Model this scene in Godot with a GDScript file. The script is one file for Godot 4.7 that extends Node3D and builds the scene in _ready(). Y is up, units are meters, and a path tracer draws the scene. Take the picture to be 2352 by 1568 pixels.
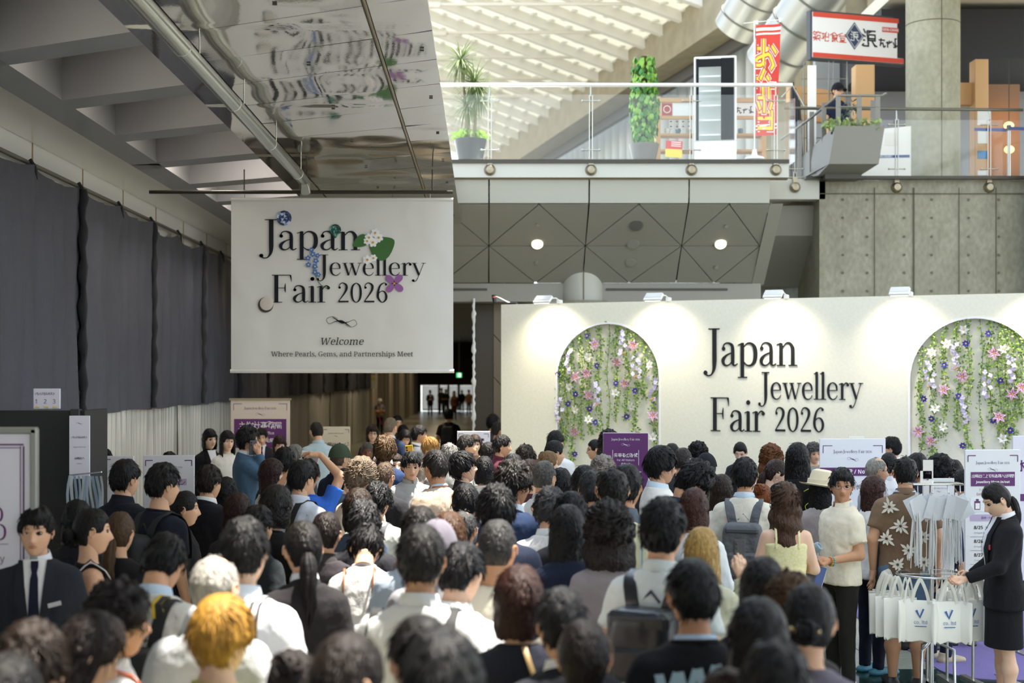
extends Node3D
# A busy exhibition hall entrance: crowd, hanging banner, flower wall, balcony.

var M := {}          # materials by key
var T := {}          # meshes that several things share
var taken := {}      # names in use
var rng := RandomNumberGenerator.new()
var noise := FastNoiseLite.new()

# ------------------------------------------------------------------ mesh building
class MB:
	var v := PackedVector3Array()
	var n := PackedVector3Array()
	var uv := PackedVector2Array()
	var ix := PackedInt32Array()

	func tri(a: int, b: int, c: int) -> void:
		ix.append(a); ix.append(b); ix.append(c)

	# flat quad with its own corners; the side that faces along `out` is the front
	func quad(a: Vector3, b: Vector3, c: Vector3, d: Vector3, out: Vector3) -> void:
		var g := (b - a).cross(c - a)
		if g.length_squared() < 1e-14:
			g = (c - a).cross(d - a)
		g = g.normalized()
		var k := v.size()
		var flip := g.dot(out) < 0.0
		if flip:
			g = -g
		v.append_array([a, b, c, d])
		n.append_array([g, g, g, g])
		uv.append_array([Vector2(0, 0), Vector2(1, 0), Vector2(1, 1), Vector2(0, 1)])
		if flip:
			ix.append_array([k, k + 1, k + 2, k, k + 2, k + 3])
		else:
			ix.append_array([k, k + 2, k + 1, k, k + 3, k + 2])

	# rows of points; wrap joins the ends of each row; smooth normals, turned outward
	func grid(rows: Array, wrap := false, caps := false) -> void:
		var k := v.size()
		var i0 := ix.size()
		var cols: int = rows[0].size()
		for r in rows.size():
			var row: PackedVector3Array = rows[r]
			v.append_array(row)
			for c in cols:
				uv.append(Vector2(float(c) / maxf(1, cols - 1), float(r) / maxf(1, rows.size() - 1)))
		for r in rows.size() - 1:
			for c in (cols if wrap else cols - 1):
				var a := k + r * cols + c
				var b := k + r * cols + (c + 1) % cols
				ix.append_array([a, b, a + cols, b, b + cols, a + cols])
		if caps:
			for e in [0, rows.size() - 1]:
				var m := Vector3.ZERO
				for p in rows[e]:
					m += p
				var k2 := v.size()
				v.append_array(rows[e])
				for c in cols:
					uv.append(Vector2(float(c) / cols, 0.0 if e == 0 else 1.0))
				v.append(m / cols)
				uv.append(Vector2(0.5, 0.0 if e == 0 else 1.0))
				var z := v.size() - 1
				for c in cols:
					var a: int = k2 + c
					var b: int = k2 + (c + 1) % cols
					if e == 0:
						ix.append_array([b, a, z])
					else:
						ix.append_array([a, b, z])
		shade(k, i0, true)

	# smooth normals for what was added since (k, i0)
	func shade(k: int, i0: int, turn := false) -> void:
		n.resize(v.size())
		for q in range(k, v.size()):
			n[q] = Vector3.ZERO
		var mid := Vector3.ZERO
		for q in range(k, v.size()):
			mid += v[q]
		mid /= maxf(1, v.size() - k)
		var vol := 0.0
		for q in range(i0, ix.size(), 3):
			var a := v[ix[q]]
			var g := (v[ix[q + 1]] - a).cross(v[ix[q + 2]] - a)
			vol += g.dot(a - mid)
			n[ix[q]] += g
			n[ix[q + 1]] += g
			n[ix[q + 2]] += g
		var s := 1.0 if vol >= 0.0 or not turn else -1.0
		for q in range(k, v.size()):
			n[q] = (n[q] * s).normalized() if n[q].length_squared() > 1e-20 else Vector3.UP
		if s > 0.0:
			for q in range(i0, ix.size(), 3):
				var t := ix[q + 1]
				ix[q + 1] = ix[q + 2]
				ix[q + 2] = t

	# box with bevelled long edges
	func box(c: Vector3, s: Vector3, b := Basis(), bev := 0.0) -> void:
		var h := s * 0.5
		if bev <= 0.0:
			for ax in 3:
				for sg in [-1.0, 1.0]:
					var o := Vector3.ZERO
					o[ax] = sg
					var p := Vector3.ZERO
					p[(ax + 1) % 3] = 1.0
					var q := Vector3.ZERO
					q[(ax + 2) % 3] = 1.0
					quad(c + b * ((o - p - q) * h), c + b * ((o + p - q) * h), c + b * ((o + p + q) * h), c + b * ((o - p + q) * h), b * o)
			return
		var e := minf(bev, minf(h.x, minf(h.y, h.z)) * 0.9)
		var i := h - Vector3(e, e, e)
		for ax in 3:
			var u := (ax + 1) % 3
			var w := (ax + 2) % 3
			for sg in [-1.0, 1.0]:
				var cs := []
				for st in [[-1, -1], [1, -1], [1, 1], [-1, 1]]:
					var p := Vector3.ZERO
					p[ax] = sg * h[ax]; p[u] = st[0] * i[u]; p[w] = st[1] * i[w]
					cs.append(c + b * p)
				var o := Vector3.ZERO
				o[ax] = sg
				quad(cs[0], cs[1], cs[2], cs[3], b * o)
				for sh in [-1.0, 1.0]:   # edge between ax and u
					var p1 := Vector3.ZERO
					var p2 := Vector3.ZERO
					p1[ax] = sg * h[ax]; p1[u] = sh * i[u]
					p2[ax] = sg * i[ax]; p2[u] = sh * h[u]
					var lo := Vector3.ZERO
					lo[w] = i[w]
					var oo := Vector3.ZERO
					oo[ax] = sg; oo[u] = sh
					quad(c + b * (p1 - lo), c + b * (p1 + lo), c + b * (p2 + lo), c + b * (p2 - lo), b * oo)
		for sx in [-1.0, 1.0]:
			for sy in [-1.0, 1.0]:
				for sz in [-1.0, 1.0]:
					var g := Vector3(sx, sy, sz)
					var A := c + b * (g * Vector3(h.x, i.y, i.z))
					quad(A, c + b * (g * Vector3(i.x, h.y, i.z)), c + b * (g * Vector3(i.x, i.y, h.z)), A, b * g)

	# round bar along points; r may be a number or a list
	func tube(pts: Array, r: Variant, sides := 8, flat := 1.0, caps := true) -> void:
		var rows := []
		var t: Vector3 = (pts[1] - pts[0]).normalized()
		var side := t.cross(Vector3.UP)
		if side.length() < 0.05:
			side = t.cross(Vector3.RIGHT)
		side = side.normalized()
		for q in pts.size():
			var d: Vector3 = pts[mini(q + 1, pts.size() - 1)] - pts[maxi(q - 1, 0)]
			if d.length() > 1e-7:
				t = d.normalized()
			side = (side - t * side.dot(t)).normalized()
			var up := side.cross(t)
			var rad: float = r[q] if r is Array or r is PackedFloat32Array else r
			var row := PackedVector3Array()
			for c in sides:
				var a := TAU * c / sides
				row.append(pts[q] + side * cos(a) * rad + up * sin(a) * rad * flat)
			rows.append(row)
		grid(rows, true, caps)

	# profile of (radius, height) turned about the vertical through c
	func lathe(prof: Array, c := Vector3.ZERO, sides := 24, b := Basis()) -> void:
		var rows := []
		for k in prof.size():
			var p: Vector2 = prof[k]
			var row := PackedVector3Array()
			for q in sides:
				var a := TAU * q / sides
				row.append(c + b * Vector3(cos(a) * p.x, p.y, sin(a) * p.x))
			rows.append(row)
			if k > 0 and k < prof.size() - 1 and absf((p - prof[k - 1]).angle_to(prof[k + 1] - p)) > .7:
				rows.append(row)      # a crisp edge
		grid(rows, true)

	func ball(c: Vector3, r: Vector3, sides := 12, rings := 8, b := Basis()) -> void:
		var rows := []
		for q in rings + 1:
			var e := -PI / 2 + PI * q / rings
			var row := PackedVector3Array()
			for w in sides:
				var a := TAU * w / sides
				row.append(c + b * (Vector3(cos(a) * cos(e), sin(e), sin(a) * cos(e)) * r))
			rows.append(row)
		grid(rows, true)

	# outline (counter-clockwise in x, y) given thickness along z, then placed
	func prism(poly: PackedVector2Array, z0: float, z1: float, t := Transform3D()) -> void:
		var idx := Geometry2D.triangulate_polygon(poly)
		for z in [z0, z1]:
			var out := t.basis * Vector3(0, 0, 1.0 if z == maxf(z0, z1) else -1.0)
			for q in range(0, idx.size(), 3):
				var a := t * Vector3(poly[idx[q]].x, poly[idx[q]].y, z)
				quad(a, t * Vector3(poly[idx[q + 1]].x, poly[idx[q + 1]].y, z), t * Vector3(poly[idx[q + 2]].x, poly[idx[q + 2]].y, z), a, out)
		var mid := Vector2.ZERO
		var area := 0.0
		for q in poly.size():
			area += poly[q].cross(poly[(q + 1) % poly.size()])
		for q in poly.size():
			var a := poly[q]
			var b := poly[(q + 1) % poly.size()]
			var e := b - a
			var o := Vector2(e.y, -e.x) * signf(area)
			quad(t * Vector3(a.x, a.y, z0), t * Vector3(b.x, b.y, z0), t * Vector3(b.x, b.y, z1), t * Vector3(a.x, a.y, z1), t.basis * Vector3(o.x, o.y, 0))

	# a flat slab whose four corners are given, with a thickness away from its front
	func slab(a: Vector3, b: Vector3, c: Vector3, d: Vector3, out: Vector3, th: float) -> void:
		var g := (b - a).cross(d - a).normalized()
		if g.dot(out) < 0.0:
			g = -g
		var s := -g * th
		quad(a, b, c, d, g)
		quad(a + s, b + s, c + s, d + s, -g)
		var m := (a + b + c + d) / 4.0
		for e in [[a, b], [b, c], [c, d], [d, a]]:
			quad(e[0], e[1], e[1] + s, e[0] + s, (e[0] + e[1]) / 2.0 - m)

	# flat band of given width that follows points and lies across `up` directions
	func band(pts: Array, ups: Array, width: float, th: float) -> void:
		var rows := []
		for q in pts.size():
			var t: Vector3 = (pts[mini(q + 1, pts.size() - 1)] - pts[maxi(q - 1, 0)]).normalized()
			var u: Vector3 = ups[q] if ups.size() > q else ups[0]
			u = (u - t * u.dot(t)).normalized()
			var s := t.cross(u)
			var row := PackedVector3Array()
			for c in [[-1, 0.5], [-0.86, 1], [0.86, 1], [1, 0.5], [0.86, 0], [-0.86, 0]]:
				row.append(pts[q] + s * (c[0] * width * 0.5) + u * (c[1] * th))
			rows.append(row)
		grid(rows, true, true)

	# a flat round plate about c
	static func new_disc(c: Vector3, r: float, b: Basis, h: float) -> MB:
		var o := MB.new()
		o.lathe([Vector2(.0, -h * .5), Vector2(r * .94, -h * .5), Vector2(r, -h * .3), Vector2(r, h * .3), Vector2(r * .94, h * .5), Vector2(.0, h * .5)], c, 24, b)
		return o

	func mesh() -> ArrayMesh:
		var a := []
		a.resize(Mesh.ARRAY_MAX)
		a[Mesh.ARRAY_VERTEX] = v
		a[Mesh.ARRAY_NORMAL] = n
		a[Mesh.ARRAY_TEX_UV] = uv
		a[Mesh.ARRAY_INDEX] = ix
		var m := ArrayMesh.new()
		m.add_surface_from_arrays(Mesh.PRIMITIVE_TRIANGLES, a)
		return m

# ------------------------------------------------------------------ nodes
func numbered(called: String) -> String:
	if not taken.has(called):
		taken[called] = 0
		return called
	taken[called] += 1
	return "%s_%03d" % [called, taken[called]]

func thing(called: String, label: String, category: String, at := Vector3.ZERO, turn := 0.0, group := "") -> Node3D:
	var o := Node3D.new()
	o.name = numbered(called)
	add_child(o)
	o.position = at
	o.rotation.y = turn
	return tag(o, label, category, group)

func tag(o: Node3D, label: String, category: String, group := "") -> Node3D:
	o.set_meta("label", label)
	o.set_meta("category", category)
	if group:
		o.set_meta("group", group)
	return o

func put(called: String, m: Variant, mat: Material, parent: Node = self) -> MeshInstance3D:
	var o := MeshInstance3D.new()
	o.name = numbered(called) if parent == self else called
	o.mesh = m.mesh() if m is MB else m
	o.material_override = mat
	parent.add_child(o, true)
	return o

func struct(called: String, m: Variant, mat: Material, parent: Node = self) -> MeshInstance3D:
	var o := put(called, m, mat, parent)
	o.set_meta("kind", "structure")
	return o

func part_box(called: String, c: Vector3, s: Vector3, mat: Material, parent: Node, bev := 0.0) -> MeshInstance3D:
	var m := MB.new()
	m.box(c, s, Basis(), bev)
	return put(called, m, mat, parent)

func part_tube(called: String, pts: Array, r: Variant, mat: Material, parent: Node, sides := 10) -> MeshInstance3D:
	var m := MB.new()
	m.tube(pts, r, sides)
	return put(called, m, mat, parent)

# ------------------------------------------------------------------ materials
func V(x: float, y: float, z: float) -> Vector3:
	return Vector3(x, y, z)

func hexc(h: String) -> Color:
	return Color.html(h)

func mat(key: String, hex: String, rough := 0.7, metal := 0.0, spec := 0.5) -> StandardMaterial3D:
	if M.has(key):
		return M[key]
	var m := StandardMaterial3D.new()
	m.resource_name = key
	m.albedo_color = hexc(hex)
	m.roughness = rough
	m.metallic = metal
	m.metallic_specular = spec
	M[key] = m
	return m

func noise_tex(key: String, freq: float, lo: Color, hi: Color, oct := 4, normal := 0.0, kind := FastNoiseLite.TYPE_SIMPLEX_SMOOTH, size := 256) -> NoiseTexture2D:
	if T.has(key):
		return T[key]
	var f := FastNoiseLite.new()
	f.noise_type = kind
	f.seed = key.hash() % 9999
	f.frequency = freq
	f.fractal_octaves = oct
	var t := NoiseTexture2D.new()
	t.width = size
	t.height = size
	t.seamless = true
	t.noise = f
	if normal > 0.0:
		t.as_normal_map = true
		t.bump_strength = normal
	else:
		var g := Gradient.new()
		g.set_color(0, lo)
		g.set_color(1, hi)
		t.color_ramp = g
	T[key] = t
	return t

func tri_tex(m: StandardMaterial3D, scale: Vector3, world := false) -> StandardMaterial3D:
	m.uv1_triplanar = true
	m.uv1_world_triplanar = world
	m.uv1_scale = scale
	return m

# woven cloth of one colour
func cloth(hex: String, rough := 0.92) -> StandardMaterial3D:
	var key := "cloth " + hex
	if M.has(key):
		return M[key]
	var m := mat(key, hex, rough, 0.0, 0.3)
	m.normal_enabled = true
	m.normal_texture = noise_tex("cloth folds", 0.022, Color.BLACK, Color.WHITE, 4, 14.0)
	m.normal_scale = 0.18
	m.rim_enabled = true
	m.rim = 0.25
	m.rim_tint = 0.6
	return tri_tex(m, Vector3(1.9, 1.1, 1.9))

func hair_mat(hex: String) -> StandardMaterial3D:
	var key := "hair " + hex
	if M.has(key):
		return M[key]
	var m := mat(key, hex, 0.40, 0.0, 0.32)
	# strands differ in tone
	m.albedo_texture = noise_tex("strands", 0.02, Color(.62, .62, .62), Color.WHITE, 4)
	m.normal_enabled = true
	m.normal_texture = noise_tex("strand relief", 0.03, Color.BLACK, Color.WHITE, 3, 10.0, FastNoiseLite.TYPE_SIMPLEX_SMOOTH, 256)
	m.normal_scale = 0.9
	m.uv1_scale = Vector3(9.0, 0.9, 1.0)
	return m

func glass_mat() -> StandardMaterial3D:
	var m := mat("glass", "dcefe6", 0.03)
	m.transparency = BaseMaterial3D.TRANSPARENCY_ALPHA
	m.albedo_color.a = 0.02
	m.metallic_specular = 0.35
	return m

func lamp_mat(key: String, hex: String, energy: float) -> StandardMaterial3D:
	var m := mat(key, hex, 0.5)
	m.emission_enabled = true
	m.emission = hexc(hex)
	m.emission_energy_multiplier = energy
	return m

# ------------------------------------------------------------------ the scene
func _ready() -> void:
	# camera: a person with a raised camera at the back of the crowd
	var cam := Camera3D.new()
	cam.name = "camera"
	cam.projection = Camera3D.PROJECTION_FRUSTUM
	cam.near = 0.05
	cam.far = 400.0
	cam.size = 0.05 * 1568.0 / 3300.0
	cam.frustum_offset = Vector2(64.0, 83.0) / 3300.0 * 0.05
	var att := CameraAttributesPhysical.new()
	att.exposure_aperture = 2.0
	att.frustum_focal_length = 50.0
	att.frustum_focus_distance = 12.5
	cam.attributes = att
	add_child(cam)
	cam.position = Vector3(0, 2.33, 0)
	# hazy summer sky over the glass roof
	var sky := ProceduralSkyMaterial.new()
	sky.sky_top_color = hexc("b9cbe0")
	sky.sky_horizon_color = hexc("eef0ee")
	sky.ground_horizon_color = hexc("d8d8d2")
	sky.ground_bottom_color = hexc("b8b6ae")
	sky.sky_energy_multiplier = 1.0
	sky.ground_energy_multiplier = 1.0
	var env := Environment.new()
	env.background_mode = Environment.BG_SKY
	env.sky = Sky.new()
	env.sky.sky_material = sky
	env.background_energy_multiplier = 3.0
	env.tonemap_mode = Environment.TONE_MAPPER_LINEAR
	env.tonemap_exposure = 1.25
	env.sdfgi_enabled = true
	env.ssao_enabled = true
	env.ssil_enabled = true
	var we := WorldEnvironment.new()
	we.name = "environment"
	we.environment = env
	add_child(we)
	# high noon sun from the right
	var sun := DirectionalLight3D.new()
	sun.name = "sun"
	sun.light_color = hexc("fff7ea")
	sun.light_energy = 4.6
	sun.light_angular_distance = 1.2
	sun.shadow_enabled = true
	sun.sky_mode = DirectionalLight3D.SKY_MODE_LIGHT_ONLY
	add_child(sun)
	sun.look_at_from_position(Vector3(2.4, 10, -0.9), Vector3.ZERO, Vector3.UP)

	rng.seed = 20
	noise.noise_type = FastNoiseLite.TYPE_SIMPLEX_SMOOTH
	noise.seed = 5
	noise.frequency = 0.1
	noise.fractal_octaves = 2
	var lemon := mat("lemon_print", "ffffff", .85)
	lemon.albedo_texture = noise_tex("lemon flowers", .05, hexc("f0ead0"), hexc("dcd17c"), 2, 0.0, FastNoiseLite.TYPE_CELLULAR)
	tri_tex(lemon, Vector3(4, 4, 4))
	floor_and_carpet()
	left_side()
	banner()
	corridor()
	roof()
	balcony()
	upper_shops()
	flower_wall()
	boards()
	rack()
	people()
	carried()

var folk := []

func people() -> void:
	folk.append(person(-3.263, -86.837, 1.550, 175, "light", "neat 1b191b", "suit 1d1d22 d8d8d8", "front", "trousers 1c1c20", "group=people_far_down_the_corridor front tie=6b3a2a", "far man in a dark suit walking towards us before the leftmost glazed door"))
	folk.append(person(-2.256, -84.610, 1.635, 180, "tan", "crew 2a211d", "tee 1d222c", "front", "trousers 3a3732", "group=people_far_down_the_corridor ", "far man in a dark navy T-shirt looking at something in his hands in the corridor"))
	folk.append(person(-2.723, -91.661, 1.645, 190, "light", "neat 1b191b", "tee 26282e", "down", "trousers 26262a", "group=people_far_down_the_corridor ", "far dark-clothed man half hidden behind the man in the navy T-shirt"))
	folk.append(person(-1.641, -78.566, 1.572, 160, "light", "lob 2a211d", "blouse 5b3d26", "down", "wide 4b3524", "group=people_far_down_the_corridor w", "far woman in a rust-brown top and long brown skirt-like trousers in the corridor"))
	folk.append(person(-1.500, -97.054, 1.465, 185, "light", "neat 1b191b", "shirt 1f2c3b", "down", "trousers 20242c", "group=people_far_down_the_corridor ", "far man in a blue-black shirt standing before the glazed doors"))
	folk.append(person(-0.948, -89.184, 1.557, 200, "tan", "neat 1b191b", "tee 6a5237", "down", "jeans 3a414f", "group=people_far_down_the_corridor ", "far man in a tan top walking by the white wrapped post"))
	folk.append(person(-4.277, -58.923, 1.449, 180, "light", "neat 1b191b", "sshirt 5d7290", "cross", "trousers 1b2030", "mask=f0efe9 guard", "security guard in a white helmet, face mask and orange reflective harness by the corridor"))
	folk.append(person(-3.507, -18.329, 1.640, 140, "fair", "bob 1b191b", "suit 1c1b1e 1c1b1e", "down", "trousers 24252b", "w fine", "smiling young woman with a short black bob and black jacket before the glossy wall"))
	folk.append(person(-3.209, -17.930, 1.632, 150, "fair", "lob 1b191b", "blouse d9d6cf", "down", "trousers 24252b", "w fine", "smiling young woman in a white blouse beside the one in a black jacket"))
	folk.append(person(-2.570, -15.568, 1.757, 72, "light", "wavy 2a2a2a", "suit 4a6580 dfe5ea", "phone", "trousers 2a3038", "glasses hands fine", "man in a blue blazer holding a phone to his ear"))
	folk.append(person(-3.144, -20.262, 1.596, 170, "light", "neat 1b191b", "suit 22222a dcdcdc", "down", "trousers 24252b", "tie=4a2228 hp=12 fine front", "man in a dark suit and maroon tie looking down before the purple office sign"))
	folk.append(person(-2.647, -18.543, 1.551, 165, "fair", "bob 3a2420", "blouse 2a2628", "down", "trousers 24252b", "w fine hp=5", "woman with dark reddish hair looking out just below the purple office sign"))
	folk.append(person(-2.171, -18.730, 1.732, -28, "light", "crew 2a2522", "shirt a9bcc6", "down", "trousers 24252b", "hp=14", "tall man with cropped dark hair and a pale grey-blue shirt by the glossy wall"))
	folk.append(person(-1.878, -14.230, 1.633, 10, "light", "neat 8b8984", "shirt 55595c", "down", "trousers 24252b", "", "salt-and-pepper head behind the raised hands"))
	folk.append(person(-1.734, -12.468, 1.686, -10, "light", "short 1b191b", "tee 3a3d42", "down", "trousers 24252b", "", "black-haired man just left of the raised blue-shirted arm"))
	folk.append(person(-1.368, -13.560, 1.667, 38, "light", "crew 6a5a4c", "shirt 20283a", "down", "trousers 24252b", "cap=3e4a3a", "man in a dark olive cap and navy shirt"))
	folk.append(person(-1.399, -11.385, 1.646, 8, "light", "short 1b191b", "tee 3a6fd8", "over", "trousers 24252b", "hands", "man in a bright blue T-shirt with both arms raised to shoot over the crowd"))
	folk.append(person(-1.259, -12.793, 1.494, 62, "light", "tied 1b191b", "jacket 4e6478 4e6478", "down", "trousers 24252b", "w earring", "woman with black tied hair, a pearl earring and a denim jacket"))
	folk.append(person(-1.636, -21.006, 1.610, 172, "fair", "bob 35251f", "blouse 1f1d20", "down", "trousers 24252b", "w glasses fine", "woman in round glasses with a brown bob looking our way by the guard"))
	folk.append(person(-1.441, -17.737, 1.503, 178, "deep", "tied 5a5552", "blouse 1d1c1e", "down", "trousers 24252b", "w fine", "older dark-skinned woman with grey hair pulled back, looking at the camera"))
	folk.append(person(-1.298, -19.885, 1.746, 28, "light", "crew 8a7c68", "suit 26324c e8e8ec", "down", "trousers 24252b", "", "tall man with short greying hair in a navy suit near the corridor mouth"))
	folk.append(person(-1.454, -23.908, 1.674, 150, "light", "tied 1b191b", "blouse 2c2c30", "down", "trousers 24252b", "w fine", "woman whose face peeps out right of the tall grey-haired man in navy"))
	folk.append(person(-1.316, -23.234, 1.534, 165, "light", "lob 1b191b", "blouse 33302f", "down", "trousers 24252b", "w fine", "dark-haired woman in the row behind, mostly hidden, left of the profile man"))
	folk.append(person(-1.161, -20.787, 1.558, 160, "light", "long 231c1c", "blouse 3c3634", "down", "trousers 24252b", "w hp=18 fine", "young woman with long dark hair looking down at her phone at the back"))
	folk.append(person(-0.955, -13.830, 1.725, 6, "light", "wavy 6d5236", "jacket 2a3a5e 2a3a5e", "shot", "trousers 24252b", "hands", "person with sun-streaked brown hair holding up a phone in a yellow case"))
	folk.append(person(-0.889, -19.414, 1.654, 72, "tan", "neat 1b191b", "suit 55585e eeeeee", "down", "trousers 24252b", "fine", "man in profile with glossy black hair and a grey suit, nose to the right"))
	folk.append(person(-0.699, -17.938, 1.554, 112, "fair", "bowl b98a4a", "blouse 8a8078", "down", "trousers 24252b", "w fine hp=8", "woman with short blonde hair glancing down to the right"))
	folk.append(person(-0.723, -29.470, 1.650, 4, "light", "short 1b191b", "tee 1d1d1f", "down", "trousers 24252b", "pack", "man in a black T-shirt and black rucksack walking away into the corridor"))
	folk.append(person(0.143, -23.410, 1.694, 10, "light", "bowl 1b191b", "tee 3a3c40", "down", "trousers 24252b", "", "black mop of hair at the left end of the cream wall"))
	folk.append(person(0.209, -21.713, 1.627, 60, "tan", "neat 2c2a2a", "tee 2a2d33", "down", "trousers 24252b", "glasses", "man with sunglasses cut off by the left edge of the cream wall"))
	folk.append(person(-0.124, -18.745, 1.554, 172, "fair", "long 3b281f", "blouse 8a6f5e", "down", "trousers 24252b", "w fine", "woman with long brown hair and a fringe before the white sign"))
	folk.append(person(-0.210, -16.178, 1.651, 78, "warm", "neat 2c2723", "shirt b9b6b0", "down", "trousers 24252b", "fine beard=6b625a", "bearded man with slicked dark hair in profile, sun on his brow"))
	folk.append(person(0.045, -16.993, 1.530, 50, "light", "lob 231d1b", "blouse 2b2b2e", "down", "trousers 24252b", "w", "woman with shoulder-length dark hair turned right, below the white sign"))
	folk.append(person(0.196, -16.518, 1.638, 84, "warm", "neat 1f1b19", "polo 5a2a38", "down", "trousers 24252b", "fine", "stocky man with short dark hair facing right at the end of the cream wall"))
	folk.append(person(-0.913, -14.860, 1.517, 170, "fair", "tied 3a2a22", "blouse cfc8bd", "down", "trousers 24252b", "w fine", "woman with hair scraped back peering between two heads, face in sun"))
	folk.append(person(-1.011, -14.235, 1.556, 20, "light", "crew 4a3a30", "tee 4b4a4c", "down", "trousers 24252b", "cap=b9a3a0 brim=75", "person in a dusty pink cap with its brim to the right"))
	folk.append(person(-0.915, -10.645, 1.685, 42, "fair", "curly 8d7a66", "sshirt c9b9a4", "down", "trousers 24252b", "glasses=8a8a8c fine", "large man with curly grey-brown hair and wire glasses in full sun"))
	folk.append(person(-0.831, -11.962, 1.596, 22, "warm", "crew 6a5646", "tee 2c2c30", "down", "trousers 24252b", "", "man with buzzed brown hair just right of the curly-haired man"))
	folk.append(person(-0.668, -13.101, 1.623, 164, "light", "short 17161a", "polo a6a8a8", "down", "trousers 24252b", "hp=6 fine hy=6", "young man in a grey polo shirt looking straight back at the camera"))
	folk.append(person(-0.380, -11.384, 1.720, -42, "tan", "neat 2e2a2a", "vest c5b3a0 9db4cc", "down", "trousers 24252b", "glasses fine lanyard", "man in a beige gilet over a blue shirt, greying dark hair, glasses, turned left"))
	folk.append(person(-0.341, -13.671, 1.691, 15, "light", "thin 8f8c88", "sshirt 9a9a98", "down", "trousers 24252b", "hp=12", "wispy grey head behind the man in the beige gilet"))
	folk.append(person(-0.159, -12.137, 1.667, 82, "fair", "bowl 17161a", "sshirt 2b2a30", "down", "trousers 24252b", "hp=-14 fine glasses", "heavy-set young man with a black fringe and glasses, chin raised to the right"))
	folk.append(person(-0.002, -13.369, 1.561, 20, "light", "bob 17161a", "blouse e6e2da", "down", "trousers 24252b", "w", "black bob just right of the young man with his chin raised"))
	folk.append(person(-0.779, -8.877, 1.608, 10, "light", "bob 3a2b22", "blouse 46566a", "down", "trousers 24252b", "w", "dark brown bob below the curly-haired man"))
	folk.append(person(-0.741, -9.857, 1.574, 12, "light", "wavy 26262a", "tee e4e8e0", "down", "trousers 24252b", "hp=16", "grey-flecked wavy head above a white and green T-shirt"))
	folk.append(person(-0.713, -8.330, 1.585, 8, "light", "wavy 3a3a3c", "sshirt 2e2e34", "down", "trousers 24252b", "hp=24", "shaggy grey-black head bowed forward, lit from the right"))
	folk.append(person(-0.643, -7.588, 1.562, 0, "light", "messy 1b191b", "tee eceae8", "down", "trousers 24252b", "hp=34 lean=14 w", "woman in a fringed white top bent forward, brown straps on her back"))
	folk.append(person(-0.122, -9.319, 1.608, 18, "light", "neat 19181b", "sshirt 3a3c44", "down", "trousers 24252b", "", "smooth black head to the right of the beige gilet"))
	folk.append(person(0.064, -7.735, 1.708, 4, "light", "messy 19181b", "suit 242b3d e6ecf4", "down", "trousers 24252b", "", "thick black head in a dark suit, centre of the crowd"))
	folk.append(person(0.179, -8.990, 1.763, 46, "tan", "wavy 2a2422", "suit 2b3a58 dfe9f4", "chin", "trousers 24252b", "fine hands", "man in a navy suit, hand at his chin, curly dark hair"))
	folk.append(person(-0.125, -8.339, 1.536, 14, "warm", "thin 4b4a4a", "polo 8a8f98", "down", "trousers 24252b", "", "short man with a sunlit bald patch in dark grey hair"))
	folk.append(person(-0.183, -7.384, 1.603, 8, "light", "long 5a3c28", "blouse 7a6a5a", "down", "trousers 24252b", "w", "long brown hair half hidden behind the balding head"))
	folk.append(person(-0.315, -7.011, 1.666, -4, "light", "neat 211c1b", "shirt b7c6d6", "down", "trousers 24252b", "", "broad black-brown head over pale blue shoulders"))
	folk.append(person(-0.218, -6.627, 1.636, 10, "light", "crew 4b4850", "sshirt 8a8a90", "down", "trousers 24252b", "cap=6f6b76 brim=10", "grey baseball cap behind the crew-cut man in pale grey"))
	folk.append(person(-0.244, -5.514, 1.727, 10, "tan", "neat 1f1d1d", "polo d4d5d6", "down", "trousers 24252b", "hands", "broad man in a pale grey polo shirt with black shoulder straps, ears in sun"))
	folk.append(person(-0.111, -5.901, 1.619, 30, "fair", "short 1d1d21", "sshirt eceef0", "down", "trousers 24252b", "hp=14", "black-haired man in white looking down, ear lit pink"))
	folk.append(person(0.054, -6.288, 1.679, 22, "tan", "crew 3d3b3b", "vest d9d3c2 cfe0ec", "down", "trousers 24252b", "", "grey crew cut above a shiny beige gilet"))
	folk.append(person(0.127, -5.239, 1.606, 4, "light", "bob 3c211a", "blouse 2a2c38", "down", "trousers 24252b", "w", "glossy red-brown bob over a navy top with a tan strap"))
	folk.append(person(0.269, -4.864, 1.579, -20, "light", "short 222226", "suit 26272d eef1f6", "down", "trousers 24252b", "hp=6", "black-haired man in a dark suit, front row centre"))
	folk.append(person(0.397, -13.913, 1.631, 8, "light", "wavy 3a2f29", "tee 57504c", "down", "trousers 24252b", "", "brown-grey head at the back beside the flower arch"))
	folk.append(person(0.255, -12.601, 1.621, -12, "light", "short 2f2f33", "tee 34363a", "down", "trousers 24252b", "", "dark rough head below the stocky man in profile"))
	folk.append(person(0.365, -11.544, 1.644, 10, "light", "tied 3a2322", "blouse 4a2c34", "down", "trousers 24252b", "w", "low dark red head between taller ones at the back"))
	folk.append(person(0.437, -10.547, 1.691, 30, "light", "crew 5d5c58", "shirt d0d4d8", "down", "trousers 24252b", "", "man with a grey fade and black top, ear to the right"))
	folk.append(person(0.387, -8.608, 1.633, 12, "light", "wavy 4a4a4c", "shirt eceff0", "down", "trousers 24252b", "hp=18", "wavy silver-black head over a white shirt with a dark strap"))
	folk.append(person(0.581, -10.953, 1.602, 6, "light", "lob 17161a", "blouse 1f2024", "down", "trousers 24252b", "w", "dark-haired woman low in front of the flower arch"))
	folk.append(person(0.801, -16.182, 1.699, 24, "light", "neat 1b191b", "shirt e8eaec", "down", "trousers 24252b", "", "tall black-haired man standing in front of the flower arch"))
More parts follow.
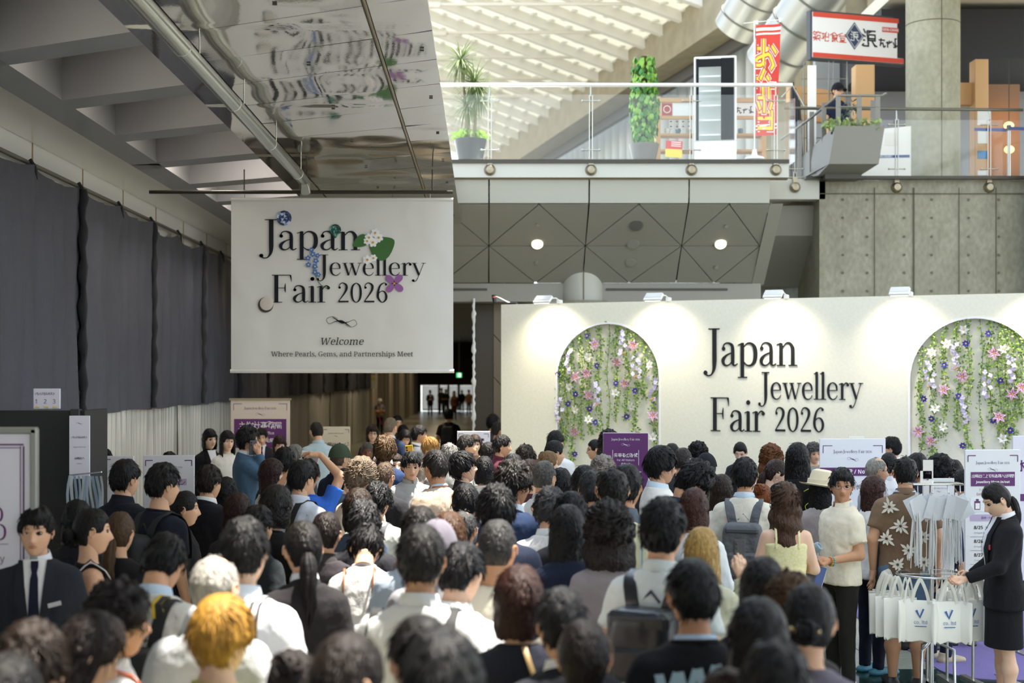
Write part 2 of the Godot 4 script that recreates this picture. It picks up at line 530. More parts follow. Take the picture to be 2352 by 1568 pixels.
	folk.append(person(0.709, -14.604, 1.660, 66, "light", "bun 1a181a", "blouse 3a3434", "down", "trousers 24252b", "w fine", "woman with black hair in a knot, in profile before the flowers"))
	folk.append(person(0.594, -13.486, 1.611, 66, "fair", "highpony 8a6a42", "jacket 6f6862 6f6862", "down", "trousers 24252b", "w mask fine", "woman with a light brown ponytail, hair clip and mask"))
	folk.append(person(0.495, -7.975, 1.670, -8, "light", "neat 17161a", "suit 2a2b30 eeeeee", "down", "trousers 24252b", "hp=20", "smooth black head tilted forward left of the curly-haired woman"))
	folk.append(person(0.711, -10.198, 1.669, 4, "light", "long 151416", "blouse 202024", "down", "trousers 24252b", "w", "long straight black hair seen from behind below the purple sign"))
	folk.append(person(0.991, -11.962, 1.631, -14, "light", "curly a39a90", "sshirt 6d6a66", "down", "trousers 24252b", "", "curly white-grey head below the purple sign"))
	folk.append(person(1.394, -16.025, 1.690, 4, "light", "frizz 2a2422", "blouse 2b292b", "down", "trousers 24252b", "w", "tall woman with long dark curls behind the purple sign"))
	folk.append(person(1.338, -17.188, 1.562, -88, "light", "tied 1c1a1a", "blouse 3c3a3c", "down", "trousers 24252b", "w glasses fine", "woman in glasses facing left beside the purple sign"))
	folk.append(person(0.733, -9.769, 1.659, -8, "light", "short 3c3c3e", "shirt 40444c", "down", "trousers 24252b", "", "iron-grey head half hidden by the balding man in checks"))
	folk.append(person(0.744, -8.325, 1.783, 4, "warm", "thin 262322", "sshirt d5d0b0", "down", "trousers 24252b", "plaid", "tall man with a thinning crown and a pale checked shirt"))
	folk.append(person(0.866, -8.771, 1.763, 26, "tan", "neat 1b191b", "shirt 5b6470", "down", "trousers 24252b", "", "black-haired man directly beyond the man in pale checks"))
	folk.append(person(0.618, -7.085, 1.665, 0, "light", "frizz 2a2220", "blouse 8d868a", "down", "trousers 24252b", "w", "woman with a mass of dark wavy hair and a grey gingham blouse"))
	folk.append(person(0.434, -7.444, 1.633, -10, "light", "long 19181a", "suit 22283a aebfd2", "down", "trousers 24252b", "w", "woman with long straight black hair in a navy jacket, left of the wavy-haired one"))
	folk.append(person(1.320, -10.786, 1.774, 74, "light", "bowl 19181a", "shirt e9e7e2 cfe0ee", "down", "trousers 24252b", "fine glasses", "man with a long black bowl cut in profile, white shirt, black strap"))
	folk.append(person(2.094, -16.025, 1.563, 14, "light", "neat 2a2828", "tee 30343a", "down", "trousers 24252b", "", "dark head close to the cream wall behind the bowl-cut man"))
	folk.append(person(1.868, -13.530, 1.642, 30, "warm", "crew 3a3230", "tee 3a3a3e", "down", "trousers 24252b", "", "man with a faded haircut near the cream wall"))
	folk.append(person(2.212, -14.871, 1.617, 0, "brown", "curly 131214", "tee 2f3336", "down", "trousers 24252b", "", "round black afro against the cream wall"))
	folk.append(person(1.998, -12.896, 1.617, -20, "light", "crew 3a342e", "shirt 57604a", "down", "trousers 24252b", "cap=232428 brim=-20 captext", "man in a black cap with white lettering and an olive shirt"))
	folk.append(person(1.313, -9.421, 1.770, 72, "warm", "wavy 1a1819", "shirt 2c3448 2c3448", "down", "trousers 24252b", "hp=32 fine", "man with wavy black hair and a navy collar looking down to the right"))
	folk.append(person(3.079, -17.219, 1.548, -160, "fair", "tied 19181a", "blouse 2a2a2e", "down", "trousers 24252b", "w glasses=a0a0a4 hp=22 fine", "young woman in thin glasses behind the desk, eyes lowered"))
	folk.append(person(1.310, -8.968, 1.601, 10, "light", "bob 4a2a20", "blouse d5d9dc bcd0e4", "front", "trousers 24252b", "w", "red-brown bob over a pale collar, phone in hand"))
	folk.append(person(1.850, -11.182, 1.542, 4, "light", "long 35241e", "blouse cfcac4", "down", "trousers 24252b", "w", "long straight brown hair left of the grey rucksack"))
	folk.append(person(1.918, -10.583, 1.702, 14, "tan", "short 171618", "shirt d9d4c6 c4d2e0", "down", "trousers 6a6a6c", "beard=171618 lanyard", "tall man in a cream shirt wearing a grey rucksack"))
	folk.append(person(2.845, -14.230, 1.615, 0, "fair", "frizz 7a4a28", "blouse e8e4e2", "down", "trousers 24252b", "w", "person with a frizzy ginger mane against the cream wall"))
	folk.append(person(2.486, -12.478, 1.603, 76, "fair", "pony 3a2620", "blouse e9e6e6", "down", "trousers 24252b", "w hp=20 earring fine", "woman with a brown low ponytail looking down, white top"))
	folk.append(person(2.217, -11.463, 1.452, 20, "light", "topbun 8a4a22", "blouse b0a090", "down", "trousers 24252b", "w", "coppery piled-up hair beside the cream-shirted man"))
	folk.append(person(2.636, -12.072, 1.744, 2, "light", "long 121114", "tee 19191b", "down", "trousers 1d1d20", "neonprint", "tall person with long jet-black hair and a black T-shirt with a neon line print"))
	folk.append(person(3.898, -17.005, 1.517, 170, "light", "curly 6d6b68", "tee 8a8a86", "down", "trousers 24252b", "fine", "grey-haired person almost hidden behind the notice board"))
	folk.append(person(2.729, -11.665, 1.509, 16, "light", "lob 19181a", "blouse a39b9a", "down", "wide a79f9f", "w hat", "woman in a cream bowler hat with a mauve-grey blouse and trousers"))
	folk.append(person(2.063, -9.827, 1.575, 4, "fair", "longwavy 5a4030", "dress lemon_print", "front", "none", "w hands shoe=flat/cdbb9a legs dresscloth", "woman with wavy brown hair in a strappy pale yellow dress"))
	folk.append(person(2.657, -10.712, 1.622, -112, "tan", "short 1d1b1b", "sshirt e6dcc6", "fore", "trousers 26241f", "hy=-58 glasses=555a66 fine hands earbud=1 lanyard shoe=sport/efece4", "man in a cream short-sleeved shirt, glasses and black trousers looking back at the camera"))
	folk.append(person(3.068, -11.348, 1.521, 66, "light", "lob 4a3029", "blouse e8e6e2", "down", "trousers 1f2230", "w glasses=b08a5a fine shoe=flat/3a7f94", "woman with a brown bob and glasses carrying a black tote"))
	folk.append(person(3.457, -12.673, 1.604, 78, "warm", "bald a8a39a", "shirt 9aa0a4", "down", "trousers 24252b", "glasses fine", "bald man with grey sides and glasses before the notice board"))
	folk.append(person(3.191, -10.890, 1.710, 14, "warm", "thin 211f1f", "sshirt 7a6450", "down", "shorts 5d7590", "hawaii legs shoe=flat/1e1e20 lanyard", "balding man in a brown shirt with white flowers and denim shorts"))
	folk.append(person(3.699, -12.283, 1.651, 50, "brown", "neat 19181a", "shirt 2a2e3a", "down", "trousers 232a40", "glasses beard=19181a", "brown-skinned man in glasses beyond the flowered shirt"))
	folk.append(person(3.748, -11.832, 1.644, 66, "warm", "curly 19181a", "shirt 2a3550", "down", "trousers 1e2438", "fine shoe=sport/b9a98f", "man with curly black hair and stubble in navy behind the lanyard rack"))
	folk.append(person(4.737, -16.669, 1.604, -62, "light", "spiky 1b191b", "shirt e6e8ea", "down", "trousers 24252b", "earbud=1 fine", "tall man with spiky hair and a black earpiece facing left at the cream wall"))
	folk.append(person(3.909, -13.871, 1.576, 10, "light", "bun 1b191b", "shirt e8e8ea", "down", "trousers 24252b", "w", "black hair in a knot just left of the tall man with the earpiece"))
	folk.append(person(4.284, -13.100, 1.552, 30, "light", "tied 1b191b", "blouse 3a3a3e", "down", "trousers 23262e", "w shoe=flat/d5c2a2", "dark tied-back hair seen past the lanyard rack"))
	folk.append(person(4.160, -12.505, 1.504, 10, "light", "bun 19181a", "tee e9e7e4", "down", "trousers 24252b", "w glasses=c9a24e", "woman with a black knot of hair and gold-rimmed glasses in a white top"))
	folk.append(person(5.397, -15.807, 1.503, 5, "light", "tied 5a463a", "blouse 4a4440", "down", "trousers 24252b", "w", "brown crown showing over the top of the timetable board"))
	folk.append(person(5.402, -15.426, 1.516, 0, "light", "tied 2f2622", "blouse 46403e", "down", "trousers 24252b", "w", "dark crown showing over the top of the timetable board, second from its left corner"))
	folk.append(person(5.546, -15.056, 1.512, 0, "light", "tied 1f1c1c", "blouse 3a3838", "down", "trousers 24252b", "w", "black crown between the two boards at the far right"))
	folk.append(person(3.683, -10.183, 1.574, -86, "fair", "pony 221c1c", "suit 1f1f22 e9e9ec", "reach", "skirt 1d1d20", "w hp=24 hy=-6 fine hands legs shoe=flat/1d1d20 ribbon", "young woman in a black skirt suit with a ponytail reaching to the rack of bags"))
	folk.append(person(-3.745, -13.996, 1.613, 128, "light", "spiky 19181a", "tee 232428", "front", "trousers 24252b", "hp=14 fine", "man with spiky black hair leaning in behind the hanging lanyards"))
	folk.append(person(-4.068, -14.862, 1.482, 120, "light", "short 1d1b1b", "tee 26262a", "down", "trousers 24252b", "fine", "face squeezed between the black panel and the spiky-haired man"))
	folk.append(person(-2.498, -9.975, 1.726, 30, "light", "neat 1b191b", "suit 1d2029 1d2029", "down", "trousers 24252b", "", "broad man in a dark navy jacket near the hanging lanyards"))
	folk.append(person(-2.069, -9.226, 1.742, 44, "light", "short 1b191b", "tee 1f2430 c5d0dc", "down", "trousers 24252b", "", "tall man in a navy T-shirt with a dark rucksack"))
	folk.append(person(-3.231, -14.737, 1.533, 10, "light", "short 1b191b", "tee 33353a", "down", "trousers 24252b", "", "top of a black head just above the white entrance board"))
	folk.append(person(-2.072, -10.789, 1.637, 36, "light", "short 2a211d", "suit 1f2026 e6e8ec", "down", "trousers 24252b", "", "man with brown-black hair in a black suit and white collar"))
	folk.append(person(-2.048, -9.793, 1.528, 78, "light", "tied 1a181a", "blouse 232226", "down", "trousers 24252b", "w fine", "woman with black hair in profile between two dark suits"))
	folk.append(person(-2.033, -11.306, 1.510, 15, "light", "lob 19181a", "blouse 26262a", "down", "trousers 24252b", "w", "dark hair beside the man with the white collar"))
	folk.append(person(-1.782, -11.991, 1.616, 58, "fair", "lob 3a2422", "blouse c9c8c6", "down", "trousers 24252b", "w", "woman with swept dark reddish hair in a pale top, ear showing"))
	folk.append(person(-1.324, -10.386, 1.697, 32, "light", "neat 1a191c", "shirt c9d2e4", "down", "trousers 24252b", "", "man with combed black hair in a pale blue shirt, black bag strap across his back"))
	folk.append(person(-1.292, -8.796, 1.638, 24, "fair", "bob 211c1b", "tee 1e1e20", "down", "trousers 24252b", "w hp=10", "woman with a short black bob and black T-shirt, pale neck in sun"))
	folk.append(person(-1.572, -9.158, 1.560, 6, "light", "long 38201c", "blouse 2c2a2e", "down", "trousers 24252b", "w", "long dark-red hair seen from behind"))
	folk.append(person(-1.329, -8.397, 1.547, 40, "light", "short 1d1b1b", "tee 2a3034", "down", "trousers 24252b", "", "small dark head with one ear, right of the dark-red hair"))
	folk.append(person(-2.129, -7.785, 1.590, 66, "light", "bun 1a181a", "bare 1c1b1d", "down", "trousers 24252b", "w fine hr=6", "woman with black hair knotted back in a sleeveless black top, white bag strap"))
	folk.append(person(-2.086, -8.214, 1.533, 14, "light", "pony 5a4430", "blouse 1f1e21", "down", "trousers 24252b", "w", "woman with a long light-brown ponytail over a black top"))
	folk.append(person(-2.491, -8.782, 1.545, 8, "light", "lob 19181a", "blouse 242428", "down", "trousers 24252b", "w", "dark head in shadow behind the woman in the sleeveless top"))
	folk.append(person(-2.304, -7.393, 1.636, 168, "light", "short 1c191a", "suit 282b33 dfdfe6", "down", "trousers 24252b", "tie=1e2233 fine front badge earbud=-1 hy=6", "young man in a charcoal suit, tie and name badge, facing us beside the white board"))
	folk.append(person(-1.412, -6.061, 1.656, 10, "warm", "short 19191b", "shirt d8d5ce bcd0e4", "down", "trousers 24252b", "hp=26 lean=8", "man in a cream shirt bowed forward with a yellow-edged camera strap"))
	folk.append(person(-1.006, -5.291, 1.655, 8, "fair", "bald c9c4bc", "sshirt b9bcc0", "down", "trousers 24252b", "hp=14", "bald old man with a fringe of white hair"))
	folk.append(person(-0.956, -5.703, 1.734, 16, "fair", "short 19181a", "sshirt e9edf2 dbe6f2", "down", "trousers 24252b", "", "tall black-haired man in a white shirt with two thin black straps"))
	folk.append(person(-0.816, -6.509, 1.650, -18, "light", "pony 201b1b", "suit 2b292b dfe4ec", "down", "trousers 24252b", "w hp=10", "woman with a long dark ponytail in a black jacket catching the sun"))
	folk.append(person(-0.875, -7.944, 1.558, 6, "light", "tied 2a201d", "jacket 3c383c 3c383c", "down", "trousers 24252b", "w", "brown-black head just right of the ponytailed woman in the jacket"))
	folk.append(person(-1.257, -4.901, 1.592, 64, "warm", "wavy 2a2224", "shirt e9e6e6", "down", "trousers 24252b", "w glasses fine", "woman with short wavy hair and glasses in profile, orange strap on white"))
	folk.append(person(-1.275, -4.414, 1.595, 70, "light", "long 2a2120", "blouse 2a2a2e", "down", "trousers 24252b", "w hp=26 fine", "woman with long dark hair looking down, face in half light"))
	folk.append(person(-1.261, -3.985, 1.606, 30, "light", "messy 2c2019", "tee 232327", "down", "trousers 24252b", "", "brown-topped dark head at the bottom left corner"))
	folk.append(person(-1.197, -3.585, 1.599, 10, "light", "lob 1b1a1c", "blouse 232327", "down", "trousers 24252b", "w", "dark head cut off by the bottom left corner"))
	folk.append(person(-0.845, -4.599, 1.593, 30, "fair", "bowl c9963f", "tee c9d36a c9d8e8", "down", "trousers 24252b", "", "person with bright blonde hair and a lime-green top"))
	folk.append(person(-0.373, -3.642, 1.655, 46, "light", "tied 261e1b", "tee 6a6a70", "down", "trousers 24252b", "w hp=10", "woman with dark brown hair tied back, ear showing, bottom of the picture"))
	folk.append(person(-0.569, -4.257, 1.493, 15, "light", "topbun 2c2422", "tee 50565c", "down", "trousers 24252b", "w", "small dark knot of hair with a scrunchie at the bottom edge"))
	folk.append(person(-0.172, -4.011, 1.628, -22, "light", "neat 1f1d1d", "sshirt 2c2e33", "down", "trousers 24252b", "", "black head left of and behind the largest one at the bottom centre"))
	folk.append(person(-0.097, -3.294, 1.711, 8, "light", "short 1e1e20", "suit 24242a", "down", "trousers 24252b", "", "largest black head of all, nearest the camera at the bottom centre"))
	folk.append(person(0.310, -4.474, 1.545, 10, "tan", "tied 221a18", "blouse 26262a", "down", "trousers 24252b", "w", "woman with dark hair and a brown hairband, one ear showing, bottom centre"))
	folk.append(person(0.736, -5.055, 1.656, -4, "tan", "neat 1b1b1d", "tee 1b1c1f c3d2e6", "down", "trousers 24252b", "bigprint lanyard", "man in a black T-shirt with a large pale blue print, front row right"))
	folk.append(person(0.776, -6.255, 1.763, 28, "warm", "spiky 19191b", "sshirt c9cfcd", "down", "trousers 24252b", "", "tall man with spiky black hair and a pale grey shirt carrying a black leather rucksack"))
	folk.append(person(1.102, -7.286, 1.535, 14, "fair", "long c9a25e", "blouse b9b7a0", "shot", "trousers 24252b", "w hands", "woman with long straight blonde hair holding up a phone"))
	folk.append(person(1.108, -5.705, 1.581, 4, "light", "long 19181a", "blouse 2a2a2d", "down", "trousers 24252b", "w", "smooth black hair falling straight, right of the blonde woman"))
	folk.append(person(1.131, -5.318, 1.563, 10, "light", "wavy 5a4028", "blouse 3c3a3a", "down", "trousers 24252b", "w", "wavy light-brown hair behind the woman with a barrette"))
	folk.append(person(0.840, -4.399, 1.615, 8, "light", "bob 201d1d", "blouse 2a2a2d", "down", "trousers 24252b", "w", "grey-black bob low in front at the right"))
	folk.append(person(1.075, -4.764, 1.614, 22, "light", "bun 1a191b", "blouse 6f6a78", "down", "trousers 24252b", "w barrette hp=6", "woman with pinned-up black hair and a glittering barrette"))
	folk.append(person(0.742, -3.650, 1.622, 10, "light", "short 201e1e", "tee 2a2a2e", "down", "trousers 24252b", "", "black head at the bottom edge, right"))
	folk.append(person(0.680, -4.031, 1.484, 10, "light", "topbun 3a2820", "tee 2c2c30", "down", "trousers 24252b", "w", "brown knot of hair at the bottom edge beside the printed T-shirt"))
	folk.append(person(6.194, -25.185, 1.787, 150, "light", "crew 1b191b", "tee 20283c", "down", "trousers 23252b", "y=5.670 cap=1c1c20 brim=0 glasses=9a9a9a fine group=none", "man in a black cap and glasses standing on the upper level"))


# ------------------------------------------------------------------ lettering
# Roman display letters as pen strokes: points "x,y,width"; a stroke of one point is a round dot.
var pen := {
	"J": [3.3, "0.2,8.1,.24 3.1,8.1,.24|1.75,8.1,1.1 1.75,4,1.1 1.75,1,1.08 1.6,-.7,.75 1,-1.8,.36 .2,-2.1,.3 -.6,-1.8,.3|-.62,-1.45,1.0"],
	"a": [4.5, ".85,3.75,.9|.7,4,.3 1.1,4.75,.3 2,5,.34 3,4.5,.7 3.25,3.4,.86 3.25,1,.86 3.45,.25,.5 3.9,.12,.3 4.5,.5,.22|3.2,2.95,.2 1.7,2.35,.42 .75,1.35,.86 .95,.4,.6 1.7,.1,.34 2.5,.4,.26 3.2,1.25,.2"],
	"p": [5.4, "1.25,4.9,.3 1.25,4.3,.9 1.25,-2.4,.9|.1,4.5,.2 1.2,4.85,.3|.1,-2.45,.22 2.5,-2.45,.22|1.5,3.9,.2 2.4,4.8,.3 3.5,4.85,.5 4.4,4,.9 4.65,2.5,1.02 4.4,1,.9 3.5,.15,.5 2.4,.2,.3 1.5,1,.2"],
	"n": [5.5, "1.25,4.9,.3 1.25,4.3,.9 1.25,0,.9|.1,4.5,.2 1.2,4.85,.3|.2,.1,.22 2.35,.1,.22|1.5,3.7,.2 2.5,4.8,.32 3.5,4.75,.6 4.1,3.9,.9 4.2,3,.9 4.2,0,.9|3.15,.1,.22 5.35,.1,.22"],
	"e": [4.6, ".7,2.75,.2 3.9,2.75,.2|3.95,2.7,.5 3.7,4.1,.62 2.9,4.9,.32 2.1,4.95,.3 1.1,4.2,.68 .75,2.6,.95 1.1,.95,.72 2,.15,.4 2.9,.1,.3 3.6,.5,.24 4.1,1.3,.16"],
	"w": [7.1, "1,4.8,.8 2.4,.1,.75|2.4,.1,.22 3.75,4.4,.22|3.5,4.8,.8 4.95,.1,.75|4.95,.1,.22 6.4,4.8,.22|.1,4.85,.2 2,4.85,.2|2.7,4.85,.2 4.4,4.85,.2|5.6,4.85,.2 7.1,4.85,.2"],
	"l": [2.3, "1.15,8,.3 1.15,7.5,.9 1.15,0,.9|.1,7.6,.2 1.1,7.95,.3|.1,.1,.22 2.25,.1,.22"],
	"r": [3.7, "1.25,4.9,.3 1.25,4.3,.9 1.25,0,.9|.1,4.5,.2 1.2,4.85,.3|.2,.1,.22 2.4,.1,.22|1.5,3.5,.2 2,4.5,.3 2.7,4.95,.36 3.3,4.7,.36|3.25,4.35,.95"],
	"y": [5.0, ".9,4.8,.85 2.65,.2,.8|4.3,4.8,.22 2.6,.1,.22 2,-1.4,.24 1.4,-2.2,.26 .7,-2.35,.26|.6,-1.95,.95|0,4.85,.2 1.95,4.85,.2|3.5,4.85,.2 5.1,4.85,.2"],
	"F": [5.6, "1.35,8.1,1.1 1.35,0,1.1|.1,8.1,.24 5.3,8.1,.24|5.2,8.1,.5 5.35,7.4,.4 5.5,6.1,.08|1.4,4.3,.2 3.8,4.3,.2|3.85,5.7,.08 3.75,4.9,.36 3.75,3.7,.36 3.85,2.9,.08|.1,.1,.22 3,.1,.22"],
	"i": [2.3, "1.15,4.9,.3 1.15,4.3,.9 1.15,0,.9|.1,4.5,.2 1.1,4.85,.3|.1,.1,.22 2.25,.1,.22|1.15,7,1.15"],
	"2": [4.2, ".85,4.55,.75|.6,4.8,.28 1.1,5.7,.28 2,5.95,.34 3,5.3,.72 3.1,4.2,.8 2.4,2.8,.55 .5,.35,.22|.4,.28,.5 3.8,.28,.5"],
	"0": [4.3, "2.1,5.95,.24 3.2,5.1,.6 3.6,3,.78 3.2,.9,.6 2.1,.05,.24 1,.9,.6 .6,3,.78 1,5.1,.6 2.1,5.95,.24"],
	"6": [4.3, "3.4,5.5,.7|3.4,5.75,.26 2.6,5.95,.28 1.4,5,.55 .75,2.8,.82 .9,1.2,.72 2.1,.05,.26 3.2,.7,.6 3.5,1.9,.76 3.1,3,.56 2.2,3.5,.24 1.2,3,.24 .8,2.3,.2"],
	" ": [1.9, ""],
}

func curve(p: Array, sub: int) -> Array:
	var out := []
	for k in p.size() - 1:
		var a: Vector3 = p[maxi(k - 1, 0)]
		var b: Vector3 = p[k]
		var c: Vector3 = p[k + 1]
		var d: Vector3 = p[mini(k + 2, p.size() - 1)]
		for q in sub:
			var t := float(q) / sub
			out.append(0.5 * (2.0 * b + (c - a) * t + (2.0 * a - 5.0 * b + 4.0 * c - d) * t * t + (3.0 * b - a - 3.0 * c + d) * t * t * t))
	out.append(p[-1])
	return out

# one pen stroke (x, y, width) as a raised flat ribbon
func stroke(m: MB, pts: Array, depth: float, t: Transform3D) -> void:
	if pts.size() == 1:
		var poly := PackedVector2Array()
		for q in 14:
			poly.append(Vector2(pts[0].x, pts[0].y) + Vector2.from_angle(TAU * q / 14) * pts[0].z * 0.5)
		m.prism(poly, 0.0, depth, t)
		return
	var l := []
	var r := []
	for q in pts.size():
		var d: Vector3 = pts[mini(q + 1, pts.size() - 1)] - pts[maxi(q - 1, 0)]
		var nn: Vector2 = Vector2(-d.y, d.x).normalized() * pts[q].z * 0.5
		l.append(Vector2(pts[q].x, pts[q].y) + nn)
		r.append(Vector2(pts[q].x, pts[q].y) - nn)
	var front := t.basis.z
	for q in pts.size() - 1:
		var a := t * Vector3(l[q].x, l[q].y, depth)
		var b := t * Vector3(l[q + 1].x, l[q + 1].y, depth)
		var c := t * Vector3(r[q + 1].x, r[q + 1].y, depth)
		var d := t * Vector3(r[q].x, r[q].y, depth)
		m.quad(a, b, c, d, front)
		if depth > 0.004:
			var s := t.basis * Vector3(0, 0, -depth)
			m.quad(a, b, b + s, a + s, a - d)
			m.quad(d, c, c + s, d + s, d - a)
	if depth > 0.004:
		for q in [0, pts.size() - 1]:
			var a := t * Vector3(l[q].x, l[q].y, depth)
			var d := t * Vector3(r[q].x, r[q].y, depth)
			var s := t.basis * Vector3(0, 0, -depth)
			var o: Vector3 = t.basis * (pts[q] - pts[1 if q == 0 else q - 1]) * Vector3(1, 1, 0)
			m.quad(a, d, d + s, a + s, o)

func pen_glyph(m: MB, ch: String, t: Transform3D, depth: float, sub := 4) -> float:
	var g: Array = pen[ch]
	for s in String(g[1]).split("|", false):
		var pts := []
		for w in s.split(" ", false):
			var f := w.split(",")
			pts.append(Vector3(float(f[0]), float(f[1]), float(f[2])))
		stroke(m, curve(pts, sub) if pts.size() > 2 else pts, depth, t)
	return g[0]

func pen_text(m: MB, text: String, t: Transform3D, unit: float, depth := 0.0, wide := 1.0) -> float:
	var x := 0.0
	for ch in text:
		var b := Transform3D(Basis(Vector3(unit * wide, 0, 0), Vector3(0, unit, 0), Vector3(0, 0, 1)), Vector3(x, 0, 0))
		x += pen_glyph(m, ch, t * b, depth) * unit * wide
	return x

# the fair's three-line title; each letter a part
func fair_title(parent: Node, t: Transform3D, unit: float, depth: float, m: Material, lines: Array) -> void:
	for l in lines:
		var x: float = l[1]
		for ch in String(l[0]):
			if ch != " ":
				var g := MB.new()
				var u: float = unit * l[3]
				pen_glyph(g, ch, t * Transform3D(Basis(Vector3(u * l[4], 0, 0), Vector3(0, u, 0), Vector3(0, 0, 1)), Vector3(x, l[2], 0)), depth, 5)
				put("letter", g, m, parent)
			x += pen[ch][0] * unit * l[3] * l[4]

# flat type set in a system face
func type_text(text: String, size: float, serif := true, bold := false, slant := 0.0) -> ArrayMesh:
	var tm := TextMesh.new()
	var f := SystemFont.new()
	f.font_names = PackedStringArray(["Droid Serif" if serif else "Droid Sans"])
	f.font_weight = 700 if bold else 400
	tm.font = f
	tm.font_size = 48
	tm.pixel_size = size / 48.0
	tm.depth = 0.0
	tm.curve_step = 1.5
	tm.text = text
	var st := SurfaceTool.new()
	st.append_from(tm, 0, Transform3D(Basis(Vector3(1, 0, 0), Vector3(slant, 1, 0), Vector3(0, 0, 1)), Vector3.ZERO))
	return st.commit()

func type_on(parent: Node, text: String, size: float, at: Vector3, m: Material, serif := true, bold := false, slant := 0.0) -> MeshInstance3D:
	var o := put("lettering", type_text(text, size, serif, bold, slant), m, parent)
	o.position = at
	return o

# the same, set to a given width
func type_fit(parent: Node, text: String, width: float, at: Vector3, m: Material, serif := true, bold := false, slant := 0.0) -> MeshInstance3D:
	var w := type_text(text, 1.0, serif, bold, slant).get_aabb().size.x
	return type_on(parent, text, width / w, at, m, serif, bold, slant)

# Brush characters: each stroke is a run of digit pairs (column, row) on a ten by ten field.
var kana := {
	"築": "2002 1141 3142 6042 5191 7182 0343 2336 0646 5484 5446 8487 6455 0787 4749 4719 5789",
	"地": "0242 2127 0736 4585 5149 6027 8181? 8186 4989 8988",
	"食": "5003 5093 4232 2353 3339 3383 8386 3454 3585 3686 2949 4669 8648 6699",
	"堂": "5002 2122 8172 1324 1393 9384 2535 3555 3575 7577 3777 3537 5759 2878 1999",
	"源": "1022 0324 0918 2616 3181 3149 4919 6142 4383 4346 8386 4686 4585 6689 6969 4749 7899",
	"ち": "~1282 ~4038 ~3646657989 ~8998",
	"ゃ": "~14456483 ~3339 ~5254",
	"ん": "~50304914 ~1948577899",
	"お": "~0353 ~3038372808 ~0706456588 ~8879 ~7294",
	"弁": "4023 0363 5263 0595 3539 3919 6569",
	"当": "4044 1123 8173 1484 8489 1989 1686",
	"主": "4052 1383 2676 0999 5359",
	"催": "2015 1419 5053 3133 9193 3393 4339 5535 3585 3787 3989 6569",
	"社": "2031 0343 4308 2549 2429 7079 4494 3999",
	"事": "0191 2272 2274 7274 2474 1585 0696 8587 1787 4049 4939",
	"務": "0040 4013 1343 2328 0428 6042 5191 9159 6289 5585 6548 8589",
	"局": "1181 1109 1383 8183 1585 8589 3666 6668 3868 3638",
	"来": "1282 3123 7153 0595 5059 5519 5589",
	"場": "0242 2127 0736 4181 4145 8185 4383 4585 3696 5637 4748 6659 8679 8687",
	"者": "1272 4046 0595 8127 3777 3779 7779 3979 3878",
	"の": "~51486919 ~1906336292 ~9296796989",
	"皆": "1044 1242 5054 6252 5494 2545 2575 2529 7579 2979 2777",
	"様": "1222 2029 2305 2345 6051 8061 4191 5282 4393 6139 6339 6369 4555 6645 6699",
	"出": "5059 1125 1515 8185 1585 0609 0999 9699",
	"展": "1181 1109 1383 8183 1585 3456 6456 0696 4649 4969 6699",
	"に": "~1119 ~4282 ~5989",
	"よ": "~5057 ~5393 ~5719 ~1989",
	"る": "~1181 ~8125 ~2585 ~8589 ~8949 ~4945",
	"製": "1121 0242 2025 0445 5145 7174 8075 0696 5659 2949 6699",
	"品": "2161 6164 2164 2464 0545 4549 0549 0949 5595 9599 5559 5999",
	"搬": "1019 0232 0636 4048 4161 6168 4464 7191 7174 9194 6595 7599 9569",
	"入": "4152 5209 5299",
	"時": "0141 0107 4147 0747 0444 5191 7075 4494 5696 8589 8979 5868",
	"間": "0109 0141 4144 0343 0444 5191 9199 5154 5494 5393 2666 2669 6669 2969 2868",
	"で": "~1191 ~6136 ~3669 ~6989 ~7374 ~8384",
	"す": "~0292 ~5056 ~5646 ~4635 ~5639",
	"必": "~3142 ~8119 ~2448 ~4888 ~0406 ~8396",
	"火": "1335 8364 5055 5509 5599",
	"水": "5059 5939 0343 4309 8253 5399",
	"館": "2004 2043 1424 2444 1414 1419 4448 1646 6061 5192 5155 9155 5355 5559 5595 9599 5999 5797",
	"口": "1181 1109 8189 0989",
	"バ": "3109 6199 7072 8092",
	"ッ": "1324 4354 8339",
	"ジ": "1122 0334 0919 1995 7072 8092",
	"セ": "0494 9475 3038 3899",
	"ン": "1132 0949 4994",
	"タ": "4007 3292 9249 3567",
	"ー": "0595",
	"ト": "4049 4375",
	"ラ": "2171 0393 9339",
	"プ": "0292 9239 8090",
	"ス": "1181 8109 5599",
	"リ": "2126 7075 7539",
	"キ": "1272 0585 4059",
	"ュ": "1454 5458 0898",
	"ホ": "0292 5059 1507 7589",
	"ル": "2026 2609 6069 6996",
	"注": "1123 0325 0917 6051 3292 3595 2999 6269",
	"意": "5051 1181 3122 7162 0393 2474 2447 7477 2777 2565 1809 3849 4979 8899",
	"受": "8010 2132 5142 8172 0305 0393 9395 2474 7409 2499",
	"付": "3006 2429 3393 7079 7969 4556",
	"会": "5003 5093 3363 1585 4517 1787 6689",
	"日": "2171 2129 7179 2979 2575",
	"要": "0191 2292 2225 9295 2595 4044 6064 0696 4619 7639 3799",
}

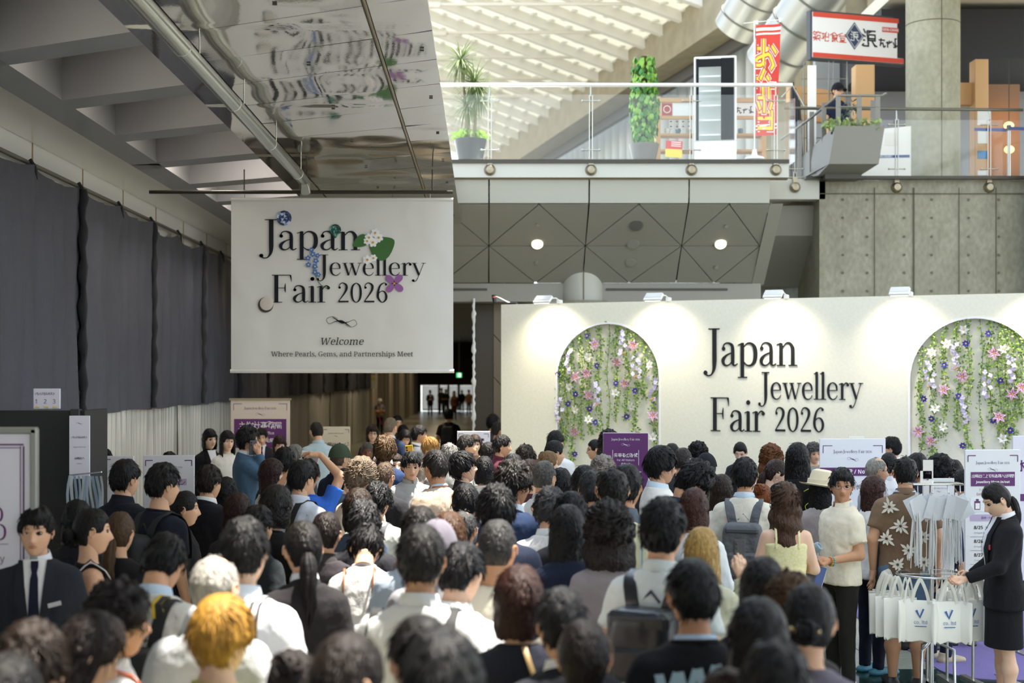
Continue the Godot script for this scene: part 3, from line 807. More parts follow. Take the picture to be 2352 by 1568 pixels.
func brush(m: MB, text: String, size: float, weight: float, t := Transform3D(), pitch := 1.08) -> void:
	var x := -size * pitch * (text.length() - 1) * 0.5 - size * 0.5
	for ch in text:
		if kana.has(ch):
			for s in String(kana[ch]).split(" ", false):
				var smooth: bool = s.begins_with("~")
				var d: String = s.replace("~", "").replace("?", "")
				var pts := []
				for q in range(0, d.length() - 1, 2):
					pts.append(Vector3(x + int(d[q]) * size / 9.0, size * 0.5 - int(d[q + 1]) * size / 9.0, weight))
				if pts.size() > 1:
					var dir: Vector3 = (pts[-1] - pts[-2]).normalized() * weight * 0.4
					pts[-1] += Vector3(dir.x, dir.y, 0)
					stroke(m, curve(pts, 4) if smooth and pts.size() > 2 else pts, 0.0, t)
		x += size * pitch

func brush_on(parent: Node, text: String, size: float, weight: float, at: Vector3, m: Material, pitch := 1.08) -> MeshInstance3D:
	var g := MB.new()
	brush(g, text, size, weight, Transform3D(), pitch)
	var o := put("lettering", g, m, parent)
	o.position = at
	return o

# the small scroll ornament under the fair's name
func scroll(parent: Node, w: float, at: Vector3, m: Material) -> void:
	var g := MB.new()
	for sg in [1.0, -1.0]:
		var p := []
		for q in [[-0.12, 0.08, .012], [-0.3, 0.16, .012], [-0.48, 0.06, .014], [-0.4, -0.1, .014], [-0.2, -0.02, .02], [0.0, 0.0, .05], [0.2, -0.14, .03], [0.3, -0.2, .012]]:
			p.append(Vector3(q[0] * w * sg, (q[1] + 0.03) * w * sg * 0.9, q[2] * w))
		stroke(g, curve(p, 4), 0.0, Transform3D(Basis(), Vector3.ZERO))
	var o := put("ornament", g, m, parent)
	o.position = at

# ------------------------------------------------------------------ smooth solids (surface nets on a grid)
func nets(lo: Vector3, hi: Vector3, c: float, f: Callable) -> MB:
	var m := MB.new()
	var nx := int(ceil((hi.x - lo.x) / c / 4.0)) * 4
	var ny := int(ceil((hi.y - lo.y) / c / 4.0)) * 4
	var nz := int(ceil((hi.z - lo.z) / c / 4.0)) * 4
	var sx := nx + 1
	var sxy := sx * (ny + 1)
	var val := PackedFloat32Array()
	val.resize(sxy * (nz + 1))
	val.fill(1.0)
	var at := PackedInt32Array()
	at.resize(val.size())
	at.fill(-1)
	var busy := []
	for bz in nz / 4:
		for by in ny / 4:
			for bx in nx / 4:
				var d: float = f.call(lo + Vector3(bx * 4 + 2, by * 4 + 2, bz * 4 + 2) * c)
				if absf(d) < c * 6.0:
					busy.append(Vector3i(bx * 4, by * 4, bz * 4))
				elif d < 0.0:
					for z in 5:
						for y in 5:
							for x in 5:
								var q := bx * 4 + x + (by * 4 + y) * sx + (bz * 4 + z) * sxy
								if val[q] == 1.0:
									val[q] = -1.0
	for b in busy:
		for z in 5:
			for y in 5:
				for x in 5:
					var q: int = b.x + x + (b.y + y) * sx + (b.z + z) * sxy
					if absf(val[q]) == 1.0:
						val[q] = f.call(lo + Vector3(b.x + x, b.y + y, b.z + z) * c)
	var corner := PackedInt32Array([0, 1, sx, sx + 1, sxy, sxy + 1, sxy + sx, sxy + sx + 1])
	var place := [Vector3(0, 0, 0), Vector3(1, 0, 0), Vector3(0, 1, 0), Vector3(1, 1, 0), Vector3(0, 0, 1), Vector3(1, 0, 1), Vector3(0, 1, 1), Vector3(1, 1, 1)]
	var edges := [[0, 1], [2, 3], [4, 5], [6, 7], [0, 2], [1, 3], [4, 6], [5, 7], [0, 4], [1, 5], [2, 6], [3, 7]]
	for b in busy:
		for z in 4:
			for y in 4:
				for x in 4:
					var q: int = b.x + x + (b.y + y) * sx + (b.z + z) * sxy
					var inside := 0
					for k in 8:
						if val[q + corner[k]] < 0.0:
							inside += 1
					if inside == 0 or inside == 8:
						continue
					var s := Vector3.ZERO
					var hits := 0
					for e in edges:
						var a := val[q + corner[e[0]]]
						var d := val[q + corner[e[1]]]
						if (a < 0.0) != (d < 0.0):
							s += place[e[0]].lerp(place[e[1]], a / (a - d))
							hits += 1
					at[q] = m.v.size()
					m.v.append(lo + (Vector3(b.x + x, b.y + y, b.z + z) + s / hits) * c)
					m.uv.append(Vector2.ZERO)
	for b in busy:
		for z in 4:
			for y in 4:
				for x in 4:
					var q: int = b.x + x + (b.y + y) * sx + (b.z + z) * sxy
					if at[q] < 0:
						continue
					var a0 := val[q] < 0.0
					for ax in 3:
						var st: int = [1, sx, sxy][ax]
						if (val[q + st] < 0.0) == a0:
							continue
						var u: int = [sx, sxy, 1][ax]
						var w: int = [sxy, 1, sx][ax]
						if q - u < 0 or q - w < 0 or q - u - w < 0:
							continue
						var p0 := at[q]
						var p1 := at[q - u]
						var p2 := at[q - u - w]
						var p3 := at[q - w]
						if p1 < 0 or p2 < 0 or p3 < 0:
							continue
						if a0:
							m.ix.append_array([p0, p1, p2, p0, p2, p3])
						else:
							m.ix.append_array([p0, p2, p1, p0, p3, p2])
	m.shade(0, 0, true)
	return m

func bone(p: Vector3, a: Vector3, b: Vector3, ra: float, rb: float) -> float:
	var ab := b - a
	var t := clampf((p - a).dot(ab) / ab.length_squared(), 0.0, 1.0)
	return (p - a - ab * t).length() - lerpf(ra, rb, t)

func smin(a: float, b: float, k: float) -> float:
	var h := maxf(k - absf(a - b), 0.0) / k
	return minf(a, b) - h * h * k * 0.25

# trunk: height, half width, half depth, middle; a person of 1.70 m who faces -z
const MAN := [[.70, .176, .118, .0], [.90, .172, .118, .0], [1.0, .162, .112, -.004], [1.12, .165, .115, -.004], [1.25, .180, .122, .004], [1.33, .184, .114, .01], [1.38, .162, .096, .016], [1.42, .115, .080, .020], [1.455, .078, .068, .022], [1.49, .062, .062, .018], [1.56, .055, .060, .004], [1.62, .05, .055, .0]]
const WOMAN := [[.70, .180, .122, .004], [.90, .176, .122, .004], [1.0, .150, .105, .0], [1.10, .136, .098, -.004], [1.22, .155, .112, -.008], [1.32, .160, .104, .004], [1.375, .142, .088, .014], [1.415, .100, .070, .018], [1.455, .066, .058, .020], [1.49, .052, .052, .016], [1.56, .046, .052, .004], [1.62, .045, .05, .0]]

func profile(y: float, woman: bool) -> Array:
	var P: Array = WOMAN if woman else MAN
	if y <= P[0][0]:
		return P[0]
	for k in P.size() - 1:
		if y < P[k + 1][0]:
			var t := (y - float(P[k][0])) / (float(P[k + 1][0]) - float(P[k][0]))
			t = t * t * (3.0 - 2.0 * t) * 0.5 + t * 0.5
			return [y, lerpf(P[k][1], P[k + 1][1], t), lerpf(P[k][2], P[k + 1][2], t), lerpf(P[k][3], P[k + 1][3], t)]
	return P[-1]

func trunk(p: Vector3, woman: bool) -> float:
	var r := profile(p.y, woman)
	var a := absf(p.x) / float(r[1])
	var b := absf(p.z - float(r[3])) / float(r[2])
	return (pow(pow(a, 2.3) + pow(b, 2.3), 0.4348) - 1.0) * minf(r[1], r[2])

# z of the trunk's back (+1) or front (-1) at a place
func skin_z(x: float, y: float, side: float, woman: bool, out: float) -> float:
	var r := profile(y, woman)
	var a := minf(absf(x) / (float(r[1]) + out), 0.97)
	return float(r[3]) + side * (float(r[2]) + out) * pow(1.0 - pow(a, 2.3), 0.4348)

# shoulder, elbow, wrist and the direction of the hand, for the right arm (s = 1) or the left (s = -1)
func arm(pose: String, s: float, woman: bool) -> Array:
	var S := Vector3(s * (.142 if woman else .168), 1.352, .012)
	var down := [S, Vector3(s * (.205 if woman else .238), 1.105, .035), Vector3(s * (.20 if woman else .235), .868, -.03), Vector3(s * .02, -1, -.12)]
	match pose:
		"down":
			return down
		"front":
			return [S, Vector3(s * .215, 1.105, -.01), Vector3(s * .075, 1.10, -.235), Vector3(-s * .5, .3, -.7)]
		"fore":   # one forearm level, the other arm down
			return [S, Vector3(s * .215, 1.085, .02), Vector3(s * .17, 1.045, -.23), Vector3(-s * .1, .1, -1)] if s < 0.0 else down
		"phone":  # right hand at the ear
			return [S, Vector3(.265, 1.20, -.16), Vector3(.145, 1.465, -.10), Vector3(-.25, 1, .15)] if s > 0.0 else down
		"shot":   # right hand holds a phone up in front
			return [S, Vector3(.235, 1.16, -.17), Vector3(.20, 1.44, -.26), Vector3(0, 1, -.1)] if s > 0.0 else down
		"chin":
			return [S, Vector3(.21, 1.13, -.16), Vector3(.05, 1.36, -.22), Vector3(-.25, .8, -.1)] if s > 0.0 else down
		"over":   # both hands above the brow
			return [S, Vector3(.265, 1.605, -.05), Vector3(.075, 1.775, -.14), Vector3(-.9, .1, -.2)] if s > 0.0 else [S, Vector3(-.34, 1.42, -.12), Vector3(-.21, 1.63, -.22), Vector3(.75, .6, -.1)]
		"reach":  # left arm reaches forward and down
			return [S, Vector3(-.20, 1.10, -.10), Vector3(-.17, 1.00, -.33), Vector3(.05, -.1, -1)] if s < 0.0 else [S, Vector3(.21, 1.11, -.02), Vector3(.10, 1.00, -.22), Vector3(-.2, 0, -1)]
		"cross":
			return [S, Vector3(s * .22, 1.14, -.06), Vector3(-s * .04, 1.14 + s * .03, -.18), Vector3(-s * 1, .05, .0)]
	return down

const FINGERS := [[-.031, .072, -.002, .075], [-.010, .086, -.004, .080], [.011, .080, -.003, .075], [.030, .066, .002, .064]]

# a right hand hanging from the origin, palm towards -x, thumb towards -z
func hand_mesh(curl: float, right: bool, cell: float) -> ArrayMesh:
	var key := "hand %.2f %s %.4f" % [curl, right, cell]
	if T.has(key):
		return T[key]
	var B := []
	B.append([Vector3(0, .0, 0), Vector3(0, -.03, 0), .027, .026])
	for k in 4:
		var f: Array = FINGERS[k]
		var base := Vector3(0.004 * absf(k - 1.5), -float(f[1]), float(f[0]))
		B.append([Vector3(0, -.02, float(f[0]) * .55), base, .0165, .0125])
		var p := base
		var a := curl * (0.25 + 0.08 * k)
		var L := float(f[3])
		for seg in 3:
			var q: Vector3 = p + Vector3(-sin(a), -cos(a), float(f[0]) * .10) * L * [.45, .31, .24][seg]
			B.append([p, q, [.0098, .0088, .0080][seg] * (0.9 if k == 3 else 1.0), [.0088, .0080, .0068][seg] * (0.9 if k == 3 else 1.0)])
			p = q
			a += curl * [.75, .6, .3][seg]
	B.append([Vector3(-.004, -.022, -.020), Vector3(-.016, -.058, -.042), .017, .0135])
	B.append([Vector3(-.016, -.058, -.042), Vector3(-.026 - .012 * curl, -.088, -.050 + .012 * curl), .0115, .0100])
	B.append([Vector3(-.026 - .012 * curl, -.088, -.050 + .012 * curl), Vector3(-.036 - .018 * curl, -.110, -.048 + .024 * curl), .0098, .0078])
	var s := 1.0 if right else -1.0
	var m := nets(Vector3(-.10 if right else -.05, -.19, -.075), Vector3(.05 if right else .10, .045, .06), cell, func(p: Vector3) -> float:
		var w := Vector3(p.x * s, p.y, p.z)
		var d := 1.0
		for b in B:
			var e := bone(w, b[0], b[1], b[2], b[3])
			d = smin(d, e, .008) if e < d + .008 else d
		return d)
	T[key] = m.mesh()
	return T[key]

func aim(dir: Vector3, palm: Vector3) -> Basis:
	var y := -dir.normalized()
	var x := -(palm - y * palm.dot(y)).normalized()
	return Basis(x, y, x.cross(y))

# neck, chest and both arms of bare skin; legs when they show
func skin_mesh(pose: String, woman: bool, legs: bool) -> ArrayMesh:
	var key := "skin %s %s %s" % [pose, woman, legs]
	if T.has(key):
		return T[key]
	var A := [arm(pose, 1.0, woman), arm(pose, -1.0, woman)]
	var k := .88 if woman else 1.0
	var lo := Vector3(-.34, .82, -.40)
	var hi := Vector3(.34, 1.56, .16)
	if pose == "over":
		lo.x = -.44; hi.x = .44; hi.y = 1.86
	if legs:
		lo.y = .0
	var m := nets(lo, hi, .014, func(p: Vector3) -> float:
		var d := maxf(trunk(p, woman) + .006, p.y - 1.56)
		if p.y < .95:
			d = maxf(d, .85 - p.y)
		for a in A:
			d = smin(d, bone(p, a[0], a[1], .052 * k, .041 * k), .045)
			d = smin(d, bone(p, a[1], a[2], .042 * k, .0265 * k), .02)
		if legs:
			for s in [-1.0, 1.0]:
				d = smin(d, bone(p, Vector3(s * .085, .84, .0), Vector3(s * .09, .47, -.005), .085, .055), .03)
				d = smin(d, bone(p, Vector3(s * .09, .47, .0), Vector3(s * .092, .30, .02), .05, .056), .03)
				d = smin(d, bone(p, Vector3(s * .092, .30, .02), Vector3(s * .092, .07, .012), .056, .033), .03)
		return d)
	T[key] = m.mesh()
	return T[key]

# a garment for the upper body: sleeve 0 none, 0.5 short, 1 long
func top_mesh(kind: String, pose: String, woman: bool) -> ArrayMesh:
	var key := "top %s %s %s" % [kind, pose, woman]
	if T.has(key):
		return T[key]
	var A := [arm(pose, 1.0, woman), arm(pose, -1.0, woman)]
	var sleeve := 0.5
	var ease := .014
	var hem := .84
	var neck := 1.452
	var over := 1.0
	match kind:
		"tee": neck = 1.447
		"long": sleeve = 1.0
		"suit": sleeve = 1.0; ease = .022; hem = .76; neck = 1.448; over = 1.12
		"bare": sleeve = 0.0; ease = .008; neck = 1.43
		"dress": sleeve = 0.0; ease = .008; hem = .55; neck = 1.30
	var k := .9 if woman else 1.0
	var lo := Vector3(-.38, hem - .06, -.38)
	var hi := Vector3(.38, 1.50, .20)
	if pose == "over":
		lo.x = -.48; hi.x = .48; hi.y = 1.7
	var seed_at := float(absi(key.hash()) % 100)
	var m := nets(lo, hi, .0165, func(p: Vector3) -> float:
		var d := trunk(p, woman) - ease
		# cloth hangs off the shoulder blades and chest instead of following the waist
		if p.y < 1.25 and kind != "dress" and kind != "bare":
			d = minf(d, trunk(Vector3(p.x, 1.25 + (p.y - 1.25) * .25, p.z), woman) - ease + (1.25 - p.y) * .075)
		if kind == "dress" and p.y < 1.0:
			d -= (1.0 - p.y) * .12
		d = maxf(d, p.y - neck - p.z * .10)
		d = maxf(d, hem - p.y)
		if sleeve > 0.0:
			for a in A:
				if sleeve == 1.0:
					var e := smin(bone(p, a[0], a[1], .060 * k * over, .054 * k * over), bone(p, a[1], a[2], .056 * k * over, .043 * k * over), .02)
					e = maxf(e, (p - a[2]).dot((a[2] - a[1]).normalized()) + .01)
					d = smin(d, e, .05)
				else:
					var cut: Vector3 = a[0].lerp(a[1], .66)
					var e := bone(p, a[0], a[1], .061 * k, .076 * k)
					e = maxf(e, (p - cut).dot((a[1] - a[0]).normalized()))
					d = smin(d, e, .05)
		else:
			d = maxf(d, absf(p.x) - (.10 if kind == "bare" else .2) - maxf(0.0, 1.38 - p.y) * .5)
		if d < .03:
			# folds: sharp ridges that run slantwise, softer on the shoulders
			var w := absf(noise.get_noise_3d(p.x * 75.0 + seed_at, p.y * 38.0 + absf(p.x) * 60.0, p.z * 75.0))
			var w2 := absf(noise.get_noise_3d(p.x * 60.0 - p.y * 70.0, seed_at + p.y * 90.0, p.z * 60.0))
			d += (w * .012 + w2 * .008 - .005) * (1.0 if kind != "suit" else .6) * (1.0 if p.y < 1.36 else .35)
		return d)
	T[key] = m.mesh()
	return T[key]

func legs_mesh(kind: String) -> ArrayMesh:
	var key := "legs " + kind
	if T.has(key):
		return T[key]
	var m: MB
	if kind == "skirt":
		m = MB.new()
		m.lathe([Vector2(.15, .98), Vector2(.165, .93), Vector2(.182, .8), Vector2(.185, .6), Vector2(.19, .47), Vector2(.185, .465), Vector2(.17, .5)], Vector3.ZERO, 28)
		for q in m.v.size():
			m.v[q].z *= .74
	else:
		var low := .46 if kind == "shorts" else .05
		var r := 1.12 if kind in ["wide", "shorts"] else .92
		m = nets(Vector3(-.26, low - .06, -.2), Vector3(.26, 1.0, .2), .022, func(p: Vector3) -> float:
			var d := 1.0
			for s in [-1.0, 1.0]:
				d = minf(d, smin(bone(p, Vector3(s * .085, .84, .0), Vector3(s * .092, .47, -.005), .096 * r, .066 * r), bone(p, Vector3(s * .092, .47, -.005), Vector3(s * .094, .0, .012), .066 * r, .052 * r), .03))
			d = smin(d, trunk(Vector3(p.x, maxf(p.y, .86), p.z), false) + maxf(0.0, .86 - p.y), .05) - .004
			d += noise.get_noise_3d(p.x * 90.0, p.y * 60.0, p.z * 90.0) * .007
			return maxf(maxf(d, low - p.y), p.y - .97))
	T[key] = m.mesh()
	return T[key]

func shoe_mesh(kind: String) -> ArrayMesh:
	var key := "shoe " + kind
	if T.has(key):
		return T[key]
	var m := nets(Vector3(-.07, -.01, -.21), Vector3(.07, .12, .10), .009, func(p: Vector3) -> float:
		var sole := bone(Vector3(p.x, p.y * 1.6, p.z), Vector3(0, .03, .05), Vector3(-.006, .03, -.14), .042, .046)
		var ankle := bone(p, Vector3(0, .05, .045), Vector3(0, .085, .03), .036, .042)
		var d := smin(sole, ankle if kind != "flat" else sole, .04)
		d = smin(d, bone(p, Vector3(0, .05, .02), Vector3(0, .03, -.10), .035, .03), .03)
		return maxf(maxf(d, -p.y), p.y - (.09 if kind != "flat" else .065)))
	T[key] = m.mesh()
	return T[key]

# ------------------------------------------------------------------ heads
func bell(x: float, s: float) -> float:
	return exp(-x * x / (2.0 * s * s))

# point of the head in direction (longitude from the front, elevation); origin between the ears
func head_at(lon: float, el: float, face := true) -> Vector3:
	var d := Vector3(sin(lon) * cos(el), sin(el), -cos(lon) * cos(el))
	var flat := pow(cos(el), .82)
	var y := d.y * (.120 if d.y > 0.0 else .126)
	var t := clampf(-y / .126, 0.0, 1.0)
	var x := sin(lon) * flat * .077 * (1.0 - .30 * pow(t, 1.5))
	var fz := -cos(lon) * flat
	var z := fz * (.098 if fz > 0.0 else .094)
	if fz > 0.0:
		z *= 1.0 - .42 * t
	else:
		z *= 1.0 - .10 * t
	z -= .012 * t
	if face and fz < 0.0:
		var ax := absf(x)
		var f := 0.0
		f -= .024 * bell(x, .0105) * smoothstep(-.056, -.040, y) * (1.0 - smoothstep(-.040, .028, y))
		f -= .010 * bell(ax - .013, .007) * bell(y + .040, .008)
		f += .010 * bell(ax - .032, .015) * bell(y - .004, .011)
		f -= .005 * bell(y - .027, .009) * bell(ax - .025, .022)
		f -= .007 * bell(x, .020) * bell(y + .066, .0095)
		f += .005 * bell(x, .022) * bell(y + .0665, .0028)
		f -= .008 * bell(x, .020) * bell(y + .108, .014)
		f -= .004 * bell(ax - .045, .02) * bell(y + .03, .02)
		z += f
	return Vector3(x, y, z)

func head_mesh(fine: bool) -> MB:
	var key := "head %s" % fine
	if T.has(key):
		return T[key]
	var m := MB.new()
	var nl := 60 if fine else 32
	var ne := 44 if fine else 22
	var rows := []
	for r in ne + 1:
		var e := -PI / 2 + PI * r / ne
		e += sin(e * 2.0) * -.06
		var row := PackedVector3Array()
		for q in nl:
			var u := TAU * q / nl
			row.append(head_at(u - .42 * sin(u), clampf(e, -PI / 2, PI / 2)))
		rows.append(row)
	m.grid(rows, true)
	for s in [-1.0, 1.0]:
		var b := Basis(Vector3.UP, -s * .35) * Basis(Vector3.RIGHT, -.15)
		m.ball(Vector3(s * .079, -.006, .012), Vector3(.009, .031, .018), 12, 8, b)
		var rim := []
		for q in 11:
			var a := -.9 + 4.4 * q / 10.0
			rim.append(Vector3(s * .083, -.003, .012) + b * Vector3(s * .003, sin(a) * .026, cos(a) * .015))
		m.tube(rim, .0048, 6)
	# neck
	m.tube([Vector3(0, -.06, .022), Vector3(0, -.115, .024), Vector3(0, -.17, .026)], [.052, .052, .057], 18)
	T[key] = m
	return m

func face_parts() -> Array:
	if T.has("face parts"):
		return T["face parts"]
	var lips := MB.new()
	var whites := MB.new()
	var dark := MB.new()
	for u in [1.0, -1.0]:
		var rows := []
		for q in 9:
			var x := -.023 + .046 * q / 8.0
			var e := sqrt(maxf(0.0, 1.0 - pow(x / .0235, 2)))
			var row := PackedVector3Array()
			for k in 4:
				var y: float = -.0665 + u * (.0004 + (.0062 if u > 0 else .0075) * e * k / 3.0)
				row.append(face_on(x, y, .0012))
			rows.append(row)
		lips.grid(rows)
	for s in [-1.0, 1.0]:
		var c := face_on(s * .032, .005, -.004)
		whites.ball(c, Vector3(.0135, .0048, .006), 14, 8)
		dark.ball(c + Vector3(0, .0004, -.0034), Vector3(.0052, .0046, .0032), 12, 6)
		var lid := []
		var brow := []
		for q in 7:
			var x: float = s * (.018 + .029 * q / 6.0)
			lid.append(face_on(x, .0062 + .0042 * sin(PI * q / 6.0), .0022))
			brow.append(face_on(s * (.014 + .038 * q / 6.0), .0265 + .004 * sin(PI * q / 7.0), .001))
		dark.tube(lid, .0011, 5)
		dark.tube(brow, [.0022, .003, .0032, .003, .0026, .002, .0012], 6, .6)
	T["face parts"] = [lips.mesh(), whites.mesh(), dark.mesh()]
	return T["face parts"]

# the face's surface at (x, y), lifted by `out`
func face_on(x: float, y: float, out: float) -> Vector3:
	var el := asin(clampf(y / (.120 if y > 0.0 else .126), -1, 1))
	var lon := 0.0
	for k in 12:
		var p := head_at(lon, el)
		lon += (x - p.x) * 9.0
	var p := head_at(lon, el)
	return Vector3(x, y, p.z - out)

# ------------------------------------------------------------------ hair
# lowest elevation of the hair for a longitude from the front (0) to the back (PI)
func hairline(a: float, front: float, side: float, back: float) -> float:
	a = absf(a)
	if a < .62:
		return front
	if a < 1.05:
		return lerpf(front, side, smoothstep(.62, 1.05, a))
	if a < 1.75:
		return lerpf(side, side - .04, (a - 1.05) / .7)
	return lerpf(side - .04, back, smoothstep(1.75, 2.25, a))

func hair_cap(m: MB, thick: float, front: float, side: float, back: float, rough: float, crown := 0.0, bald := 0.0, sd := 0.0) -> void:
	var rows := []
	for r in 27:
		var e := -1.15 + 2.72 * r / 26.0
		var row := PackedVector3Array()
		for q in 40:
			var u := TAU * q / 40
			var lon := wrapf(u, -PI, PI)
			var p := head_at(u, minf(e, PI / 2), false)
			var lim := hairline(lon, front, side, back)
			var k := smoothstep(lim - .10, lim + .14, e)
			var t := thick * (1.0 + crown * smoothstep(.2, 1.3, e))
			var w := noise.get_noise_3d(p.x * 420.0 + sd, p.y * 120.0, p.z * 420.0 + sd)
			t *= 1.0 + rough * w
			if bald > 0.0:
				k *= 1.0 - bald * smoothstep(.75, 1.15, e) * smoothstep(-.5, 1.0, cos(lon) + 1.0)
			row.append(p + p.normalized() * (t * k - .005 * (1.0 - k)))
		rows.append(row)
	m.grid(rows, true)

func hair_tufts(m: MB, count: int, length: float, wide: float, lift: float, front: float, side: float, back: float, thick: float, sd: int, curl := 0.0) -> void:
	var g := RandomNumberGenerator.new()
	g.seed = sd
	var made := 0
	while made < count:
		var lon := g.randf_range(-PI, PI)
		var el := asin(g.randf_range(-.75, 1.0))
		made += 1
		if el < hairline(lon, front, side, back) + .03:
			continue
		var p := head_at(lon, el, false)
		var out := p.normalized()
		# strands fall away from the crown
		var crown := Vector3(.02, .11, .05)
		var away := (p - crown)
		away = (away - out * away.dot(out))
		if away.length() < .01:
			away = Vector3(g.randf_range(-1, 1), 0, g.randf_range(-1, 1))
		var dir := (away.normalized() + Vector3(g.randf_range(-1, 1), g.randf_range(-1, 1), g.randf_range(-1, 1)) * .30).normalized()
		var L := length * g.randf_range(.6, 1.25)
		var pts := []
		var r := []
		var side_dir := dir.cross(out)
		for k in 4:
			var t := k / 3.0
			pts.append(p + out * (thick * .80 + lift * L * t * (1.15 - t) - L * L * t * t * 4.2) + dir * L * t + side_dir * curl * sin(t * 5.0 + lon) * .5)
			r.append(wide * [.75, 1.0, .7, .12][k])
		m.tube(pts, r, 4, .45, false)

# a sheet of hair that hangs round the back and sides of the head, down to y
func hair_fall(m: MB, bottom: float, open: float, wide: float, deep: float, wave: float, sd: float) -> void:
	var rows := []
	var n := 34
	var steps := 20
	for r in steps:
		var t := float(r) / (steps - 1)
		var y := lerpf(.085, bottom, t)
		var row := PackedVector3Array()
		var inner := PackedVector3Array()
		for q in n + 1:
			var a := lerpf(-open, open, float(q) / n)       # 0 is the back
			var y2 := y + (.012 * noise.get_noise_2d(a * 260.0 + sd, 7.0) if r == steps - 1 else 0.0)
			var k := clampf((y2 + .126) / .21, 0.0, 1.0)
			var w := lerpf(wide, .092, smoothstep(.0, 1.0, k))
			var d := lerpf(deep, .112, smoothstep(.0, 1.0, k))
			if y > .0:
				var s := sqrt(maxf(.0, 1.0 - pow(y / .132, 2)))
				w *= s; d *= s
			if y < -.13:
				var low := smoothstep(-.13, -.32, y)
				w *= 1.0 - .10 * low
				d = lerpf(d, deep + .012, low)
			var ridge := noise.get_noise_2d(a * 420.0 + sd, y * 60.0) * .008 + wave * sin(y * 46.0 + sd + a * 1.5) * smoothstep(.02, -.12, y)
			var tip := .011 * smoothstep(.78, 1.0, t)
			row.append(Vector3(sin(a) * (w + ridge - tip), y2, cos(a) * (d + ridge - tip)))
			inner.append(Vector3(sin(a) * (w + ridge - .022), y2, cos(a) * (d + ridge - .030)))
		inner.reverse()
		row.append_array(inner)
		rows.append(row)
	m.grid(rows, true, true)

func hair_tail(m: MB, from: Vector3, length: float, r: float, out: float, sd: float) -> void:
	for k in 7:
		var pts := []
		var rr := []
		var a := TAU * k / 6.0
		var off := Vector3(cos(a), 0, sin(a)) * (r * .55 if k < 6 else 0.0)
		for q in 9:
			var t := q / 8.0
			var sway := noise.get_noise_2d(t * 90.0 + sd, k * 40.0) * .02 * t
			pts.append(from + Vector3(0, .012, .0) * sin(t * PI) + Vector3(sway, -length * t * t * .35 - length * t * .65, out * sin(minf(t * 2.2, 1.5)) * 1.0 - .03 * t) + off * (1.0 + .35 * sin(t * 3.0)) * (.5 if q == 0 else 1.0))
			rr.append(r * [.5, .62, .7, .72, .7, .64, .52, .36, .1][q])
		m.tube(pts, rr, 7)

func hair_bun(m: MB, c: Vector3, r: float, sd: int) -> void:
	m.ball(c, Vector3(r, r * .92, r * .85), 18, 12)
	for k in 7:
		var pts := []
		var ax := Vector3(sin(k * 2.1 + sd), cos(k * 1.3 + sd), sin(k * 3.7)).normalized()
		var u := ax.cross(Vector3(.3, 1, .2)).normalized()
		var w := ax.cross(u)
		for q in 9:
			var a := TAU * q / 10.0
			pts.append(c + (u * cos(a) + w * sin(a)) * r * .96 + ax * r * .15)
		m.tube(pts, r * .16, 5)

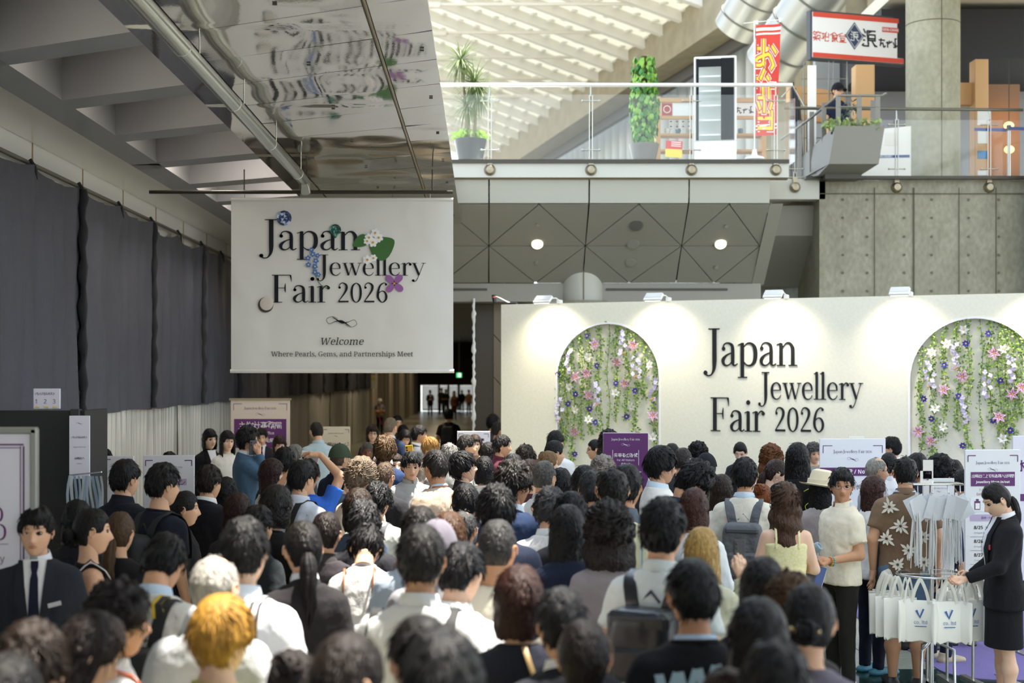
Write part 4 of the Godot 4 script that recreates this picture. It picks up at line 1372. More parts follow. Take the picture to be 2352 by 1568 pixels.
func hair_mesh(style: String) -> ArrayMesh:
	var key := "hair " + style
	if T.has(key):
		return T[key]
	var m := MB.new()
	var sd := absi(style.hash()) % 977
	match style.split("#")[0]:
		"short":
			hair_cap(m, .019, .42, .02, -.52, .5, .35, 0.0, sd)
			hair_tufts(m, 420, 0.044, 0.0038, 0.05, .45, .10, -.40, .019, sd)
		"neat":
			hair_cap(m, .018, .48, .06, -.50, .25, .3, 0.0, sd)
			hair_tufts(m, 360, 0.05, 0.004, 0.0, .5, .2, -.45, .018, sd)
		"messy":
			hair_cap(m, .025, .36, -.06, -.58, .6, .35, 0.0, sd)
			hair_tufts(m, 560, 0.058, 0.0044, 0.14, .38, .0, -.62, .026, sd)
		"spiky":
			hair_cap(m, .020, .45, .05, -.58, .5, .5, 0.0, sd)
			hair_tufts(m, 520, 0.044, 0.004, 0.4, .45, .2, -.4, .022, sd)
		"crew":
			hair_cap(m, .009, .50, .10, -.52, .3, .5, 0.0, sd)
			hair_tufts(m, 260, 0.014, 0.004, 0.7, .5, .45, .1, .010, sd)
		"wavy":
			hair_cap(m, .027, .38, -.08, -.60, .9, .3, 0.0, sd)
			hair_tufts(m, 460, 0.055, 0.005, 0.16, .38, -.05, -.6, .026, sd, .03)
		"curly":
			hair_cap(m, .034, .38, -.15, -.72, .5, .25, 0.0, sd)
			hair_tufts(m, 560, 0.032, 0.007, 0.8, .38, -.15, -.7, .034, sd, .05)
		"bowl":
			hair_cap(m, .026, .22, -.18, -.58, .16, .2, 0.0, sd)
			hair_tufts(m, 420, 0.07, 0.004, 0.0, .22, -.05, -.5, .027, sd)
		"thin":
			hair_cap(m, .012, .62, .06, -.56, .4, .2, .75, sd)
			hair_tufts(m, 130, .035, .005, .3, .62, .1, -.5, .012, sd)
		"bald":
			hair_cap(m, .012, 1.5, .06, -.58, .4, .0, 1.0, sd)
			for q in 1:
				hair_tufts(m, 60, .03, .005, .2, 1.55, .1, -.5, .010, sd)
		"tied":
			hair_cap(m, .014, .44, .0, -.66, .3, .25, 0.0, sd)
		"pony":
			hair_cap(m, .014, .44, .0, -.66, .3, .25, 0.0, sd)
		"highpony":
			hair_cap(m, .014, .44, .0, -.60, .3, .25, 0.0, sd)
		"tail":
			hair_tail(m, Vector3.ZERO, .34, .03, .06, sd)
		"bun":
			hair_cap(m, .014, .44, .0, -.66, .3, .25, 0.0, sd)
			hair_bun(m, Vector3(0, -.02, .128), .043, sd)
		"topbun":
			hair_cap(m, .015, .44, .0, -.66, .4, .25, 0.0, sd)
			hair_bun(m, Vector3(0, .095, .085), .052, sd)
		"bob":
			hair_cap(m, .022, .30, -.05, -.55, .25, .25, 0.0, sd)
			hair_fall(m, -.125, 2.02, .098, .112, .0, sd)
			hair_tufts(m, 160, 0.06, 0.004, 0.0, .3, .1, -.2, .021, sd)
		"lob":
			hair_cap(m, .022, .32, -.05, -.55, .25, .25, 0.0, sd)
			hair_fall(m, -.20, 1.98, .100, .108, .0, sd)
			hair_tufts(m, 160, 0.06, 0.004, 0.0, .3, .1, -.2, .021, sd)
		"long":
			hair_cap(m, .021, .36, -.05, -.55, .25, .2, 0.0, sd)
			hair_fall(m, -.36, 1.85, .104, .105, .0, sd)
			hair_tufts(m, 160, 0.06, 0.004, 0.0, .36, .1, -.2, .02, sd)
		"longwavy":
			hair_cap(m, .026, .36, -.05, -.55, .5, .2, 0.0, sd)
			hair_fall(m, -.34, 1.9, .118, .116, .010, sd)
			hair_tufts(m, 260, 0.07, 0.006, 0.12, .36, .0, -.4, .026, sd, .03)
		"frizz":
			hair_cap(m, .042, .34, -.2, -.75, .6, .1, 0.0, sd)
			hair_fall(m, -.17, 1.9, .135, .135, .006, sd)
			hair_tufts(m, 480, 0.05, 0.007, 0.45, .34, -.2, -.75, .042, sd, .06)
	T[key] = m.mesh()
	return T[key]

# ------------------------------------------------------------------ people
const SKINS := {"light": "d9ab8c", "fair": "e3bba0", "warm": "cf9f7f", "tan": "c59372", "brown": "8a5a3e", "deep": "6b4430"}

func opt(o: Dictionary, k: String, d: Variant) -> Variant:
	return o[k] if o.has(k) else d

# A standing person. where: feet; face: compass of the body, 0 away from the camera's side, 90 to the right.
# opts: "hy" head turn, "hp" head bow, "lean", "w" woman, "legs", "shoe", "glasses", "mask", "cap", ...
func person(x: float, z: float, h: float, face: float, skin: String, hair: String, top: String, pose: String, low: String, opts: String, label: String) -> Node3D:
	var o := {}
	for w in opts.split(" ", false):
		var kv := w.split("=")
		o[kv[0]] = kv[1] if kv.size() > 1 else "1"
	var woman := o.has("w")
	var floor_y := float(opt(o, "y", "0"))
	var p := thing("person", label, "person", Vector3(x, floor_y, z), -deg_to_rad(face), opt(o, "group", "crowd waiting in the hall").replace("_", " "))
	p.scale = Vector3.ONE * (h / 1.71)
	var hy := deg_to_rad(float(opt(o, "hy", "0")))
	var hp := deg_to_rad(float(opt(o, "hp", "0")))
	var hr := deg_to_rad(float(opt(o, "hr", "0")))
	var lean := deg_to_rad(float(opt(o, "lean", "0")))
	# upper body leans about the hips
	var tilt := Transform3D(Basis(Vector3.RIGHT, -lean), Vector3.ZERO)
	tilt.origin = Vector3(0, .9, 0) - tilt.basis * Vector3(0, .9, 0)
	var hb := Basis(Vector3.UP, -hy) * Basis(Vector3.RIGHT, -hp) * Basis(Vector3.BACK, hr)
	var pivot := Vector3(0, 1.488, .010)
	var big := float(opt(o, "head", "1.03"))
	var ht := tilt * Transform3D(hb.scaled(Vector3.ONE * big), pivot + hb * (Vector3(0, .112, -.018) * big))
	var turn := absf(wrapf(face + float(opt(o, "hy", "0")), -180, 180))
	var seen := turn > 55.0
	var fine := o.has("fine") or turn > 70.0
	# one continuous body: trunk, arms, hands, neck and head
	var bare_legs := o.has("legs")
	var st := SurfaceTool.new()
	st.append_from(skin_mesh(pose, woman, bare_legs), 0, tilt)
	for s in [1.0, -1.0]:
		var a := arm(pose, s, woman)
		var palm := Vector3(-s, 0, -.15)
		if pose in ["front", "fore", "reach"]:
			palm = Vector3(-s * .6, -.4, .2)
		if pose == "over":
			palm = Vector3(0, -1, .2)
		if pose == "shot":
			palm = Vector3(-.4, 0, -1)
		var raised: bool = pose != "down" and (pose in ["front", "cross", "over", "reach"] or (s > 0.0) == (pose in ["phone", "shot", "chin"]))
		var hm := hand_mesh(.95 if raised and pose != "over" else .5, s > 0.0, .0042 if o.has("hands") else .0075)
		var hs := .9 if woman else 1.0
		var dir: Vector3 = a[3].normalized()
		st.append_from(hm, 0, tilt * Transform3D(aim(dir, palm).scaled_local(Vector3.ONE * hs), a[2] + dir * .012))
	st.append_from(head_mesh(fine).mesh() if not T.has("head m %s" % fine) else T["head m %s" % fine], 0, ht)
	var body := st.commit()
	var smat := mat("skin " + skin, SKINS[skin], .55, 0.0, .4)
	smat.subsurf_scatter_enabled = true
	smat.subsurf_scatter_strength = .08
	var bnode := put("body", body, smat, p)
	if seen:
		var f := face_parts()
		for k in 3:
			var g := put(["lips", "eye_whites", "eyes_and_brows"][k], f[k], [mat("lips", "a8605a", .5), mat("eye white", "dcd8d2", .3), mat("dark brow", "1c1614", .6)][k], bnode)
			g.transform = ht
	# hair
	if hair != "none":
		var hs := hair.split(" ")
		var hn := put("hair", hair_mesh(hs[0]), hair_mat(hs[1]), p)
		var mir := -1.0 if absi(int(x * 997.0)) % 2 == 0 else 1.0
		hn.transform = ht * Transform3D(Basis(Vector3.UP, .12 * mir), Vector3.ZERO)
		if hs[0].ends_with("pony"):      # the tail hangs straight down however the head is bowed
			var tl := put("ponytail", hair_mesh("tail"), hair_mat(hs[1]), p)
			tl.transform = Transform3D(Basis(Vector3.UP, -hy), ht * Vector3(0, .055 if hs[0] == "highpony" else -.02, .105))
	# clothes
	var tk := top.split(" ")
	var kind := tk[0]
	var cut: String = {"tee": "tee", "polo": "tee", "sshirt": "tee", "shirt": "long", "blouse": "long", "suit": "suit", "jacket": "suit", "bare": "bare", "dress": "dress", "vest": "tee"}[kind]
	var names := {"tee": "t_shirt", "polo": "polo_shirt", "sshirt": "short_sleeved_shirt", "shirt": "shirt", "blouse": "blouse", "suit": "suit_jacket", "jacket": "jacket", "bare": "sleeveless_top", "dress": "dress", "vest": "vest"}
	var cm: Material = M[tk[1]] if M.has(tk[1]) else cloth(tk[1])
	var tn := put(names[kind], top_mesh(cut, pose, woman), cm, p)
	tn.transform = tilt
	var collar_hex: String = tk[2] if tk.size() > 2 else ("f0f1f2" if kind == "suit" else "")
	if kind in ["polo", "sshirt", "shirt", "suit", "jacket"] and collar_hex != "none":
		var cn := put("collar", collar_mesh(woman), cloth(collar_hex) if collar_hex else cm, tn)
		cn.position = Vector3(0, .008 if kind == "suit" else 0.0, 0)
		if kind == "suit" or kind == "jacket":
			var lap := put("lapel_collar", lapel_mesh(woman), cm, tn)
			if turn > 60.0 or o.has("front"):
				suit_front(tn, woman, cm, opt(o, "tie", ""))
	elif kind == "tee":
		put("neck_rib", rib_mesh(woman), cm, tn)
	if kind == "bare" or kind == "dress":
		for s in [-1.0, 1.0]:
			var g := MB.new()
			var pts := []
			var ups := []
			for q in 11:
				var t := q / 10.0
				var a := lerpf(-.55, PI + .55, t)
				var yy := 1.30 + .155 * sin(clampf(a, 0, PI)) + (.0 if a > 0 and a < PI else -absf(sin(a)) * .06)
				var zz := skin_z(.085, minf(yy, 1.44), 1.0 if cos(a) > 0 else -1.0, woman, .012)
				pts.append(Vector3(s * .083, yy, lerpf(zz, .015, clampf(sin(a), 0, 1) ** 6)))
				ups.append(Vector3(s * .2, sin(a) + .2, cos(a)))
			g.band(pts, ups, .016, .004)
			put("shoulder_strap", g, cm, tn)
	if low != "none":
		var lk := low.split(" ")
		var nm := {"trousers": "trousers", "wide": "trousers", "shorts": "shorts", "skirt": "skirt", "jeans": "jeans"}
		put(nm[lk[0]], legs_mesh({"jeans": "trousers"}.get(lk[0], lk[0])), cloth(lk[1]), p)
	var sc: PackedStringArray = String(opt(o, "shoe", "plain/26241f")).split("/")
	for s in [-1.0, 1.0]:
		var sn := put("shoe", shoe_mesh(sc[0]), mat("shoe " + sc[1], sc[1], .45), p)
		sn.position = Vector3(s * .094, 0, .0)
		sn.rotation.y = -s * .12
	# what is worn
	if o.has("glasses"):
		var gn := put("glasses", glasses_mesh(), mat("frame " + o.glasses, o.glasses if o.glasses != "1" else "1e1c1c", .3, .3), p)
		gn.transform = ht
	if o.has("mask"):
		var g := MB.new()
		var rows := []
		for r in 8:
			var y := lerpf(-.105, -.022, r / 7.0)
			var row := PackedVector3Array()
			for q in 13:
				row.append(face_on(lerpf(-.058, .058, q / 12.0), y, .006))
			rows.append(row)
		g.grid(rows)
		put("face_mask", g, cloth(o.mask if o.mask != "1" else "f1f1ee"), p).transform = ht
	if o.has("cap"):
		var cp := put("cap", cap_mesh(), cloth(o.cap), p)
		cp.transform = ht * Transform3D(Basis(Vector3.UP, deg_to_rad(float(opt(o, "brim", "0")))), Vector3.ZERO)
		put("cap_brim", brim_mesh(), cloth(o.cap), cp)
	if o.has("lanyard"):
		var g := MB.new()
		var pts := []
		var ups := []
		for q in 13:
			var a := lerpf(-.35, PI + .35, q / 12.0)
			pts.append(Vector3(cos(a) * .078, 1.468 + sin(a) * .012 - (.0 if sin(a) > 0 else .035), .022 + sin(a) * .066))
			ups.append(Vector3(cos(a), .8, sin(a)))
		g.band(pts, ups, .02, .003)
		put("lanyard", g, cloth(o.lanyard if o.lanyard != "1" else "b4cbe2"), tn)
	if o.has("earbud"):
		var g := MB.new()
		g.ball(Vector3(.083 * float(o.earbud), -.008, .002), Vector3(.008, .009, .009))
		put("earpiece", g, mat("earpiece", "15161a", .4), p).transform = ht
	if o.has("earring"):
		var g := MB.new()
		for s in [-1.0, 1.0]:
			g.ball(Vector3(.082 * s, -.046, .006), Vector3(.005, .005, .005))
		put("earrings", g, mat("pearl", "e8e0cc", .2), p).transform = ht
	if o.has("beard"):
		var g := MB.new()
		var rows := []
		for r in 10:
			var t := r / 9.0
			var row := PackedVector3Array()
			for q in 25:
				var lon := lerpf(-1.55, 1.55, q / 24.0)
				var el := lerpf(-1.25, -.34 - .25 * cos(lon), t)
				var e2 := lerpf(el, minf(el, -.62), bell(lon, .35))
				var v := head_at(lon, e2)
				var k := sin(PI * clampf(t, .04, .96))
				row.append(v + v.normalized() * (.009 * k - .002))
			rows.append(row)
		g.grid(rows)
		put("beard", g, hair_mat(o.beard), p).transform = ht
	return p

func collar_mesh(woman: bool) -> ArrayMesh:
	var key := "collar %s" % woman
	if not T.has(key):
		var m := MB.new()
		var k := .86 if woman else 1.0
		var rows := []
		for pr in [[.069, 1.452], [.066, 1.488], [.064, 1.502], [.070, 1.504], [.079, 1.478], [.084, 1.456], [.078, 1.452]]:
			var row := PackedVector3Array()
			for q in 29:
				var a := lerpf(-PI * .5 + .16, PI * 1.5 - .16, q / 28.0)
				var drop := .5 - .5 * sin(a)
				row.append(Vector3(cos(a) * pr[0] * k, float(pr[1]) - drop * .030 - (.010 if float(pr[0]) > .075 else .0) * drop, .016 + sin(a) * (float(pr[0]) + .004) * k))
			rows.append(row)
		m.grid(rows, false)
		T[key] = m.mesh()
	return T[key]

func lapel_mesh(woman: bool) -> ArrayMesh:
	var key := "lapel %s" % woman
	if not T.has(key):
		var m := MB.new()
		var k := .86 if woman else 1.0
		var rows := []
		for pr in [[.076, 1.445], [.078, 1.482], [.082, 1.488], [.096, 1.462], [.104, 1.440]]:
			var row := PackedVector3Array()
			for q in 25:
				var a := lerpf(-.55, PI + .55, q / 24.0)
				var drop := .5 - .5 * sin(a)
				row.append(Vector3(cos(a) * pr[0] * k, float(pr[1]) - drop * .055, .018 + sin(a) * (float(pr[0]) - .002) * k))
			rows.append(row)
		m.grid(rows, false)
		T[key] = m.mesh()
	return T[key]

func rib_mesh(woman: bool) -> ArrayMesh:
	var key := "rib %s" % woman
	if not T.has(key):
		var m := MB.new()
		var pts := []
		for q in 25:
			var a := TAU * q / 24.0
			var k := .068 if woman else .082
			pts.append(Vector3(cos(a) * k, 1.452 + sin(a) * .012, .02 + sin(a) * k * .92))
		m.tube(pts, .008, 6)
		T[key] = m.mesh()
	return T[key]

# shirt, tie and lapels in the opening of a jacket, laid on the chest
func suit_front(parent: Node, woman: bool, jm: Material, tie: String) -> void:
	var shirt := MB.new()
	var rows := []
	for r in 14:
		var t := r / 13.0
		var y := lerpf(1.468, 1.02, t)
		var w := lerpf(.062, .012, t)
		var row := PackedVector3Array()
		for q in 9:
			var x := lerpf(-w, w, q / 8.0)
			row.append(Vector3(x, y, skin_z(x, y, -1.0, woman, .037)))
		rows.append(row)
	shirt.grid(rows)
	put("shirt_front", shirt, cloth("e6e6ea"), parent)
	for s in [-1.0, 1.0]:
		var l := MB.new()
		rows = []
		for r in 14:
			var t := r / 13.0
			var y := lerpf(1.465, 1.02, t)
			var w := lerpf(.062, .012, t)
			var e := w + .012 + .05 * sin(PI * clampf(t * .9 + .08, 0, 1)) * (1.0 if t < .45 else 1.15 - (t - .45))
			var row := PackedVector3Array()
			for q in 5:
				var x := lerpf(w, e, q / 4.0)
				row.append(Vector3(s * x, y, skin_z(x, y, -1.0, woman, .044 - .006 * q / 4.0)))
			rows.append(row)
		l.grid(rows)
		put("lapel", l, jm, parent)
	if tie:
		var g := MB.new()
		rows = []
		for r in 16:
			var t := r / 15.0
			var y := lerpf(1.462, 1.0, t)
			var w := .020 if r < 2 else (.014 if r == 2 else lerpf(.017, .036, t))
			var row := PackedVector3Array()
			for q in 7:
				var x := lerpf(-w, w, q / 6.0)
				row.append(Vector3(x, y, skin_z(x, y, -1.0, woman, .046 if r > 2 else .050)))
			rows.append(row)
		g.grid(rows)
		put("tie", g, cloth(tie), parent)

func glasses_mesh() -> ArrayMesh:
	if not T.has("glasses"):
		var m := MB.new()
		for s in [-1.0, 1.0]:
			var pts := []
			for q in 19:
				var a := TAU * q / 18.0
				pts.append(Vector3(s * .0335 + cos(a) * .0245, .001 + sin(a) * .0185, -.106 + absf(s * .0335 + cos(a) * .0245) * .22))
			m.tube(pts, .0016, 5)
			m.tube([Vector3(s * .058, .006, -.092), Vector3(s * .078, .008, -.06), Vector3(s * .084, .010, .01), Vector3(s * .084, -.008, .03)], .0016, 5)
		m.tube([Vector3(-.009, .005, -.104), Vector3(0, .008, -.106), Vector3(.009, .005, -.104)], .0014, 5)
		T["glasses"] = m.mesh()
	return T["glasses"]

func cap_mesh() -> ArrayMesh:
	if not T.has("cap"):
		var m := MB.new()
		var rows := []
		for r in 15:
			var e := lerpf(.12, PI / 2, r / 14.0)
			var row := PackedVector3Array()
			for q in 36:
				var p := head_at(TAU * q / 36.0, e, false)
				row.append(p + p.normalized() * (.026 - .003 * absf(sin(q * PI / 6.0))))
			rows.append(row)
		m.grid(rows, true)
		m.ball(Vector3(0, .146, 0), Vector3(.009, .005, .009))
		T["cap"] = m.mesh()
	return T["cap"]

func brim_mesh() -> ArrayMesh:
	if not T.has("brim"):
		var m := MB.new()
		var rows := []
		for r in 6:
			var t := r / 5.0
			var row := PackedVector3Array()
			for q in 17:
				var a := lerpf(-1.15, 1.15, q / 16.0)
				var p := head_at(a, .14, false)
				row.append(p + Vector3(p.x * .24, 0, p.z) .normalized() * (.02 + .075 * t * cos(a * 1.2)) + Vector3(0, -.010 * t - .020 * t * pow(absf(a), 1.5) + .003, 0))
			rows.append(row)
		var under := []
		for r in rows:
			var row := PackedVector3Array()
			for p in r:
				row.append(p - Vector3(0, .004, 0))
			under.append(row)
		m.grid(rows)
		m.grid(under)
		T["brim"] = m.mesh()
	return T["brim"]

# ------------------------------------------------------------------ floor, ceiling, walls
const H := 4.735      # underside of the low ceiling on the left

func floor_and_carpet() -> void:
	var stone := mat("pale terrazzo", "c9c9c0", .26, 0.0, .4)
	stone.albedo_texture = noise_tex("terrazzo", .09, hexc("c2c2b8"), hexc("d8d8d0"), 3, 0.0, FastNoiseLite.TYPE_CELLULAR)
	tri_tex(stone, V(.9, .9, .9), true)
	var green := mat("green marble", "ffffff", .15)
	green.albedo_texture = noise_tex("green marble", .02, hexc("15251f"), hexc("3c5248"), 5)
	tri_tex(green, V(1.2, 1.2, 1.2), true)
	var m := MB.new()
	m.box(V(4, -.16, -48), V(24, .30, 124))
	var fl := struct("floor", m, stone)
	var tile := MB.new()
	tile.box(Vector3.ZERO, V(.894, .012, .894), Basis(), .003)
	var tm := tile.mesh()
	for zi in 12:
		for xi in 9:
			var z := -8.35 - zi * .9
			var o := struct("tile", tm, green if zi == 3 or (zi == 9 and xi > 2) else stone, fl)
			o.position = V(-.85 + xi * .9, -.006, z)
	# lilac carpet, laid from the rack to the cream wall
	var lilac := mat("lilac carpet", "8f83bd", .98, 0.0, .1)
	lilac.normal_enabled = true
	lilac.normal_texture = noise_tex("pile", .2, Color.BLACK, Color.WHITE, 2, 6.0)
	tri_tex(lilac, V(6, 6, 6))
	var poly := PackedVector2Array([Vector2(9.5, 11.05), Vector2(9.5, 16.2), Vector2(3.62, 18.0)])
	for q in 7:
		var a := PI + PI * .5 * q / 6.0
		poly.append(Vector2(4.0 + .38 * cos(a), 11.43 + .38 * sin(a)))
	var c := MB.new()
	c.prism(poly, .0, .008, Transform3D(Basis(V(1, 0, 0), V(0, 0, -1), V(0, 1, 0)), V(0, .001, 0)))
	tag(put("carpet", c, lilac), "lilac carpet with a rounded corner at the foot of the rack of bags", "carpet")

func left_side() -> void:
	var white := mat("white panel", "e6e6e4", .3)
	var taupe := mat("taupe enamel", "77726b", .4)
	var steel := mat("polished panel", "e4e0da", .06, .9)
	steel.normal_enabled = true
	steel.normal_texture = noise_tex("panel waves", .006, Color.BLACK, Color.WHITE, 2, 4.0)
	steel.normal_scale = .5
	tri_tex(steel, V(.35, .35, .35), true)
	var beam := mat("grey enamel", "a3a3a6", .22)
	# wall behind the hoarding
	var m := MB.new()
	m.box(V(-4.74, H * .5 + .3, -33), V(.2, H + .6, 54))
	var w := struct("wall_left", m, white)
	for k in 26:
		part_box("seam", V(-4.637, H * .5, -9.2 - k * 1.85), V(.006, H, .03), mat("brown seam", "9c8464", .6), w)
	# coffered ceiling: recessed slab, longitudinal and cross beams
	m = MB.new()
	m.box(V(-2.95, H + .62, -29), V(4.3, .12, 70))
	m.box(V(-1.05, H + .5, -16), V(1.0, .36, 40))
	var ceil_node := struct("ceiling", m, taupe)
	var mk := MB.new()
	mk.box(V(-4.31, H + .02, -29), V(.64, .04, 70))
	put("flat_panel", mk, mat("glossy white", "dedcd6", .18), ceil_node)
	for q in [[-3.83, .34], [-2.29, .34]]:
		mk = MB.new()
		mk.box(V(q[0], H + .30, -29), V(q[1], .60, 70))
		put("long_beam", mk, beam if q[0] < -3 else steel, ceil_node)
	for k in 19:
		var d := 6.4 + k * 1.80
		mk = MB.new()
		var a := V(-4.0, H, -(d + .85))
		var b := V(-2.46, H, -d)
		var e := V(0, 0, -.40)
		mk.quad(a, b, b + e, a + e, Vector3.DOWN)
		var up := V(0, .58, 0)
		mk.quad(a, b, b + up, a + up, Vector3.BACK)
		mk.quad(a + e, b + e, b + e + up, a + e + up, Vector3.FORWARD)
		put("cross_beam", mk, beam, ceil_node)
	# polished soffit beside the pipe, panel by panel, edges askew to the hall
	var s := MB.new()
	s.box(V(-1.20, H + .055, -13.5), V(1.66, .07, 17.4))
	var so := struct("ceiling_soffit", s, taupe)
	for k in 21:
		for c in 2:
			var x0: float = [-2.10, -.752][c]
			var x1: float = [-.79, -.36][c]
			var d0 := 4.6 + k * .895
			var z0 := -(d0 + .55 * (-.36 - x0))
			var z1 := -(d0 + .55 * (-.36 - x1))
			var g := V(0, 0, -.885)
			var r := V(0, rng.randf_range(-.004, .004), 0)
			mk = MB.new()
			mk.slab(V(x0, H, z0) + r, V(x1, H, z1) - r, V(x1, H, z1) + g + r, V(x0, H, z0) + g - r, Vector3.DOWN, .02)
			put("soffit_panel", mk, steel, so)
			if k % 2 == 0:
				part_box("clip", V((x0 + x1) * .5 + .1, H - .008, (z0 + z1) * .5 - .45), V(.03, .012, .015), mat("clip", "3a3632", .4), so)
	part_tube("joint_cover", [V(-.771, H + .006, -4.7), V(-.771, H + .006, -22.2)], .014, mat("bronze joint", "94846c", .4, .4), so, 6)
	# galvanised pipe under the soffit
	var pipe := thing("duct_pipe", "galvanised steel pipe running under the ceiling to the banner rail", "pipe", V(-2.04, 4.56, -4.5))
	var zinc := mat("zinc", "bfc2bc", .2, .9)
	part_tube("tube", [Vector3.ZERO, V(0, 0, -11.6), V(.0, -.02, -11.8), V(.0, -.10, -11.92)], .062, zinc, pipe, 20)
	for k in 6:
		part_tube("sleeve", [V(0, 0, -1.2 - k * 2.0), V(0, 0, -1.26 - k * 2.0)], .065, zinc, pipe, 20)
		part_tube("hanger", [V(-.0, .04, -2.0 - k * 1.9), V(-.0, .18, -2.0 - k * 1.9)], .006, zinc, pipe, 6)
	# scaffold pole and dark mesh curtains tied to it
	var pole := thing("curtain_pole", "grey scaffold pole carrying the dark mesh curtains", "pole", V(-4.54, 4.47, -8))
	part_tube("tube", [Vector3.ZERO, V(0, 0, -49)], .024, mat("dull zinc", "77766e", .5, .5), pipe.get_parent() if false else pole, 8)
	for k in 14:
		part_tube("bracket", [V(0, 0, -2.4 - k * 3.4), V(-.10, .06, -2.4 - k * 3.4)], .014, mat("dull zinc", "77766e", .5, .5), pole, 6)
	var net := mat("mesh curtain", "4c4d56", .6, 0.0, .4)
	net.normal_enabled = true
	net.normal_texture = noise_tex("mesh weave", .12, Color.BLACK, Color.WHITE, 1, 5.0, FastNoiseLite.TYPE_CELLULAR)
	net.normal_scale = .5
	tri_tex(net, V(3, 3, 3))
	for k in 14:
		var d0 := 9.15 + k * 3.43
		var rows := []
		for r in 15:
			var t := r / 14.0
			var row := PackedVector3Array()
			for c in 65:
				var u := c / 64.0
				var sag := .07 * absf(sin(u * PI * 2.0)) * (1.0 if k != 3 else 1.9)
				var top := 4.45 - sag
				var y := lerpf(1.91 + .012 * sin(u * 9.0 + k), top, t)
				var fold := .030 * sin(u * 34.0 + sin(u * 7.0 + k) * 2.0) * (1.0 - .5 * t) + .05 * noise.get_noise_2d(u * 60.0 + k * 40.0, t * 12.0)
				row.append(V(-4.50 + fold, y, -(d0 + u * 3.47)))
			rows.append(row)
		m = MB.new()
		m.grid(rows)
		var cu := put("mesh_curtain", m, net)
		tag(cu, ["nearest", "second nearest", "third nearest", "fourth nearest", "fifth nearest"][k] + " dark grey mesh curtain tied to the scaffold pole" if k < 5 else "dark grey mesh curtain far along the left wall", "curtain", "mesh curtains along the left wall")
		# overlap of two curtains: a gathered hem
		m = MB.new()
		var pts := []
		var rr := []
		for q in 24:
			pts.append(V(-4.47, 1.93 + 2.5 * q / 23.0, -d0 + .03 * sin(q * 1.9)))
			rr.append(.045 + .016 * sin(q * 1.7 + k))
		m.tube(pts, rr, 8, .5)
		put("gathered_hem", m, mat("dark hem", "26272c", .8), cu)
		for q in 3:
			m = MB.new()
			m.tube([V(-4.52, 4.50, -d0 - q * 1.72), V(-4.47, 4.43, -d0 - q * 1.72), V(-4.45, 4.30, -d0 - .02 - q * 1.72)], [.02, .016, .005], 6)
			put("tie", m, mat("dark hem", "26272c", .8), cu)
	# corrugated plastic hoarding
	var plastic := mat("corrugated plastic", "dddcd4", .10, .2, .6)
	plastic.clearcoat_enabled = true
	plastic.clearcoat = .6
	plastic.clearcoat_roughness = .06
	var rows2 := []
	for r in 4:
		var row := PackedVector3Array()
		for c in 145:
			var u := c / 144.0 * 1.8
			row.append(V(.012 * sin(u * TAU / .225 + 1.3 * sin(u * 5.0)) + .006 * sin(u * TAU / .09) + .012 * sin(u * 3.0 + r) * r / 3.0, 1.93 * r / 3.0, -u))
		rows2.append(row)
	m = MB.new()
	m.grid(rows2)
	var sheet := m.mesh()
	var ho := thing("plastic_hoarding", "glossy corrugated clear plastic hoarding along the left wall", "hoarding", V(-4.585, 0, -9))
	for k in 27:
		var o := put("sheet", sheet, plastic, ho)
		o.position = V(.01 * sin(k * 2.0), 0, -k * 1.78)
		o.rotation.y = rng.randf_range(-.012, .012)
	var bl := MB.new()
	bl.box(V(.04, 1.55, -19.0), V(.01, .75, .20))
	put("blue_tape", bl, mat("sky blue tape", "6fb0d8", .4), ho)

